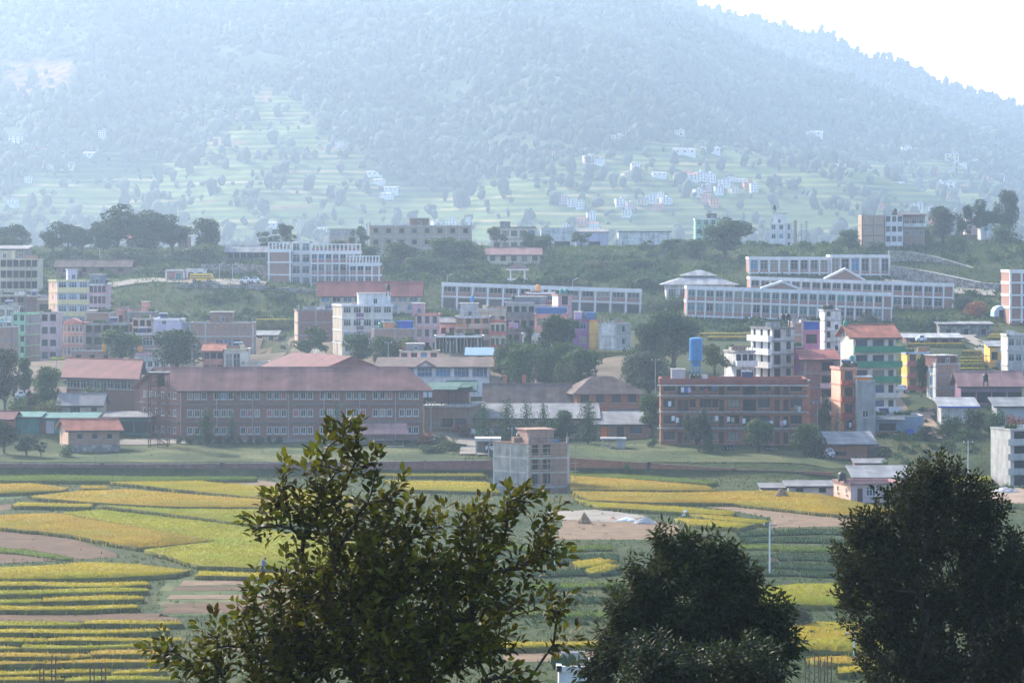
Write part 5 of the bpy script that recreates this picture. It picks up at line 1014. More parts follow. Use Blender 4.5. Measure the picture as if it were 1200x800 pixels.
pole(1150.5, 508, 412, 'thin brown pole near the bare concrete frame', 'steel_rust', 0, .06)
pole(945, 259, 838, 'electric pole with crossarms on the ridge, right one of two', 'steel', 3)
pole(939, 262, 838, 'electric pole with crossarms on the ridge, left one of two', 'steel', 2)
pole(1155.5, 415, 560, 'dark pole beside the half-yellow house', 'steel_dark', 1, .08)
pole(1148, 424, 555, 'short dark pole among the terraced strips', 'steel_dark', 0, .07)
pole(574.5, 420, 545, 'dark wooden pole beside the white hall end', 'steel_dark', 1)
pole(117, 290, 775, 'wooden pole below the umbrella pines', 'concrete_light', 1)
pole(932, 258, 840, 'square brick pillar beside the narrow white ridge house', 'brick_tan', 0, .55, 'pillar', 'brick_pillar')
def wire(p, q, sag, label, m='steel_dark'):
    mb = MB(); pts = []
    for i in range(15): t = i/14; v = Vector(p).lerp(Vector(q), t); v.z -= sag*4*t*(1-t); pts.append(v)
    mb.tube(pts, .009, 4); tag(mb.build('wire', m), label, 'wire')
wire(wA, wB, 1.2, 'slack electric wire between the two pale field poles')
wire(wA, P(1134.5, 518, 404), 2.0, 'long electric wire from the terrace pole towards the round tree')

GP = 'concrete poles between the town houses'; tops = []
for px, pyt, Y in [(335, 402, 556), (395, 398, 560), (455, 400, 552), (528, 400, 562), (585, 392, 566), (128, 400, 570), (66, 408, 560), (225, 402, 553), (880, 395, 560), (1062, 400, 548), (1092, 428, 505), (768, 420, 500), (505, 470, 470), (600, 500, 462), (958, 470, 468)]:
    tops.append(pole(px, pyt, Y, 'thin grey concrete pole with a crossarm standing between town houses', 'concrete', 1, .08))
for o_ in C.objects:
    if o_.get('label', '').startswith('thin grey concrete pole'): o_['group'] = GP
for a_, b_ in ((6, 5), (5, 7), (7, 0), (0, 1), (1, 2), (2, 3), (3, 4), (8, 9), (12, 13), (13, 14)):
    wire(tops[a_], tops[b_], .9, 'slack black wire between two concrete town poles')
for o_ in C.objects:
    if o_.get('label', '').startswith('slack black wire'): o_['group'] = 'wires of the town poles'
# steel stair tower on the school gable
s = 461/F; p0 = P(174, 515, 461); z0 = tz(p0.x, p0.y); st = empty('stair_tower', (p0.x, p0.y, z0)); tag(st, 'rusty steel lattice fire stair tower at the school gable end', 'stair tower')
w, d, h = 22*s, 2.6, ZC-(437-300)*s-z0
for x in (0, w/2, w):
    for y in (0, d): mb = MB(); mb.box(x-.07, x+.07, y-.07, y+.07, -.5, h); mb.build('post', 'steel_rust', st)
for f in range(7):
    z = h*f/6.3+.3; mb = MB()
    for y in (0, d): mb.box(-.1, w+.1, y-.05, y+.05, z, z+.1)
    for x in (0, w): mb.box(x-.05, x+.05, .05, d-.05, z, z+.1)
    mb.build('beam', 'steel_rust', st)
    if f < 6:
        z2 = h*(f+1)/6.3+.3; a_, b_ = (0, w) if f % 2 else (w, 0); mb = MB()
        mb.hexa([(a_, .2, z), (b_, .2, z2), (b_, 1.1, z2), (a_, 1.1, z), (a_, .2, z+.12), (b_, .2, z2+.12), (b_, 1.1, z2+.12), (a_, 1.1, z+.12)]); mb.build('flight', 'steel_rust', st)
        mb = MB(); mb.tube([(a_, 0, z+.9), (b_, 0, z2+.9)], .04, 4); mb.tube([(b_, d, z), (a_, d, z2)], .03, 4); mb.build('handrail', 'steel_rust', st)
mb = MB(); mb.box(-.2, w+.2, -.2, d+.2, h, h+.15); mb.build('canopy', 'roof_tin', st)
mb = MB(); mb.box(w*.35, w*.75, d-.1, d+.1, h-2.2, h-.2); mb.build('door', 'void', st)

# school porch, steps
s = 466/F; p0 = P(415, 514, 463); z0 = tz(p0.x, p0.y); pr = empty('porch', (p0.x, p0.y, z0)); tag(pr, 'small pinkish-roofed entrance porch before the long school block', 'porch'); w = 60*s; hh = 13*s
for i in range(6): mb = MB(); x = .4+i*(w-.8)/5; mb.box(x-.12, x+.12, .2, .45, -.5, hh+.2); mb.build('column', 'brick_dark', pr)
mb = MB(); mb.hexa([(-.4, -.4, hh), (w+.5, -.4, hh), (w, 5.5, hh+1.4), (0, 5.5, hh+1.4), (-.4, -.4, hh+.15), (w+.5, -.4, hh+.15), (w, 5.5, hh+1.55), (0, 5.5, hh+1.55)]); mb.build('roof', 'roof_pink', pr)
for i in range(4):
    mb = MB(); mb.box(w*.55, w*.98, -1.2-.5*i, -.7-.5*i, -1.4, .1-.22*i); mb.build('step', 'concrete_light', pr)

# scaffold around the half-built brick house
hb = [b for b in BL if b['label'].startswith('half-built brick house with grey')][0]
sc = empty('scaffold', (hb['X0'], hb['Y'], hb['z0']), hb['ang']); tag(sc, 'thin bamboo scaffold against the half-built brick house', 'scaffold')
c_, fr_s = face_frames(hb['w'], hb['S'])
for i in range(6):
    u = -.3+(hb['w']+.8)*i/5; mb = MB(); mb.tube([fpt(fr_s['F'], u, -.6, .9), fpt(fr_s['F'], u+.15, hb['h']+.6*(i % 2)-.4, .85)], .055, 5); mb.build('pole', 'bamboo', sc)
for k, v in enumerate((hb['h']*.28, hb['h']*.5, hb['h']*.66, hb['h']*.84, hb['h']*.93)):
    mb = MB(); mb.tube([fpt(fr_s['F'], -.9, v, .95), fpt(fr_s['F'], hb['w']+1.1, v+.15*(k % 2), .95)], .05, 5); mb.build('ledger', 'bamboo', sc)
for k in range(5):
    mb = MB(); u = .5+k*1.3; mb.tube([fpt(fr_s['F'], u, hb['h']*.66, .95), fpt(fr_s['F'], u, hb['h']*.66, .02)], .045, 4); mb.build('putlog', 'bamboo', sc)
# parking shelter beside it
s = 447/F; p0 = P(557, 540, 447); z0 = tz(p0.x, p0.y+1); ps = empty('parking_shelter', (p0.x, p0.y, z0)); tag(ps, 'low parking shelter with pale slab roof beside the half-built house', 'shelter'); w = 30*s
mb = MB(); mb.box(-.1, w, -.2, 4.5, 2.3, 2.75); mb.build('roof', 'concrete_light', ps)
for x in (.1, w*.5, w-.3): mb = MB(); mb.box(x, x+.18, 0, .18, -1, 2.3); mb.build('post', 'concrete', ps)
mb = MB(); mb.box(0, w-.2, 4.2, 4.4, -1, 2.3); mb.build('wall', 'concrete_dark', ps)
# slab hut on the lawn
s = 458/F; p0 = P(705, 529, 458); z0 = tz(p0.x, p0.y); sh = empty('pump_house', (p0.x, p0.y, z0)); tag(sh, 'tiny pump house with flat slab roof on the lawn below the orange door', 'pump house')
mb = MB(); mb.box(-.1, 29*s, -.2, 2.4, 1.45, 1.7); mb.build('roof', 'concrete_light', sh); mb = MB(); mb.box(17*s, 28*s, .1, 2.2, -.5, 1.45); mb.build('wall', 'concrete', sh)
for x in (.1, 9*s): mb = MB(); mb.box(x, x+.2, .1, .3, -.5, 1.45); mb.build('post', 'concrete', sh)
# ------------------------------------------------------------------ vehicles, tent, laundry, people, heaps
def wheel(root, x, y, z, r_, th):
    mb = MB(); mb.tube([(x, y-th/2, z), (x, y+th/2, z)], r_, 12); wo = mb.build('wheel', 'rubber', root)
    mb = MB(); mb.tube([(x, y-th/2-.02, z), (x, y-th/2+.01, z)], r_*.55, 10); mb.build('rim', 'galvanised', wo)
def bus(px, pyb, Y, lpx, m, label, rz=0):
    p = P(px, pyb, Y); z = tz(p.x, p.y+1)+.35; rt = empty('bus', (p.x, p.y, max(p.z, z)), rz); tag(rt, label, 'bus'); L_ = lpx*Y/F; hb_, W_ = L_*.33, 2.2
    mb = MB(); mb.hexa([(0, 0, .4), (L_, 0, .4), (L_, W_, .4), (0, W_, .4), (.05, 0, 1.3), (L_-.1, 0, 1.3), (L_-.1, W_, 1.3), (.05, W_, 1.3)])
    mb.hexa([(.05, 0, 1.3), (L_-.1, 0, 1.3), (L_-.1, W_, 1.3), (.05, W_, 1.3), (.15, .1, hb_), (L_-.4, .1, hb_), (L_-.4, W_-.1, hb_), (.15, W_-.1, hb_)]); mb.build('body', m, rt)
    mb = MB(); mb.hexa([(.2, .15, hb_+.003), (L_-.5, .15, hb_+.003), (L_-.5, W_-.15, hb_+.003), (.2, W_-.15, hb_+.003), (.4, .3, hb_+.15), (L_-.7, .3, hb_+.15), (L_-.7, W_-.3, hb_+.15), (.4, W_-.3, hb_+.15)]); mb.build('roof', m, rt)
    n = max(3, int(L_/1.0))
    for i in range(n):
        x0 = .3+(L_-.9)*i/n; mb = MB(); mb.hexa([(x0, -.03, 1.4), (x0+(L_-.9)/n-.15, -.03, 1.4), (x0+(L_-.9)/n-.15, .12, 1.4), (x0, .12, 1.4), (x0, .04, hb_-.35), (x0+(L_-.9)/n-.15, .04, hb_-.35), (x0+(L_-.9)/n-.15, .2, hb_-.35), (x0, .2, hb_-.35)]); mb.build('window', 'glass', rt)
    mb = MB(); mb.hexa([(L_-.12, .15, 1.4), (L_-.05, .15, 1.4), (L_-.05, W_-.15, 1.4), (L_-.12, W_-.15, 1.4), (L_-.40, .2, hb_-.3), (L_-.33, .2, hb_-.3), (L_-.33, W_-.2, hb_-.3), (L_-.40, W_-.2, hb_-.3)]); mb.build('windscreen', 'glass', rt)
    mb = MB(); mb.box(.02, L_-.05, -.02, .01, .95, 1.08); mb.build('stripe', 'steel_dark', rt)
    for x in (L_*.2, L_*.8):
        for y in (.08, W_-.08): wheel(rt, x, y, .42, .42, .25)
    for y in (.3, W_-.3): mb = MB(); mb.lathe([(.12, 0), (.13, .05)], 8, (L_-.02, y, .8)); mb.build('headlight', 'white_paint', rt)
def car(px, pyb, Y, lpx, m, label, rz=0, group=None):
    p = P(px, pyb, Y); z = tz(p.x, p.y+.8)+.35; rt = empty('car', (p.x, p.y, max(p.z, z)), rz); tag(rt, label, 'car', group); L_ = lpx*Y/F; k = L_/4.0
    prof = [(0, .35), (0, .85), (.15, .95), (.95, 1.0), (1.5, 1.48), (2.9, 1.5), (3.5, 1.0), (3.95, .9), (4.0, .35)]
    mb = MB(); n = len(prof)
    for y, s_ in ((0, 1), (1.65, 1)):
        mb.v += [(x*k, y+(.18 if z_ > 1.2 else 0)*(1 if y == 0 else -1), z_) for x, z_ in prof]
    mb.f.append(tuple(range(n-1, -1, -1))); mb.f.append(tuple(range(n, 2*n)))
    for i in range(n): j = (i+1) % n; mb.f.append((i, j, n+j, n+i))
    mb.build('body', m, rt)
    for x0, x1 in ((1.35, 2.1), (2.2, 2.95)):
        mb = MB(); mb.hexa([(x0*k-.15, .0, 1.02), (x1*k, .0, 1.02), (x1*k, .06, 1.02), (x0*k-.15, .06, 1.02), (x0*k+.1, .13, 1.4), (x1*k-.05, .13, 1.4), (x1*k-.05, .2, 1.4), (x0*k+.1, .2, 1.4)]); mb.build('window', 'glass', rt)
    for x in (.8, 3.2):
        for y in (.05, 1.6): wheel(rt, x*k, y, .33, .33, .2)
bus(222, 331.5, 708, 28, 'bus_yellow', 'yellow school bus parked on the road beside the gate house')
car(280, 333, 706, 14, 'car_white', 'white car parked on the road, nearer the bus')
car(292.5, 333, 706.5, 12, 'car_white', 'white car parked on the road, nearer the pillared classroom block')
bus(556, 514, 474, 24, 'car_white', 'white minibus parked behind the row of conifers', .35)
car(570, 536, 449, 14, 'car_white', 'white car under the parking shelter', .1)
car(1074, 401, 600, 12, 'car_white', 'white car before the long low pale-roofed house', 0)
car(1060, 461, 508, 7, 'car_white', 'small white car at the top of the dirt lane', 1.0)
car(967, 537, 452, 12, 'car_white', 'pale car under the tin-roofed lean-to', .1)
car(18, 468, 492, 12, 'car_white', 'white car by the long dark shed', .2)
def motorbike(px, Y, m, label, rz):
    x, y = XY(px, Y); rt = empty('motorbike', (x, y, tz(x, y)+.14), rz); tag(rt, label, 'motorbike', 'motorbikes before the hostel')
    for q in (-.62, .62): wheel(rt, q, 0, .3, .3, .12)
    mb = MB(); mb.hexa([(-.3, -.1, .3), (.3, -.1, .3), (.3, .1, .3), (-.3, .1, .3), (-.35, -.12, .62), (.35, -.1, .72), (.35, .1, .72), (-.35, .12, .62)]); mb.build('engine_body', 'steel_dark', rt)
    mb = MB(); mb.hexa([(0, -.13, .7), (.42, -.1, .72), (.42, .1, .72), (0, .13, .7), (.02, -.1, .92), (.36, -.08, .95), (.36, .08, .95), (.02, .1, .92)]); mb.build('fuel_tank', m, rt)
    mb = MB(); mb.hexa([(-.75, -.11, .72), (.0, -.12, .7), (.0, .12, .7), (-.75, .11, .72), (-.75, -.1, .84), (.0, -.1, .8), (.0, .1, .8), (-.75, .1, .84)]); mb.build('seat', 'rubber', rt)
    mb = MB(); mb.tube([(.62, 0, .3), (.42, 0, 1.02)], .04, 5); mb.build('fork', 'galvanised', rt); mb = MB(); mb.tube([(.36, -.34, 1.08), (.44, 0, 1.0), (.36, .34, 1.08)], .022, 5); mb.build('handlebar', 'steel', rt)
    mb = MB(); mb.lathe([(.1, 0), (.1, .1)], 8, (.52, 0, .84)); mb.build('headlight', 'white_paint', rt)
for px, m in ((849, 'cloth_red'), (853.5, 'tank_black'), (858, 'cloth_blue'), (898, 'tank_black'), (903, 'cloth_red'), (908, 'tank_black')): motorbike(px, 457, m, 'parked motorbike in the row before the hostel', 1.2)
def tent(px0, px1, pyt, pyb, Y, m, label):
    p = P((px0+px1)/2, pyb, Y); w = (px1-px0)*Y/F; h = (pyb-pyt)*Y/F; rt = empty('tent', p); tag(rt, label, 'tent')
    mb = MB(); pts = [(-w/2, 0), (-w*.48, h*.5), (-w*.3, h*.85), (0, h), (w*.3, h*.85), (w*.48, h*.5), (w/2, 0)]
    n = len(pts); mb.v += [(x, 0, z) for x, z in pts]+[(x, 5, z) for x, z in pts]
    for i in range(n-1): mb.f.append((i, i+1, n+i+1, n+i))
    mb.f.append(tuple(range(n))); mb.f.append(tuple(range(2*n-1, n-1, -1))); mb.build('canopy', m, rt)
    mb = MB(); mb.box(-w*.15, w*.15, -.04, .01, 0, h*.6); mb.build('opening', 'void', rt)
tent(1165, 1182, 358, 371, 646, 'light_blue', 'light blue dome tent on a stone terrace by the frame edge')
# wash lines
_cl = {}
def laundry(px, py, Y, w, h, m, label, group):
    key = (m, w, h)
    if key not in _cl:
        mb = MB(); n = 4
        for i in range(n+1):
            x = w*i/n; d = .04*math.sin(i*2.1); mb.v += [(x, d, 0), (x, d*1.6+.03, -h*(1+.06*math.sin(i*1.7)))]
        for i in range(n): mb.f.append((2*i, 2*i+1, 2*i+3, 2*i+2))
        for i in range(n+1): v = mb.v[2*i]; mb.v.append((v[0], v[1]+.02, v[2])); v = mb.v[2*i+1]; mb.v.append((v[0], v[1]+.02, v[2]))
        o_ = 2*(n+1)
        for i in range(n): mb.f.append((o_+2*i, o_+2*i+2, o_+2*i+3, o_+2*i+1))
        mb.f.append((0, 2*n, o_+2*n, o_)); _cl[key] = mb.mesh('laundry', m)
    o = link('laundry', _cl[key], None, P(px, py, Y)); tag(o, label, 'laundry', group)
GL = 'washing on the hostel balconies'
for px, py, m in [(798, 453.5, 'cloth_white'), (802, 453.5, 'cloth_blue'), (806, 454, 'lilac'), (826, 455, 'cloth_red'), (783, 470, 'cloth_white'), (787, 487, 'cloth_white'), (792, 489, 'cloth_white'), (852, 488, 'cloth_white'), (857, 489, 'cloth_tan'), (870, 490, 'cloth_white'), (898, 492, 'cloth_blue'), (914, 493, 'cloth_pink'), (918, 492, 'cloth_white'), (931, 475, 'cloth_tan'), (935, 476, 'cloth_white'), (838, 487, 'cloth_white'), (902, 493, 'cloth_white')]:
    nm_ = {'cloth_white': 'white', 'cloth_blue': 'blue', 'lilac': 'lilac', 'cloth_red': 'red', 'cloth_tan': 'tan', 'cloth_pink': 'pink'}[m]
    laundry(px, py, 464.7, .5, .8, m, nm_+' cloth drying on a balcony of the red brick hostel', GL)
laundry(596, 377, 610.7, 1.0, 1.2, 'cloth_pink', 'pink sheet drying on the cluttered grey-brown house, left one', None); laundry(602, 378, 610.7, 1.0, 1.3, 'lilac', 'lilac sheet drying on the cluttered grey-brown house', None)
for i, m in enumerate(('cloth_dark', 'cloth_white', 'cloth_red')): laundry(991+4*i, 495, 474.5, .4, .8, m, ('dark', 'white', 'red')[i]+' garment hanging at the foot of the narrow orange house', 'washing below the orange house')
# farmer in the rice
def person(px, Y, z, h, top, label, lean=0.25):
    x, y = XY(px, Y); rt = empty('person', (x, y, z)); tag(rt, label, 'person'); s_ = h/1.7
    J = {'pel': (0, 0, .95), 'ch': (lean*.5, 0, 1.25), 'nk': (lean, 0, 1.45), 'hd': (lean*1.25, 0, 1.58), 'ht': (lean*1.35, 0, 1.69), 'kl': (.02, -.1, .5), 'al': (0, -.1, .08), 'tl': (.14, -.1, .03), 'kr': (.06, .1, .5), 'ar': (0, .1, .08), 'tr': (.14, .1, .03), 'hl': (0, -.09, .88), 'hr': (0, .09, .88),
         'sl': (lean*.85, -.19, 1.4), 'el': (lean+.1, -.24, 1.14), 'wl': (lean+.3, -.2, 1.0), 'fl': (lean+.38, -.19, .95), 'sr': (lean*.85, .19, 1.4), 'er': (lean+.12, .24, 1.15), 'wr': (lean+.32, .18, 1.02), 'fr': (lean+.4, .17, .97)}
    rad = {'pel': .15, 'ch': .16, 'nk': .06, 'hd': .1, 'ht': .07, 'hl': .1, 'kl': .06, 'al': .045, 'tl': .035, 'hr': .1, 'kr': .06, 'ar': .045, 'tr': .035, 'sl': .065, 'el': .045, 'wl': .035, 'fl': .03, 'sr': .065, 'er': .045, 'wr': .035, 'fr': .03}
    E = [('pel', 'ch'), ('ch', 'nk'), ('nk', 'hd'), ('hd', 'ht'), ('pel', 'hl'), ('hl', 'kl'), ('kl', 'al'), ('al', 'tl'), ('pel', 'hr'), ('hr', 'kr'), ('kr', 'ar'), ('ar', 'tr'), ('ch', 'sl'), ('sl', 'el'), ('el', 'wl'), ('wl', 'fl'), ('ch', 'sr'), ('sr', 'er'), ('er', 'wr'), ('wr', 'fr')]
    ks = list(J); me = bpy.data.meshes.new('body'); me.from_pydata([tuple(c*s_ for c in J[k]) for k in ks], [(ks.index(a), ks.index(b)) for a, b in E], []); me.materials.append(M('skin'))
    o = link('body', me, rt); md = o.modifiers.new('skin', 'SKIN'); o.modifiers.new('sub', 'SUBSURF').render_levels = 1
    for i, k in enumerate(ks): me.skin_vertices[0].data[i].radius = (rad[k]*s_,)*2
    me.skin_vertices[0].data[0].use_root = True
    mb = MB(); mb.lathe([(.2*s_, .85*s_), (.2*s_, 1.1*s_), (.21*s_, 1.35*s_), (.13*s_, 1.46*s_), (.07*s_, 1.48*s_)], 12, (lean*.45*s_, 0, 0)); mb.build('shirt', top, rt)
    mb = MB(); mb.lathe([(.15*s_, .3*s_), (.17*s_, .6*s_), (.19*s_, .88*s_)], 12); mb.build('trousers', 'cloth_dark', rt)
    mb = MB(); mb.lathe([(.115*s_, 1.58*s_), (.12*s_, 1.66*s_), (.07*s_, 1.74*s_), (.02, 1.75*s_)], 10, (lean*1.28*s_, 0, 0)); mb.build('hair', 'hair', rt)
x_, y_ = on_plane(307.5, 672, 0); person(307.5, y_, 0, 1.65, 'cloth_blue', 'person in a blue shirt bending in the rice beside the near leafy tree')
# haystacks, heaps, tarps
def heap(px, pyb, wpx, hpx, m, name, label, cat, seed, bag=False, z=0):
    x, y = on_plane(px, pyb, z); w = wpx*y/F; h = hpx*y/F; r = np.random.default_rng(seed); mb = MB(); ns, nr = 22, 7
    for j in range(nr+1):
        t = j/nr
        for i in range(ns):
            a = 2*math.pi*i/ns; rr = w/2*((1-t)**(.8 if not bag else .5))*(1+.22*(r.random()-.5)+.12*math.sin(3*a+seed)); mb.v.append((rr*math.cos(a), rr*.8*math.sin(a), h*t*(1+.12*(r.random()-.5))-(.3 if j == 0 else 0)))
    for j in range(nr):
        for i in range(ns): k = (i+1) % ns; mb.f.append((j*ns+i, j*ns+k, (j+1)*ns+k, (j+1)*ns+i))
    mb.f.append(tuple(nr*ns+i for i in range(ns)))
    o = mb.build(name, m, None, (x, y, z)); tag(o, label, cat)
heap(684.5, 613, 16, 13, 'hay', 'haystack', 'brown haystack at the edge of the stubble near the scaffolded house', 'haystack', 1)
heap(915, 585, 23, 14, 'hay', 'haystack', 'dark haystack beside the broken tin lean-to', 'haystack', 2)
heap(756, 613, 28, 8, 'gravel', 'gravel_heap', 'pale gravel heap beside the builders rubble', 'heap', 3)
heap(735, 610, 26, 5, 'plastic_white', 'rubble_heap', 'white sacks and rubble heap left of the gravel', 'heap', 4)
heap(718, 608, 10, 3, 'salmon', 'rubble_heap', 'small reddish brick heap beside the white sacks', 'heap', 5)
heap(803, 604, 9, 7, 'plastic_white', 'covered_heap', 'grey-white tarpaulin covered heap between rice plots', 'heap', 6, True)
heap(1178, 576, 34, 6, 'gravel', 'rubble_heap', 'pale rubble spread at the foot of the bare concrete frame', 'heap', 7)
heap(906, 661, 20, 9, 'hay', 'straw_heap', 'brown straw heap on the vegetable terrace bank', 'heap', 8)
heap(957, 583, 40, 5, 'hay', 'wood_pile', 'pile of old timber before the makeshift sheds', 'heap', 9)
def blue_bin(px, py, Y):
    p = P(px, py, Y); rt = empty('water_drum', p); tag(rt, 'blue box tank standing against the corrugated shed', 'tank'); mb = MB(); mb.box(-.6, .6, -.5, .5, -.6, .9); mb.build('tank_body', 'tarp_blue', rt)
    for q in (-.58, 0, .58): mb = MB(); mb.box(q-.03, q+.03, -.54, -.502, -.6, .92); mb.build('bar', 'steel', rt)
blue_bin(1066.5, 509, 476)
# column reinforcement bars standing in the nearest plots
def rebar(px, pyt, Y, label):
    x, y = XY(px, Y); z = tz(x, y); h = ZC-(pyt-300)/F*Y-z; rt = empty('rebar_cage', (x, y, z)); tag(rt, label, 'rebar', 'column reinforcement bars')
    for a, b_ in ((-.15, -.15), (.15, -.15), (.15, .15), (-.15, .15)):
        mb = MB(); mb.tube([(a, b_, -.5), (a*1.05, b_, h*(.93+.14*rnd.random()))], .025, 4); mb.build('bar', 'steel_rust', rt)
    for i in range(4):
        z_ = h*(.15+.16*i); mb = MB(); mb.tube([(-.16, -.16, z_), (.16, -.16, z_), (.16, .16, z_), (-.16, .16, z_), (-.16, -.16, z_)], .015, 3); mb.build('tie', 'steel_rust', rt)
for px, pyt in ((49, 778), (63, 766), (108, 781), (121.5, 780)): rebar(px, pyt, 223, 'rusty column bars rising before the low rice strips on the left')
for px, pyt in ((946, 770), (957, 766), (964, 772), (972, 768)): rebar(px, pyt, 222, 'rusty column bars rising between the two dense dark trees')

# ------------------------------------------------------------------ rice plots
def rice(poly, m, label, group=None, h=.62, z=0.0, dens=9.0, name='rice_plot', cat='rice plot', world=False, blade=.2):
    pts = np.array(poly if world else pxpoly(poly, z+h)); n = len(pts)
    # jittered outline
    out = []
    for i in range(n):
        a, b_ = pts[i], pts[(i+1) % n]; L_ = np.hypot(*(b_-a)); k = max(1, int(L_/1.4))
        for j in range(k): p = a+(b_-a)*j/k; out.append(p+npr.normal(0, .12, 2))
    out = np.array(out); c0 = out.mean(0); V = []; T = []; m_ = len(out)
    area = 0.5*np.sum(out[:, 0]*np.roll(out[:, 1], -1)-np.roll(out[:, 0], -1)*out[:, 1])
    if area < 0: out = out[::-1]
    zt = h-.15
    mb = MB(); mb.prism([tuple(p-c0) for p in out], -1.6 if world else -.25, zt)
    x0, y0 = out.min(0); x1, y1 = out.max(0); N_ = int((x1-x0)*(y1-y0)*dens)
    N_ = min(N_, 60000); qx = x0+npr.random(N_)*(x1-x0); qy = y0+npr.random(N_)*(y1-y0); k = inpoly(qx, qy, out); qx, qy = qx[k], qy[k]
    # edge blades
    e = np.concatenate([out[i]+(np.roll(out, -1, 0)[i]-out[i])*np.linspace(0, 1, max(2, int(np.hypot(*(np.roll(out, -1, 0)[i]-out[i]))/.13)), endpoint=False)[:, None] for i in range(m_)])
    bx = np.concatenate([qx, qx, e[:, 0]]); by = np.concatenate([qy, qy, e[:, 1]])
    bz0 = np.concatenate([np.full(2*len(qx), zt-.05), np.full(len(e), -.05)]); nb = len(bx)
    top_ = np.concatenate([np.full(2*len(qx), zt), np.full(len(e), h*.78)])+blade*(.35+.8*npr.random(nb))*np.where(np.arange(nb) < 2*len(qx), 1, .5)
    a = npr.random(nb)*math.pi; wd = .05+.06*npr.random(nb); lean = npr.normal(0, .13, (nb, 2))
    bx = bx+npr.normal(0, .07, nb)-c0[0]; by = by+npr.normal(0, .07, nb)-c0[1]
    v = np.empty((nb, 3, 3)); v[:, 0] = np.stack([bx-np.cos(a)*wd, by-np.sin(a)*wd, bz0], 1); v[:, 1] = np.stack([bx+np.cos(a)*wd, by+np.sin(a)*wd, bz0], 1); v[:, 2] = np.stack([bx+lean[:, 0], by+lean[:, 1], top_], 1)
    base = len(mb.v); verts = np.concatenate([np.array(mb.v), v.reshape(-1, 3)])
    me = bpy.data.meshes.new(name); tri = (base+np.arange(nb*3).reshape(-1, 3))
    nl = sum(len(f) for f in mb.f); npoly = len(mb.f)+nb
    me.vertices.add(len(verts)); me.vertices.foreach_set('co', verts.astype(np.float32).ravel())
    li = np.concatenate([np.concatenate([np.array(f) for f in mb.f]), tri.ravel()]).astype(np.int32); me.loops.add(len(li)); me.loops.foreach_set('vertex_index', li)
    lt = np.concatenate([[len(f) for f in mb.f], np.full(nb, 3)]).astype(np.int32); ls = np.concatenate([[0], np.cumsum(lt)[:-1]]).astype(np.int32)
    me.polygons.add(npoly); me.polygons.foreach_set('loop_start', ls); me.polygons.foreach_set('loop_total', lt); me.materials.append(M(m)); me.materials.append(M('veg_stem' if m == 'veg' else 'rice_stem'))
    mi = np.zeros(npoly, np.int32); mi[:len(mb.f)] = 1; mi[1] = 0; ne = len(e); mi[npoly-ne:] = np.where(npr.random(ne) < .75, 1, 0); me.polygons.foreach_set('material_index', mi); me.update(calc_edges=True)
    o = link(name, me, None, (c0[0], c0[1], z)); tag(o, label, cat, group); return o
G, Yl, Li, Gr = 'rice_gold', 'rice_yellow', 'rice_lime', 'rice_green'
GRP = 'narrow strips of the low rice terraces'
rice([(-30, 556), (70, 555), (170, 557), (300, 557), (300, 560), (180, 562), (-30, 562)], Gr, 'greenish rice strip right below the long weathered brick wall')
rice([(-30, 566), (38, 564.5), (78, 570), (74, 573), (-30, 578)], G, 'small golden rice plot below the brick wall at the frame edge')
rice([(128, 563), (230, 562), (345, 571), (420, 582), (380, 588), (290, 580)], Yl, 'yellow-green rice plot running towards the leafy tree under the brick wall')
rice([(96, 567.5), (126, 567.5), (126, 571), (94, 570.5)], G, 'tiny golden rice patch beside the small golden plot')
rice([(32, 580), (90, 574), (150, 571.5), (230, 578), (325, 585), (420, 590), (400, 594), (300, 593), (200, 592), (110, 587)], G, 'broad orange-gold rice plot below the brick wall')
rice([(20, 587), (108, 589), (106, 592.5), (18, 591)], Yl, 'thin yellow rice strip under the broad orange-gold plot')
rice([(115, 590), (200, 594.5), (300, 595), (420, 597), (420, 612), (300, 613), (230, 604)], Li, 'lime green rice plot between the two broad golden plots')
rice([(-30, 603), (64, 599.5), (150, 614), (252, 631.5), (165, 640), (80, 624), (-30, 613)], G, 'long sloping orange-gold rice plot')
rice([(72, 599), (118, 595.5), (240, 609), (340, 622), (430, 632), (420, 666), (320, 664), (235, 661), (170, 642), (254, 632)], Li, 'largest yellow-green rice plot reaching to the leafy tree')
rice([(-30, 664), (60, 660), (105, 656.5), (160, 659), (221, 666), (205, 671), (120, 675), (-30, 677)], Yl, 'yellow rice plot above the narrow terrace strips')
rice([(232, 667), (300, 669), (420, 672), (420, 677), (230, 672)], Yl, 'narrow yellow strip where the person stands')
rs = random.Random(5); y = 683.0; row = 0
while y < 797:
    if not 719 < y < 729:
        xe = 172+rs.uniform(-14, 12)+(30 if y > 729 else 0); cuts = [-30.0]
        if rs.random() < .6: cuts.append(rs.uniform(20, 130))
        cuts.append(xe)
        for k in range(len(cuts)-1):
            x0, x1 = cuts[k]+(4 if k else 0), cuts[k+1]; dy = rs.uniform(-1.5, 1.5)*(k > 0); th_ = rs.uniform(3.2, 5.2); ph = rs.uniform(0, 6); up = []; lo = []
            for q in range(7):
                t = q/6; x = x0+(x1-x0)*t; w_ = 1.1*math.sin(ph+x*.03)-1.8*(x/180); tp = min(1, .35+4*t*(1-t)+.3); up.append((x, y+dy+w_-th_*.5*tp)); lo.append((x, y+dy+w_+th_*.5*tp))
            rice(up+lo[::-1], rs.choice((Yl, Yl, G, Li, Yl)), 'narrow yellow strip on the low left rice terraces', GRP, h=.56)
    y += rs.uniform(8.0, 10.5)
rice([(-30, 802), (190, 799), (300, 806), (300, 850), (-30, 850)], Gr, 'green rice plot nearest the standing column bars')
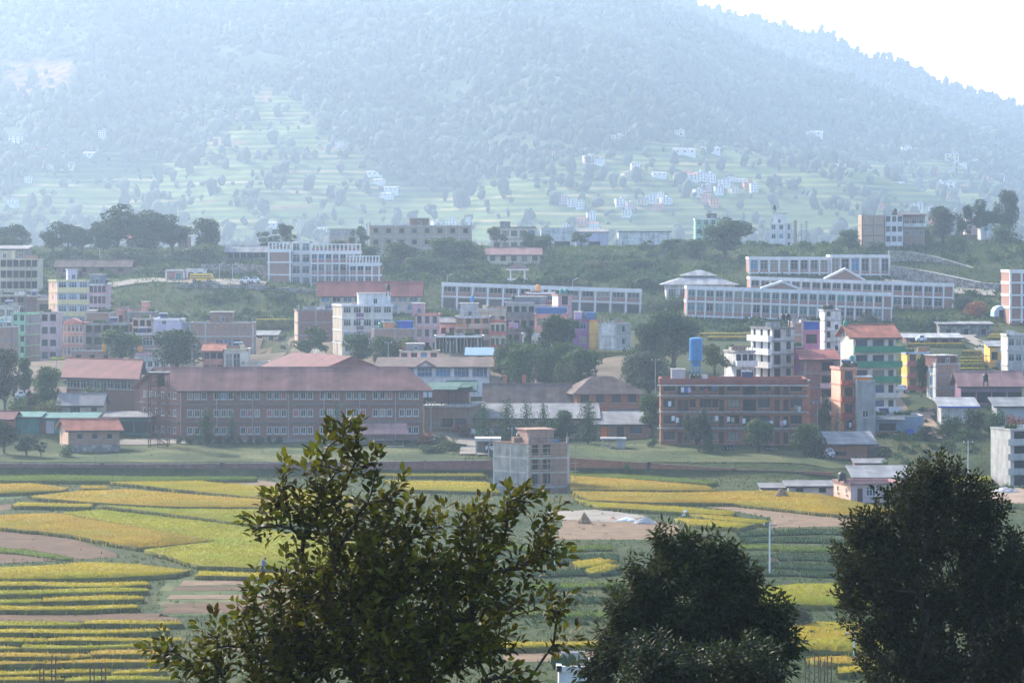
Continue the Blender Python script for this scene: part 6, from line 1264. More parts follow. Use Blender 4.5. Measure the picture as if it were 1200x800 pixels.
# right of the scaffolded house
rice([(440, 549), (560, 551), (570, 556), (470, 556), (420, 553)], Yl, 'yellow rice plot behind the leafy tree top')
rice([(450, 561), (570, 563), (585, 575), (480, 572)], Yl, 'yellow rice plot left of the scaffolded house')
rice([(669, 556), (740, 560), (830, 568), (836, 573), (760, 573), (669, 571)], G, 'golden rice plot right of the scaffolded house below the red wall')
rice([(670, 551), (760, 556), (840, 563), (836, 565), (740, 559), (668, 555)], Gr, 'green strip along the foot of the reddish wall')
rice([(670, 574), (800, 575.5), (900, 573), (960, 577), (1030, 592), (1060, 598), (1020, 603), (960, 599), (860, 588), (760, 587), (690, 584)], G, 'long curved golden rice plot before the pink field house')
rice([(672, 582), (690, 586), (780, 591), (862, 597.5), (856, 602), (780, 597), (700, 592)], Yl, 'slender yellow rice plot under the long curved golden one')
rice([(810, 600.5), (850, 603), (902, 609), (895, 612), (840, 606.5)], Yl, 'upper small yellow rice plot beside the tarpaulin heap')
rice([(791, 605.5), (830, 607), (884, 612.5), (866, 617), (810, 612)], Yl, 'lower small yellow rice plot beside the tarpaulin heap')
rice([(1000, 553), (1060, 549), (1175, 546), (1160, 551), (1060, 556)], G, 'golden strip behind the pink field house')
rice([(1060, 562), (1160, 556), (1160, 562), (1060, 570)], Li, 'lime rice plot behind the dense round tree')
rice([(672, 656), (700, 652), (722, 655), (705, 660), (680, 663)], Yl, 'upper tiny yellow plot beside the mango-like tree')
rice([(688, 664), (712, 658), (726, 661), (712, 667), (694, 670)], Yl, 'lower tiny yellow plot beside the mango-like tree')
rice([(885, 687), (930, 682), (990, 681), (1040, 690), (1040, 707), (960, 707), (890, 704)], Li, 'lime yellow rice plot below the vegetable terraces')
rice([(900, 732), (940, 726), (1010, 727), (1040, 738), (1040, 762), (980, 760), (930, 757), (900, 757)], Yl, 'yellow-green rice plot between the two dense dark trees')
rice([(946, 769), (985, 766), (1030, 770), (1030, 775), (980, 774)], G, 'thin golden strip between the two dense dark trees')
rice([(980, 779), (1030, 777), (1030, 783), (985, 786)], Yl, 'lowest thin yellow strip between the two dense dark trees')
rice([(560, 750), (700, 749), (718, 753), (620, 756), (560, 756)], Yl, 'thin yellow strip seen under the near leafy tree')
# far paddies behind the town
def far_rice(px0, px1, Y0, Y1, m, label, sk=0):
    pts = [XY(px0, Y0), XY(px1, Y0+sk), XY(px1, Y1+sk), XY(px0, Y1)]; cx = sum(p[0] for p in pts)/4; cyy = sum(p[1] for p in pts)/4
    z = max(tz(*p) for p in pts+[(cx, cyy)])-.1; rice(pts, m, label, 'paddy steps' if 'step' in label else None, .8, z, 2.5, world=True)
far_rice(820, 905, 628, 634, Yl, 'yellow paddy below the front campus wing, upper strip'); far_rice(830, 900, 614, 620, G, 'golden paddy below the front campus wing, lower strip'); far_rice(690, 750, 590, 598, Yl, 'yellow paddy at the foot of the stained white house')
far_rice(1060, 1130, 590, 594, Yl, 'yellow paddy strip before the long low pale-roofed house'); far_rice(300, 345, 650, 656, Yl, 'yellow paddy beyond the large bare brick house'); far_rice(575, 590, 560, 575, Yl, 'yellow paddy beside the light blue roof')
for i in range(6): far_rice(1118+i*2, 1155-i, 548+6.5*i, 551+6.5*i, Yl if i % 2 else Li, 'small yellow paddy step above the salmon-roofed house'); 
for i in range(3): far_rice(1158+2*i, 1195, 604+7*i, 608+7*i, Yl, 'small yellow paddy step above the half-yellow house')
far_rice(60, 75, 580, 592, Li, 'lime paddy between the pink apartment and pediment house')
# ------------------------------------------------------------------ bare plots, vegetable terraces, weeds
BARE = []
def bare(poly, m, nm='field', off=.02): BARE.append(pxpoly(poly)); patch(nm, pxpoly(poly), m, off, .6)
bare([(-40, 612), (40, 622), (95, 634), (145, 652), (60, 657), (-40, 662)], 'mud')
rice([(-40, 638), (30, 642), (85, 652), (82, 654), (20, 646), (-40, 642)], Gr, 'thin green weedy bank across the bare brown plot', h=.35)
bare([(-40, 592), (18, 591), (10, 597), (-40, 602)], 'mud')
bare([(-40, 718.5), (190, 719), (215, 727), (-40, 728)], 'mud')
bare([(196, 676), (300, 673), (420, 678), (420, 716), (188, 722), (186, 700)], 'paddy_green')
bare([(192, 708), (300, 705), (420, 707), (420, 715), (192, 719)], 'mud', 'field', .05); bare([(205, 688), (300, 687), (420, 689), (420, 692), (203, 692)], 'mud', 'field', .05)
bare([(215, 681), (296, 679), (296, 685), (210, 687)], 'stubble', 'field', .05); bare([(200, 697), (420, 697), (420, 701), (198, 702)], 'stubble', 'field', .05)
bare([(-40, 578), (30, 580), (20, 585), (-40, 586)], 'paddy_green')
bare([(660, 610), (700, 600), (790, 614), (800, 625), (760, 632), (650, 632)], 'stubble')
bare([(800, 589), (880, 592), (960, 602), (1040, 606), (1000, 616), (900, 618), (905, 607), (850, 597)], 'stubble')
bare([(640, 600), (700, 597), (760, 605), (720, 612), (660, 609)], 'road', 'field', .05)
bare([(590, 757), (720, 756), (720, 775), (590, 775)], 'stubble')
bare([(1090, 574), (1215, 570), (1215, 590), (1100, 588)], 'dirt')
bare([(250, 560), (300, 562), (330, 566), (320, 572), (270, 568)], 'stubble')
def veg_rows(ys, xa, xb, label, group, hgt):
    rv = random.Random(xa)
    for y0 in ys:
        x0, x1 = xa+rv.uniform(-6, 6), xb+rv.uniform(-8, 8); ph = rv.uniform(0, 6); up = []; lo = []; th_ = rv.uniform(4.5, 7.5)
        for q in range(9):
            t = q/8; x = x0+(x1-x0)*t; w_ = 1.6*math.sin(ph+x*.035); up.append((x, y0+w_-th_*.5*(.6+rv.random()*.5))); lo.append((x, y0+w_+th_*.5*(.6+rv.random()*.5)))
        rice(up+lo[::-1], 'veg' if rv.random() < .75 else 'rice_green', label, group, h=hgt, z=.02, dens=7, name='vegetable_plot', cat='vegetable plot', blade=.4)
veg_rows((623, 632, 641, 652, 661, 671), 868, 1040, 'green vegetable strip on the terraces behind the pale pole', 'vegetable strips behind the pole', .3)
veg_rows((641, 653, 668, 684, 700, 717), 560, 724, 'overgrown green strip between the leafy and the mango-like tree', 'green strips between the near trees', .35)
def scatter_tufts(name, label, m, n, region, size, seed, blades=5, filt=None):
    r = np.random.default_rng(seed); X, Y = region(r, n)
    if filt is not None: k = filt(X, Y); X, Y = X[k], Y[k]
    Z = terrain(X, Y); n = len(X); s_ = size[0]+(size[1]-size[0])*r.random(n)**2
    X = np.repeat(X, blades); Y = np.repeat(Y, blades); Z = np.repeat(Z, blades); s_ = np.repeat(s_, blades); nb = len(X)
    a = r.random(nb)*math.pi*2; X = X+r.normal(0, .35, nb)*s_; Y = Y+r.normal(0, .35, nb)*s_; ln = r.normal(0, .35, (nb, 2))*s_[:, None]; wd = s_*.16
    v = np.empty((nb, 3, 3)); v[:, 0] = np.stack([X-np.cos(a)*wd, Y-np.sin(a)*wd, Z-.05], 1); v[:, 1] = np.stack([X+np.cos(a)*wd, Y+np.sin(a)*wd, Z-.05], 1); v[:, 2] = np.stack([X+ln[:, 0], Y+ln[:, 1], Z+s_*(.6+.5*r.random(nb))], 1)
    o = link(name, np_mesh(name, v.reshape(-1, 3), np.arange(nb*3).reshape(-1, 3), m)); kind(o, 'stuff'); o['label'] = label; return o
def fan_region(u0, u1, Y0, Y1):
    def f(r, n): Y = Y0+(Y1-Y0)*r.random(n); px = u0+(u1-u0)*r.random(n); return (px-600)/F*Y, Y
    return f
scatter_tufts('grass', 'weedy green grass on the field banks', 'weeds', 34000, fan_region(-80, 1280, 222, 434), (.12, .45), 5, filt=lambda x, y: ~np.any([inpoly(x, y, np.array(p)) for p in BARE], 0) | (npr.random(len(x)) < .04))
scatter_tufts('grass', 'grass and weeds on the lawns and yard edges', 'weeds', 16000, fan_region(-60, 1260, 437.5, 470), (.08, .3), 6)

scatter_tufts('grass', 'tall wild grass on the hill slopes', 'weeds', 42000, fan_region(-60, 1260, 640, 860), (.3, 1.3), 8, 4)
# leafy clumps (leaf-sized faces) for scrub masses
def clumps(name, label, m, centres, seed, per=70, leaf=.32):
    """centres: (n,4) x y z radius"""
    r = np.random.default_rng(seed); n = len(centres); c = np.repeat(centres, per, 0); N_ = len(c)
    d = r.normal(size=(N_, 3)); d /= np.linalg.norm(d, axis=1)[:, None]; d[:, 2] = np.abs(d[:, 2])*1.0-.15; rad = c[:, 3]*(.55+.5*r.random(N_))*(1+.25*np.sin(d[:, 0]*5+c[:, 0])*np.cos(d[:, 1]*4+c[:, 1]))
    p = c[:, :3]+d*rad[:, None]*np.array([1, 1, .8]); q = leaf_quads(p, d, leaf*(.6+.8*r.random(N_))*np.clip(c[:, 3]/1.5, .6, 1.6), r)
    o = link(name, np_mesh(name, q.reshape(-1, 3), np.arange(N_*4).reshape(-1, 4), m)); kind(o, 'stuff'); o['label'] = label; return o
def leaf_quads(p, d, s_, r):
    N_ = len(p); nrm = d+r.normal(0, .55, (N_, 3)); nrm /= np.linalg.norm(nrm, axis=1)[:, None]
    t = np.cross(nrm, r.normal(size=(N_, 3))); t /= np.linalg.norm(t, axis=1)[:, None]; b_ = np.cross(nrm, t)
    e = s_[:, None]; q = np.empty((N_, 4, 3)); q[:, 0] = p-t*e; q[:, 1] = p-b_*e*.55; q[:, 2] = p+t*e; q[:, 3] = p+b_*e*.55
    return q
def slope_bushes(n, u0, u1, Y0, Y1, r0, r1, seed, gap=.0):
    r = np.random.default_rng(seed); X, Y = fan_region(u0, u1, Y0, Y1)(r, n)
    if gap: k = smooth_noise(X+900, Y, 22, seed, 3) > gap; X, Y = X[k], Y[k]
    # keep clear of buildings
    ok = np.ones(len(X), bool)
    for b in BL:
        ca, sa = math.cos(b['ang']), math.sin(b['ang']); dx, dy = X-b['X0'], Y-b['Y']; u = dx*ca+dy*sa; v = -dx*sa+dy*ca
        ok &= ~((u > -1.5+min(0, b['S'][0])) & (u < b['w']+1.5+max(0, b['S'][0])) & (v > (-14 if b['Y'] > 740 else -2.5)) & (v < b['S'][1]+1))
    ok &= ~((Y > 700) & (Y < 722) & (X/Y*F+600 > 120) & (X/Y*F+600 < 312))
    X, Y = X[ok], Y[ok]; rr = r0+(r1-r0)*r.random(len(X))**1.6; return np.stack([X, Y, terrain(X, Y)+rr*.25, rr], 1)
clumps('scrub', 'green scrub and bushes covering the slope above the campus wings', 'scrub', np.concatenate([slope_bushes(420, 450, 780, 712, 800, .9, 3.0, 41, .42), slope_bushes(150, 760, 880, 690, 790, .5, 2.0, 42, .5)]), 43, 80, .42)
clumps('scrub', 'scrub on the slope below the umbrella pines', 'scrub', np.concatenate([slope_bushes(260, -20, 330, 725, 800, .8, 2.6, 44, .42), slope_bushes(260, 40, 380, 655, 702, .5, 1.8, 45, .5)]), 46, 80, .42)
clumps('scrub', 'bushes on the hill slope around the stone walls', 'scrub', np.concatenate([slope_bushes(160, 1000, 1210, 640, 735, .6, 2.2, 47, .48), slope_bushes(150, 860, 1215, 770, 850, .6, 2.2, 48, .45), slope_bushes(90, 780, 1120, 640, 656, .6, 1.7, 40, .4)]), 49, 80, .42)
clumps('scrub', 'garden bushes and weeds between the town houses', 'scrub', np.concatenate([slope_bushes(170, -20, 560, 540, 640, .5, 1.6, 50, .5), slope_bushes(150, 560, 1200, 505, 620, .5, 1.8, 51, .5), slope_bushes(110, 1000, 1210, 440, 500, .5, 1.4, 52, .45)]), 53, 70, .34)
clumps('scrub', 'dark green bushes on the gully beside the near leafy tree', 'scrub', np.concatenate([slope_bushes(130, 560, 730, 232, 290, .3, 1.0, 54, .45), slope_bushes(90, 870, 1040, 236, 262, .3, .8, 55, .4), slope_bushes(110, 950, 1200, 385, 432, .3, 1.0, 56, .45)]), 57, 70, .2)

# ------------------------------------------------------------------ trees
def blob_tree(kind_, seed):
    """unit tree (height 1, crown width ~1): returns leaf quads mesh data + trunk builder"""
    r = np.random.default_rng(seed); lobes = []; mb = MB(); leaf = .028; ncard = 3600
    if kind_ == 'round':
        for i in range(16):
            a = r.random()*6.28; rr = .30*math.sqrt(r.random()); z = .36+.5*r.random(); k = 1-abs(z-.58)*1.2; lobes.append((math.cos(a)*rr*k, math.sin(a)*rr*k, z, .15+.08*r.random(), .13+.06*r.random()))
        mb.tube([(0, 0, -.05), (.01, 0, .2), (0, .01, .5)], [.04, .03, .015], 7)
    elif kind_ == 'pine':
        for i in range(17):
            a = r.random()*6.28; z = .36+.58*r.random(); rr = (.36*math.sqrt(r.random()))*(1.1-.7*max(0, z-.6)/.4); lobes.append((math.cos(a)*rr, math.sin(a)*rr, z, .13+.09*r.random(), .09+.05*r.random()))
        mb.tube([(0, 0, -.05), (.015, 0, .3), (-.01, .01, .6), (0, 0, .92)], [.03, .025, .018, .006], 7)
    elif kind_ == 'conifer':
        for i in range(26):
            z = .1+.86*i/25; rr = .36*(1-z)**.42*min(1, .55+z*2)+.02; a = i*2.4; lobes.append((math.cos(a)*rr*.5, math.sin(a)*rr*.5, z, rr*.75+.03, .05+.03*r.random()))
        mb.tube([(0, 0, -.05), (0, 0, .5), (0, 0, .95)], [.025, .018, .005], 6); ncard = 2200; leaf = .02
    elif kind_ == 'open':
        for i in range(13):
            a = r.random()*6.28; rr = .36*math.sqrt(r.random()); z = .38+.55*r.random(); lobes.append((math.cos(a)*rr, math.sin(a)*rr, z, .10+.06*r.random(), .07+.05*r.random()))
        mb.tube([(0, 0, -.05), (.02, 0, .3), (0, .02, .7)], [.03, .024, .01], 7); ncard = 2000
    elif kind_ == 'willow':
        for i in range(16):
            a = r.random()*6.28; rr = .38*math.sqrt(r.random()); z = .35+.45*r.random()*(1-rr); lobes.append((math.cos(a)*rr, math.sin(a)*rr, z, .11, .20))
        mb.tube([(0, 0, -.05), (.02, 0, .3), (0, .02, .6)], [.04, .03, .012], 7)
    elif kind_ == 'bush':
        for i in range(12):
            a = r.random()*6.28; rr = .33*math.sqrt(r.random()); z = .15+.6*r.random()*(1-rr); lobes.append((math.cos(a)*rr, math.sin(a)*rr, z, .16+.08*r.random(), .16+.06*r.random()))
        mb.tube([(0, 0, -.05), (.01, 0, .25)], [.03, .015], 6); ncard = 1500; leaf = .035
    elif kind_ == 'tall':
        for i in range(15):
            a = r.random()*6.28; z = .5+.45*r.random(); rr = .27*math.sqrt(r.random()); lobes.append((math.cos(a)*rr, math.sin(a)*rr, z, .13+.07*r.random(), .08+.05*r.random()))
        for i in range(6):
            a = r.random()*6.28; z = .22+.25*r.random(); lobes.append((math.cos(a)*.26, math.sin(a)*.26, z, .10, .05))
        mb.tube([(0, 0, -.05), (.012, 0, .3), (0, .01, .7)], [.022, .018, .008], 7)
    for lx, ly, lz, lr, lh in lobes:     # limbs to the lobes
        z0 = max(.12, lz-.28); mb.tube([(0, 0, z0*.8), (lx*.5, ly*.5, (z0+lz)/2), (lx, ly, lz)], [.010, .007, .003], 4, False)
    L_ = np.array(lobes); wgt = L_[:, 3]**2; idx = r.choice(len(L_), ncard, p=wgt/wgt.sum()); c = L_[idx]
    d = r.normal(size=(ncard, 3)); d /= np.linalg.norm(d, axis=1)[:, None]; rad = .55+.5*r.random(ncard)**.6
    p = c[:, :3]+d*np.stack([c[:, 3], c[:, 3], c[:, 4]], 1)*rad[:, None]
    if kind_ == 'willow': p[:, 2] -= .06*r.random(ncard)
    q = leaf_quads(p, d, leaf*(.6+.8*r.random(ncard)), r)
    # normalise height to 1, width to 1
    top = np.percentile(q[:, :, 2], 99.7); wx = np.percentile(np.abs(q[:, :, 0]), 99)*2; sc_ = np.array([1/wx, 1/wx, 1/top])
    q *= sc_; mb.v = [tuple(np.array(v)*sc_) for v in mb.v]
    return q, mb
_tc = {}
def tree(kind_, px, pyt, Y, wpx, m, label, seed=1, pyb=None, name='tree', cat='tree', group=None, bark='bark'):
    key = (kind_, seed % 3, m)
    if key not in _tc:
        q, mb = blob_tree(kind_, 100+seed % 3+hash_(kind_)); n = len(q)
        _tc[key] = (np_mesh('crown', q.reshape(-1, 3), np.arange(n*4).reshape(-1, 4), m), mb.mesh('trunk', bark))
    cr, tr = _tc[key]; x, y = XY(px, Y); z = tz(x, y) if pyb is None else ZC-(pyb-300)/F*Y
    h = ZC-(pyt-300)/F*Y-z; w = wpx*Y/F
    rt = empty(name, (x, y, z), (seed*1.7) % 6.28); rt.scale = (w, w, h); tag(rt, label, cat, group)
    link('trunk', tr, rt); link('crown', cr, rt); return rt
def hash_(s_): return sum(ord(ch) for ch in s_)
TR = [
 # ridge pines
 ('pine', 18, 263, 792, 26, 'leaf_pine', 'round pine above the cream balcony house'), ('round', 3, 266, 800, 22, 'leaf_pine', 'dark tree at the frame edge above the cream house'),
 ('pine', 62, 260, 795, 24, 'leaf_pine', 'left pine of the wide dark pine clump'), ('pine', 80, 263, 800, 34, 'leaf_pine', 'middle pine of the wide dark pine clump'), ('pine', 96, 266, 797, 24, 'leaf_pine', 'right pine of the wide dark pine clump'),
 ('pine', 138, 240, 798, 40, 'leaf_pine', 'tallest umbrella pine on the left ridge'), ('round', 122, 262, 792, 30, 'leaf_pine', 'bushy dark tree under the tallest umbrella pine'),
 ('pine', 180, 247, 795, 38, 'leaf_pine', 'broad umbrella pine beside the tallest pine'), ('pine', 202, 252, 798, 36, 'leaf_pine', 'umbrella pine before the small pink house'), ('round', 172, 268, 790, 26, 'leaf_green', 'low leafy tree under the broad umbrella pine'),
 ('round', 244, 256, 788, 30, 'leaf_pine', 'dense dark tree right of the umbrella pines'), ('round', 238, 285, 770, 40, 'leaf_green', 'leafy bush mass under the dense dark ridge tree'), ('round', 150, 290, 775, 60, 'leaf_green', 'spreading green tree under the tallest pine'), ('round', 25, 290, 770, 50, 'leaf_green', 'pale green tree behind the dark-roofed house'),
 ('open', 314, 269, 800, 22, 'leaf_pine', 'small open tree behind the long pale-roofed shed'), ('tall', 335, 262, 800, 16, 'leaf_pine', 'slim tree beside the pillared classroom block'), ('open', 345, 275, 805, 16, 'leaf_yellow', 'yellowish small tree behind the stair block'),
 ('open', 422, 265, 790, 20, 'leaf_pine', 'small tree before the unfinished brick building'), ('round', 394, 282, 770, 22, 'leaf_green', 'round tree behind the pillared classroom block'), ('round', 432, 288, 755, 24, 'leaf_green', 'leafy tree above the lower pillared wing'),
 ('round', 470, 283, 760, 34, 'leaf_green', 'leafy tree at the left foot of the unfinished brick building'), ('round', 520, 278, 765, 38, 'leaf_green', 'leafy tree at the right foot of the unfinished brick building'), ('round', 545, 282, 768, 36, 'leaf_green', 'leafy tree left of the long cream house'), ('round', 500, 300, 745, 40, 'leaf_green', 'broad bush tree above the left end of the long campus wing'),
 ('open', 582, 266, 825, 22, 'leaf_yellow', 'yellowish tree beside the yellowed two-storey house'), ('round', 620, 272, 800, 20, 'leaf_green', 'tree before the yellowed two-storey house'), ('round', 637, 275, 795, 22, 'leaf_green', 'tree before the tall grey-white warehouse'), ('open', 682, 272, 800, 24, 'leaf_green', 'leafy tree between the two grey warehouses'), ('round', 648, 309, 748, 40, 'leaf_green', 'broad leafy tree beside the gazebo'), ('round', 556, 308, 748, 38, 'leaf_green', 'broad leafy tree left of the gazebo'), ('round', 700, 305, 752, 44, 'leaf_yellow', 'light green tree above the right half of the long campus wing'), ('round', 745, 303, 755, 40, 'leaf_green', 'leafy tree above the right end of the long campus wing'),
 ('round', 850, 256, 782, 48, 'leaf_green', 'huge broad tree before the green and white ridge house'), ('round', 815, 280, 790, 38, 'leaf_green', 'rounded tree at the left foot of the huge broad tree'), ('round', 788, 280, 800, 30, 'leaf_green', 'round tree at the right end of the wide dirty white warehouse'), ('bush', 798, 345, 692, 40, 'leaf_green', 'light bush in front of the two-tiered hall'), ('bush', 770, 352, 684, 34, 'leaf_grey', 'grey-green bush between the two campus wings'),
 ('round', 995, 269, 795, 24, 'leaf_green', 'rounded tree left of the tan blank brick block'), ('bush', 1028, 283, 785, 16, 'leaf_green', 'small bush before the tan blank brick block'), ('open', 1049, 246, 808, 10, 'leaf_pine', 'small potted-looking tree on the white ridge house roof'),
 ('round', 1105, 242, 845, 34, 'leaf_grey', 'round dark tree behind the small brick hut'), ('pine', 1152, 234, 852, 22, 'leaf_pine', 'flat-topped pine on the upper right hill'), ('tall', 1132, 240, 855, 12, 'leaf_pine', 'thin pine beside the flat-topped pine'), ('round', 1183, 223, 860, 22, 'leaf_grey', 'tall pale tree above the half-built hill house'), ('bush', 1085, 262, 815, 18, 'leaf_green', 'bush behind the weathered brown balcony house'), ('tall', 1127, 257, 825, 12, 'leaf_pine', 'slender dark tree in the terraced hill slope'), ('bush', 1180, 262, 835, 34, 'leaf_green', 'wide bush below the pale hill house'), ('bush', 1120, 275, 810, 16, 'leaf_green', 'small round bush on the hill fence line'), ('bush', 1167, 238, 862, 18, 'leaf_grey', 'grey-green tree between the hill pines'),
 ('round', 1127, 347, 676, 24, 'leaf_grey', 'rounded grey-green tree right of the brick end bay'), ('bush', 1145, 353, 668, 24, 'red_leaf', 'reddish shrub beside the rounded grey-green tree'), ('bush', 1018, 365, 640, 20, 'leaf_grey', 'bush below the right end of the front campus wing'), ('bush', 1095, 368, 640, 30, 'leaf_green', 'wide bush above the rough stone house'),
 # town
 ('round', 142, 384, 572, 40, 'leaf_green', 'round dark tree among the unfinished houses'), ('round', 208, 386, 556, 54, 'leaf_pine', 'biggest dense round tree behind the school roof'),
 ('open', 360, 382, 570, 44, 'leaf_green', 'spreading dark tree below the flat blank brick house'), ('bush', 372, 408, 560, 14, 'blossom', 'white flowering bush behind the maroon roof'), ('round', 421, 391, 565, 34, 'leaf_green', 'dark round tree before the white hotel'), ('round', 452, 394, 560, 30, 'leaf_green', 'left round tree before the low brick house'), ('round', 474, 395, 562, 28, 'leaf_yellow', 'yellow-green round tree before the pink brick house'),
 ('tall', 652, 369, 545, 38, 'leaf_pine', 'tall dark tree with bare trunk before the salmon house'), ('open', 621, 378, 556, 18, 'leaf_pine', 'thin umbrella tree left of the tall dark tree'), ('round', 594, 396, 540, 26, 'leaf_green', 'leafy tree right of the light blue roof'), ('round', 612, 402, 530, 44, 'leaf_green', 'big leafy tree behind the brown-tiled brick house'), ('round', 640, 408, 525, 34, 'leaf_green', 'dense tree behind the brick chimney posts'), ('round', 680, 406, 528, 40, 'leaf_green', 'broad tree behind the hipped-roof brick house'), ('bush', 660, 425, 520, 30, 'leaf_yellow', 'light green bush beside the hipped-roof house'), ('round', 658, 400, 538, 30, 'leaf_green', 'dark leafy tree under the tall bare-trunked tree'),
 ('round', 790, 361, 560, 48, 'leaf_pine', 'large dark tree before the campus wing beside the blue tower'), ('round', 762, 377, 556, 36, 'leaf_pine', 'dark tree left of the large tree by the blue tower'), ('round', 760, 412, 522, 52, 'leaf_grey', 'greyish broad tree left of the hostel'), ('bush', 742, 406, 540, 20, 'leaf_green', 'small dark tree beside the stained white house'), ('open', 838, 402, 500, 30, 'leaf_yellow', 'airy yellow-green tree right of the blue water tower'), ('round', 765, 462, 482, 30, 'leaf_green', 'dark green tree at the left corner of the hostel'),
 ('round', 1080, 416, 520, 12, 'leaf_pine', 'small dark tree before the yellow striped house'), ('open', 1112, 440, 540, 24, 'leaf_yellow', 'pale bush tree on the small paddy steps'),
 # left front
 ('round', 6, 409, 500, 32, 'leaf_dark', 'dark tree at the frame edge before the red brick side wall'), ('tall', 28, 420, 496, 16, 'leaf_green', 'palm-like tree beside the dark frame-edge tree'), ('round', 55, 430, 488, 30, 'leaf_green', 'round green tree on a dark trunk before the long shed'), ('bush', 30, 465, 482, 34, 'leaf_green', 'garden bush before the long dark shed'), ('bush', 60, 468, 480, 26, 'leaf_yellow', 'yellowish garden bush beside the bungalow'), ('bush', 108, 452, 487, 36, 'leaf_green', 'leafy bush behind the beige bungalow'), ('bush', 110, 484, 474, 10, 'leaf_green', 'small bush at the bungalow door'),
 ('round', 5, 492, 450, 26, 'leaf_dark', 'dark tree on the lawn at the frame edge'), ('round', 31, 509, 447, 24, 'leaf_grey', 'grey-green lawn tree beside the dark frame-edge lawn tree'), ('bush', 76.5, 520, 446, 15, 'leaf_green', 'small round lawn tree before the small pink house'), ('open', 48, 515, 446, 12, 'leaf_grey', 'thin sapling between the two lawn trees'),
 ('conifer', 241, 476, 462, 24, 'leaf_conifer', 'broad conical tree before the school block'), ('conifer', 272, 482, 463, 13, 'leaf_conifer', 'slim conical tree before the school block'), ('conifer', 395, 470, 463, 10, 'leaf_conifer', 'thin conical tree before the middle of the school block'),
 ('conifer', 567, 471, 470, 22, 'leaf_conifer', 'leftmost conifer of the row, beside the white minibus'), ('conifer', 594, 465, 470, 24, 'leaf_conifer', 'second conifer of the row from the minibus'), ('conifer', 617, 471, 471, 19, 'leaf_conifer', 'third conifer of the row from the minibus'), ('conifer', 637, 470, 472, 18, 'leaf_conifer', 'fourth conifer of the row from the minibus'), ('round', 660, 481, 472, 24, 'leaf_conifer', 'round-headed tree in the conifer row'), ('conifer', 689, 470, 466, 27, 'leaf_conifer', 'broad conifer standing apart before the workshop gap'), ('bush', 647, 494, 474, 14, 'leaf_conifer', 'low tree at the foot of the round-headed one'),
 ('willow', 819, 481, 455, 34, 'leaf_grey', 'weeping willow-like tree before the hostel'), ('round', 889, 490, 454, 32, 'leaf_green', 'round green tree before the hostel middle'), ('round', 944, 496, 452, 30, 'leaf_green', 'bright bushy tree at the right end of the hostel'), ('bush', 830, 510, 452, 10, 'leaf_green', 'little bush beside the willow-like tree'), ('bush', 957, 510, 450, 24, 'leaf_dark', 'dark bush right of the bright bushy tree'), ('conifer', 981, 476, 470, 8, 'leaf_conifer', 'slim cypress by the narrow orange house'), ('bush', 964, 462, 484, 16, 'leaf_green', 'bush before the dark brick house with red awning'),
 ('bush', 1086, 498, 462, 18, 'leaf_dark', 'dark shrub beside the corrugated shed'), ('bush', 1038, 537, 433, 12, 'leaf_green', 'round shrub on the small brick hut'), ('bush', 1113, 485, 466, 22, 'leaf_green', 'green shrub below the blue fascia shed'), ('bush', 1141, 478, 470, 22, 'leaf_dark', 'dark shrub right of the blue fascia shed'), ('bush', 1168, 480, 466, 24, 'leaf_green', 'shrub before the grey metal shed'), ('bush', 1192, 486, 462, 22, 'red_leaf', 'reddish brown shrub at the frame edge'), ('bush', 1045, 543, 425, 9, 'leaf_green', 'tiny shrub beside the small brick hut'),
 ('bush', 765, 513, 462, 12, 'leaf_green', 'small bush at the end of the brick store'), ('bush', 737, 541, 434, 10, 'leaf_green', 'small bush growing on the reddish wall'), ('bush', 500, 505, 463, 18, 'red_leaf', 'reddish flower bush by the driveway steps'), ('bush', 514, 506, 461, 20, 'leaf_grey', 'grey-green garden bush by the driveway'), ('bush', 526, 513, 456, 18, 'leaf_yellow', 'yellow-flowered bush by the driveway'), ('bush', 508, 520, 452, 24, 'leaf_green', 'spreading bush below the driveway'), ('bush', 540, 496, 476, 26, 'red_leaf', 'dark red hedge under the annex windows'),
  ('bush', 930, 712, 258, 40, 'leaf_dark', 'dark bush row below the lime rice plot'), ('bush', 1170, 590, 380, 40, 'leaf_green', 'green thicket below the rubble'),
]
for i, (k_, px, pt, Y, w, m, lab) in enumerate(TR):
    tree(k_, px, pt, Y, w*(1.4 if k_ == 'pine' else 1.1), m, lab, i, name='shrub' if k_ == 'bush' else {'pine': 'pine_tree', 'conifer': 'conifer', 'willow': 'willow_tree'}.get(k_, 'tree'), cat='shrub' if k_ == 'bush' else 'tree', group='ridge pines' if k_ == 'pine' else None)
for i in range(11):
    tree('bush', 210+i*11.5+(2 if i > 5 else 0), 510, 464.5, 7+i % 3, 'leaf_conifer', 'small clipped round shrub in the hedge row before the school block', i, name='shrub', cat='shrub', group='clipped shrubs before the school')
# ------------------------------------------------------------------ near trees in front of the camera
def lobe_points(lobes, Y, n, r, shell, zdepth=1.0):
    """lobes in picture pixels (cx, cy, rx, ry) turned into 3-D ellipsoids around distance Y"""
    L_ = np.array(lobes, float); wgt = L_[:, 2]*L_[:, 3]; idx = r.choice(len(L_), n, p=wgt/wgt.sum()); c = L_[idx]; s_ = Y/F
    d = r.normal(size=(n, 3)); d /= np.linalg.norm(d, axis=1)[:, None]; rad = r.random(n)**(1/shell)
    cx = (c[:, 0]-600)*s_; cz = ZC-(c[:, 1]-300)*s_; rx = c[:, 2]*s_; rz = c[:, 3]*s_
    off = r.normal(0, .35, len(L_))*np.maximum(L_[:, 2], L_[:, 3])*s_*zdepth
    return np.stack([cx+d[:, 0]*rad*rx, Y+off[idx]+d[:, 1]*rad*np.minimum(rx, 1.6)*zdepth, cz+d[:, 2]*rad*rz], 1), d
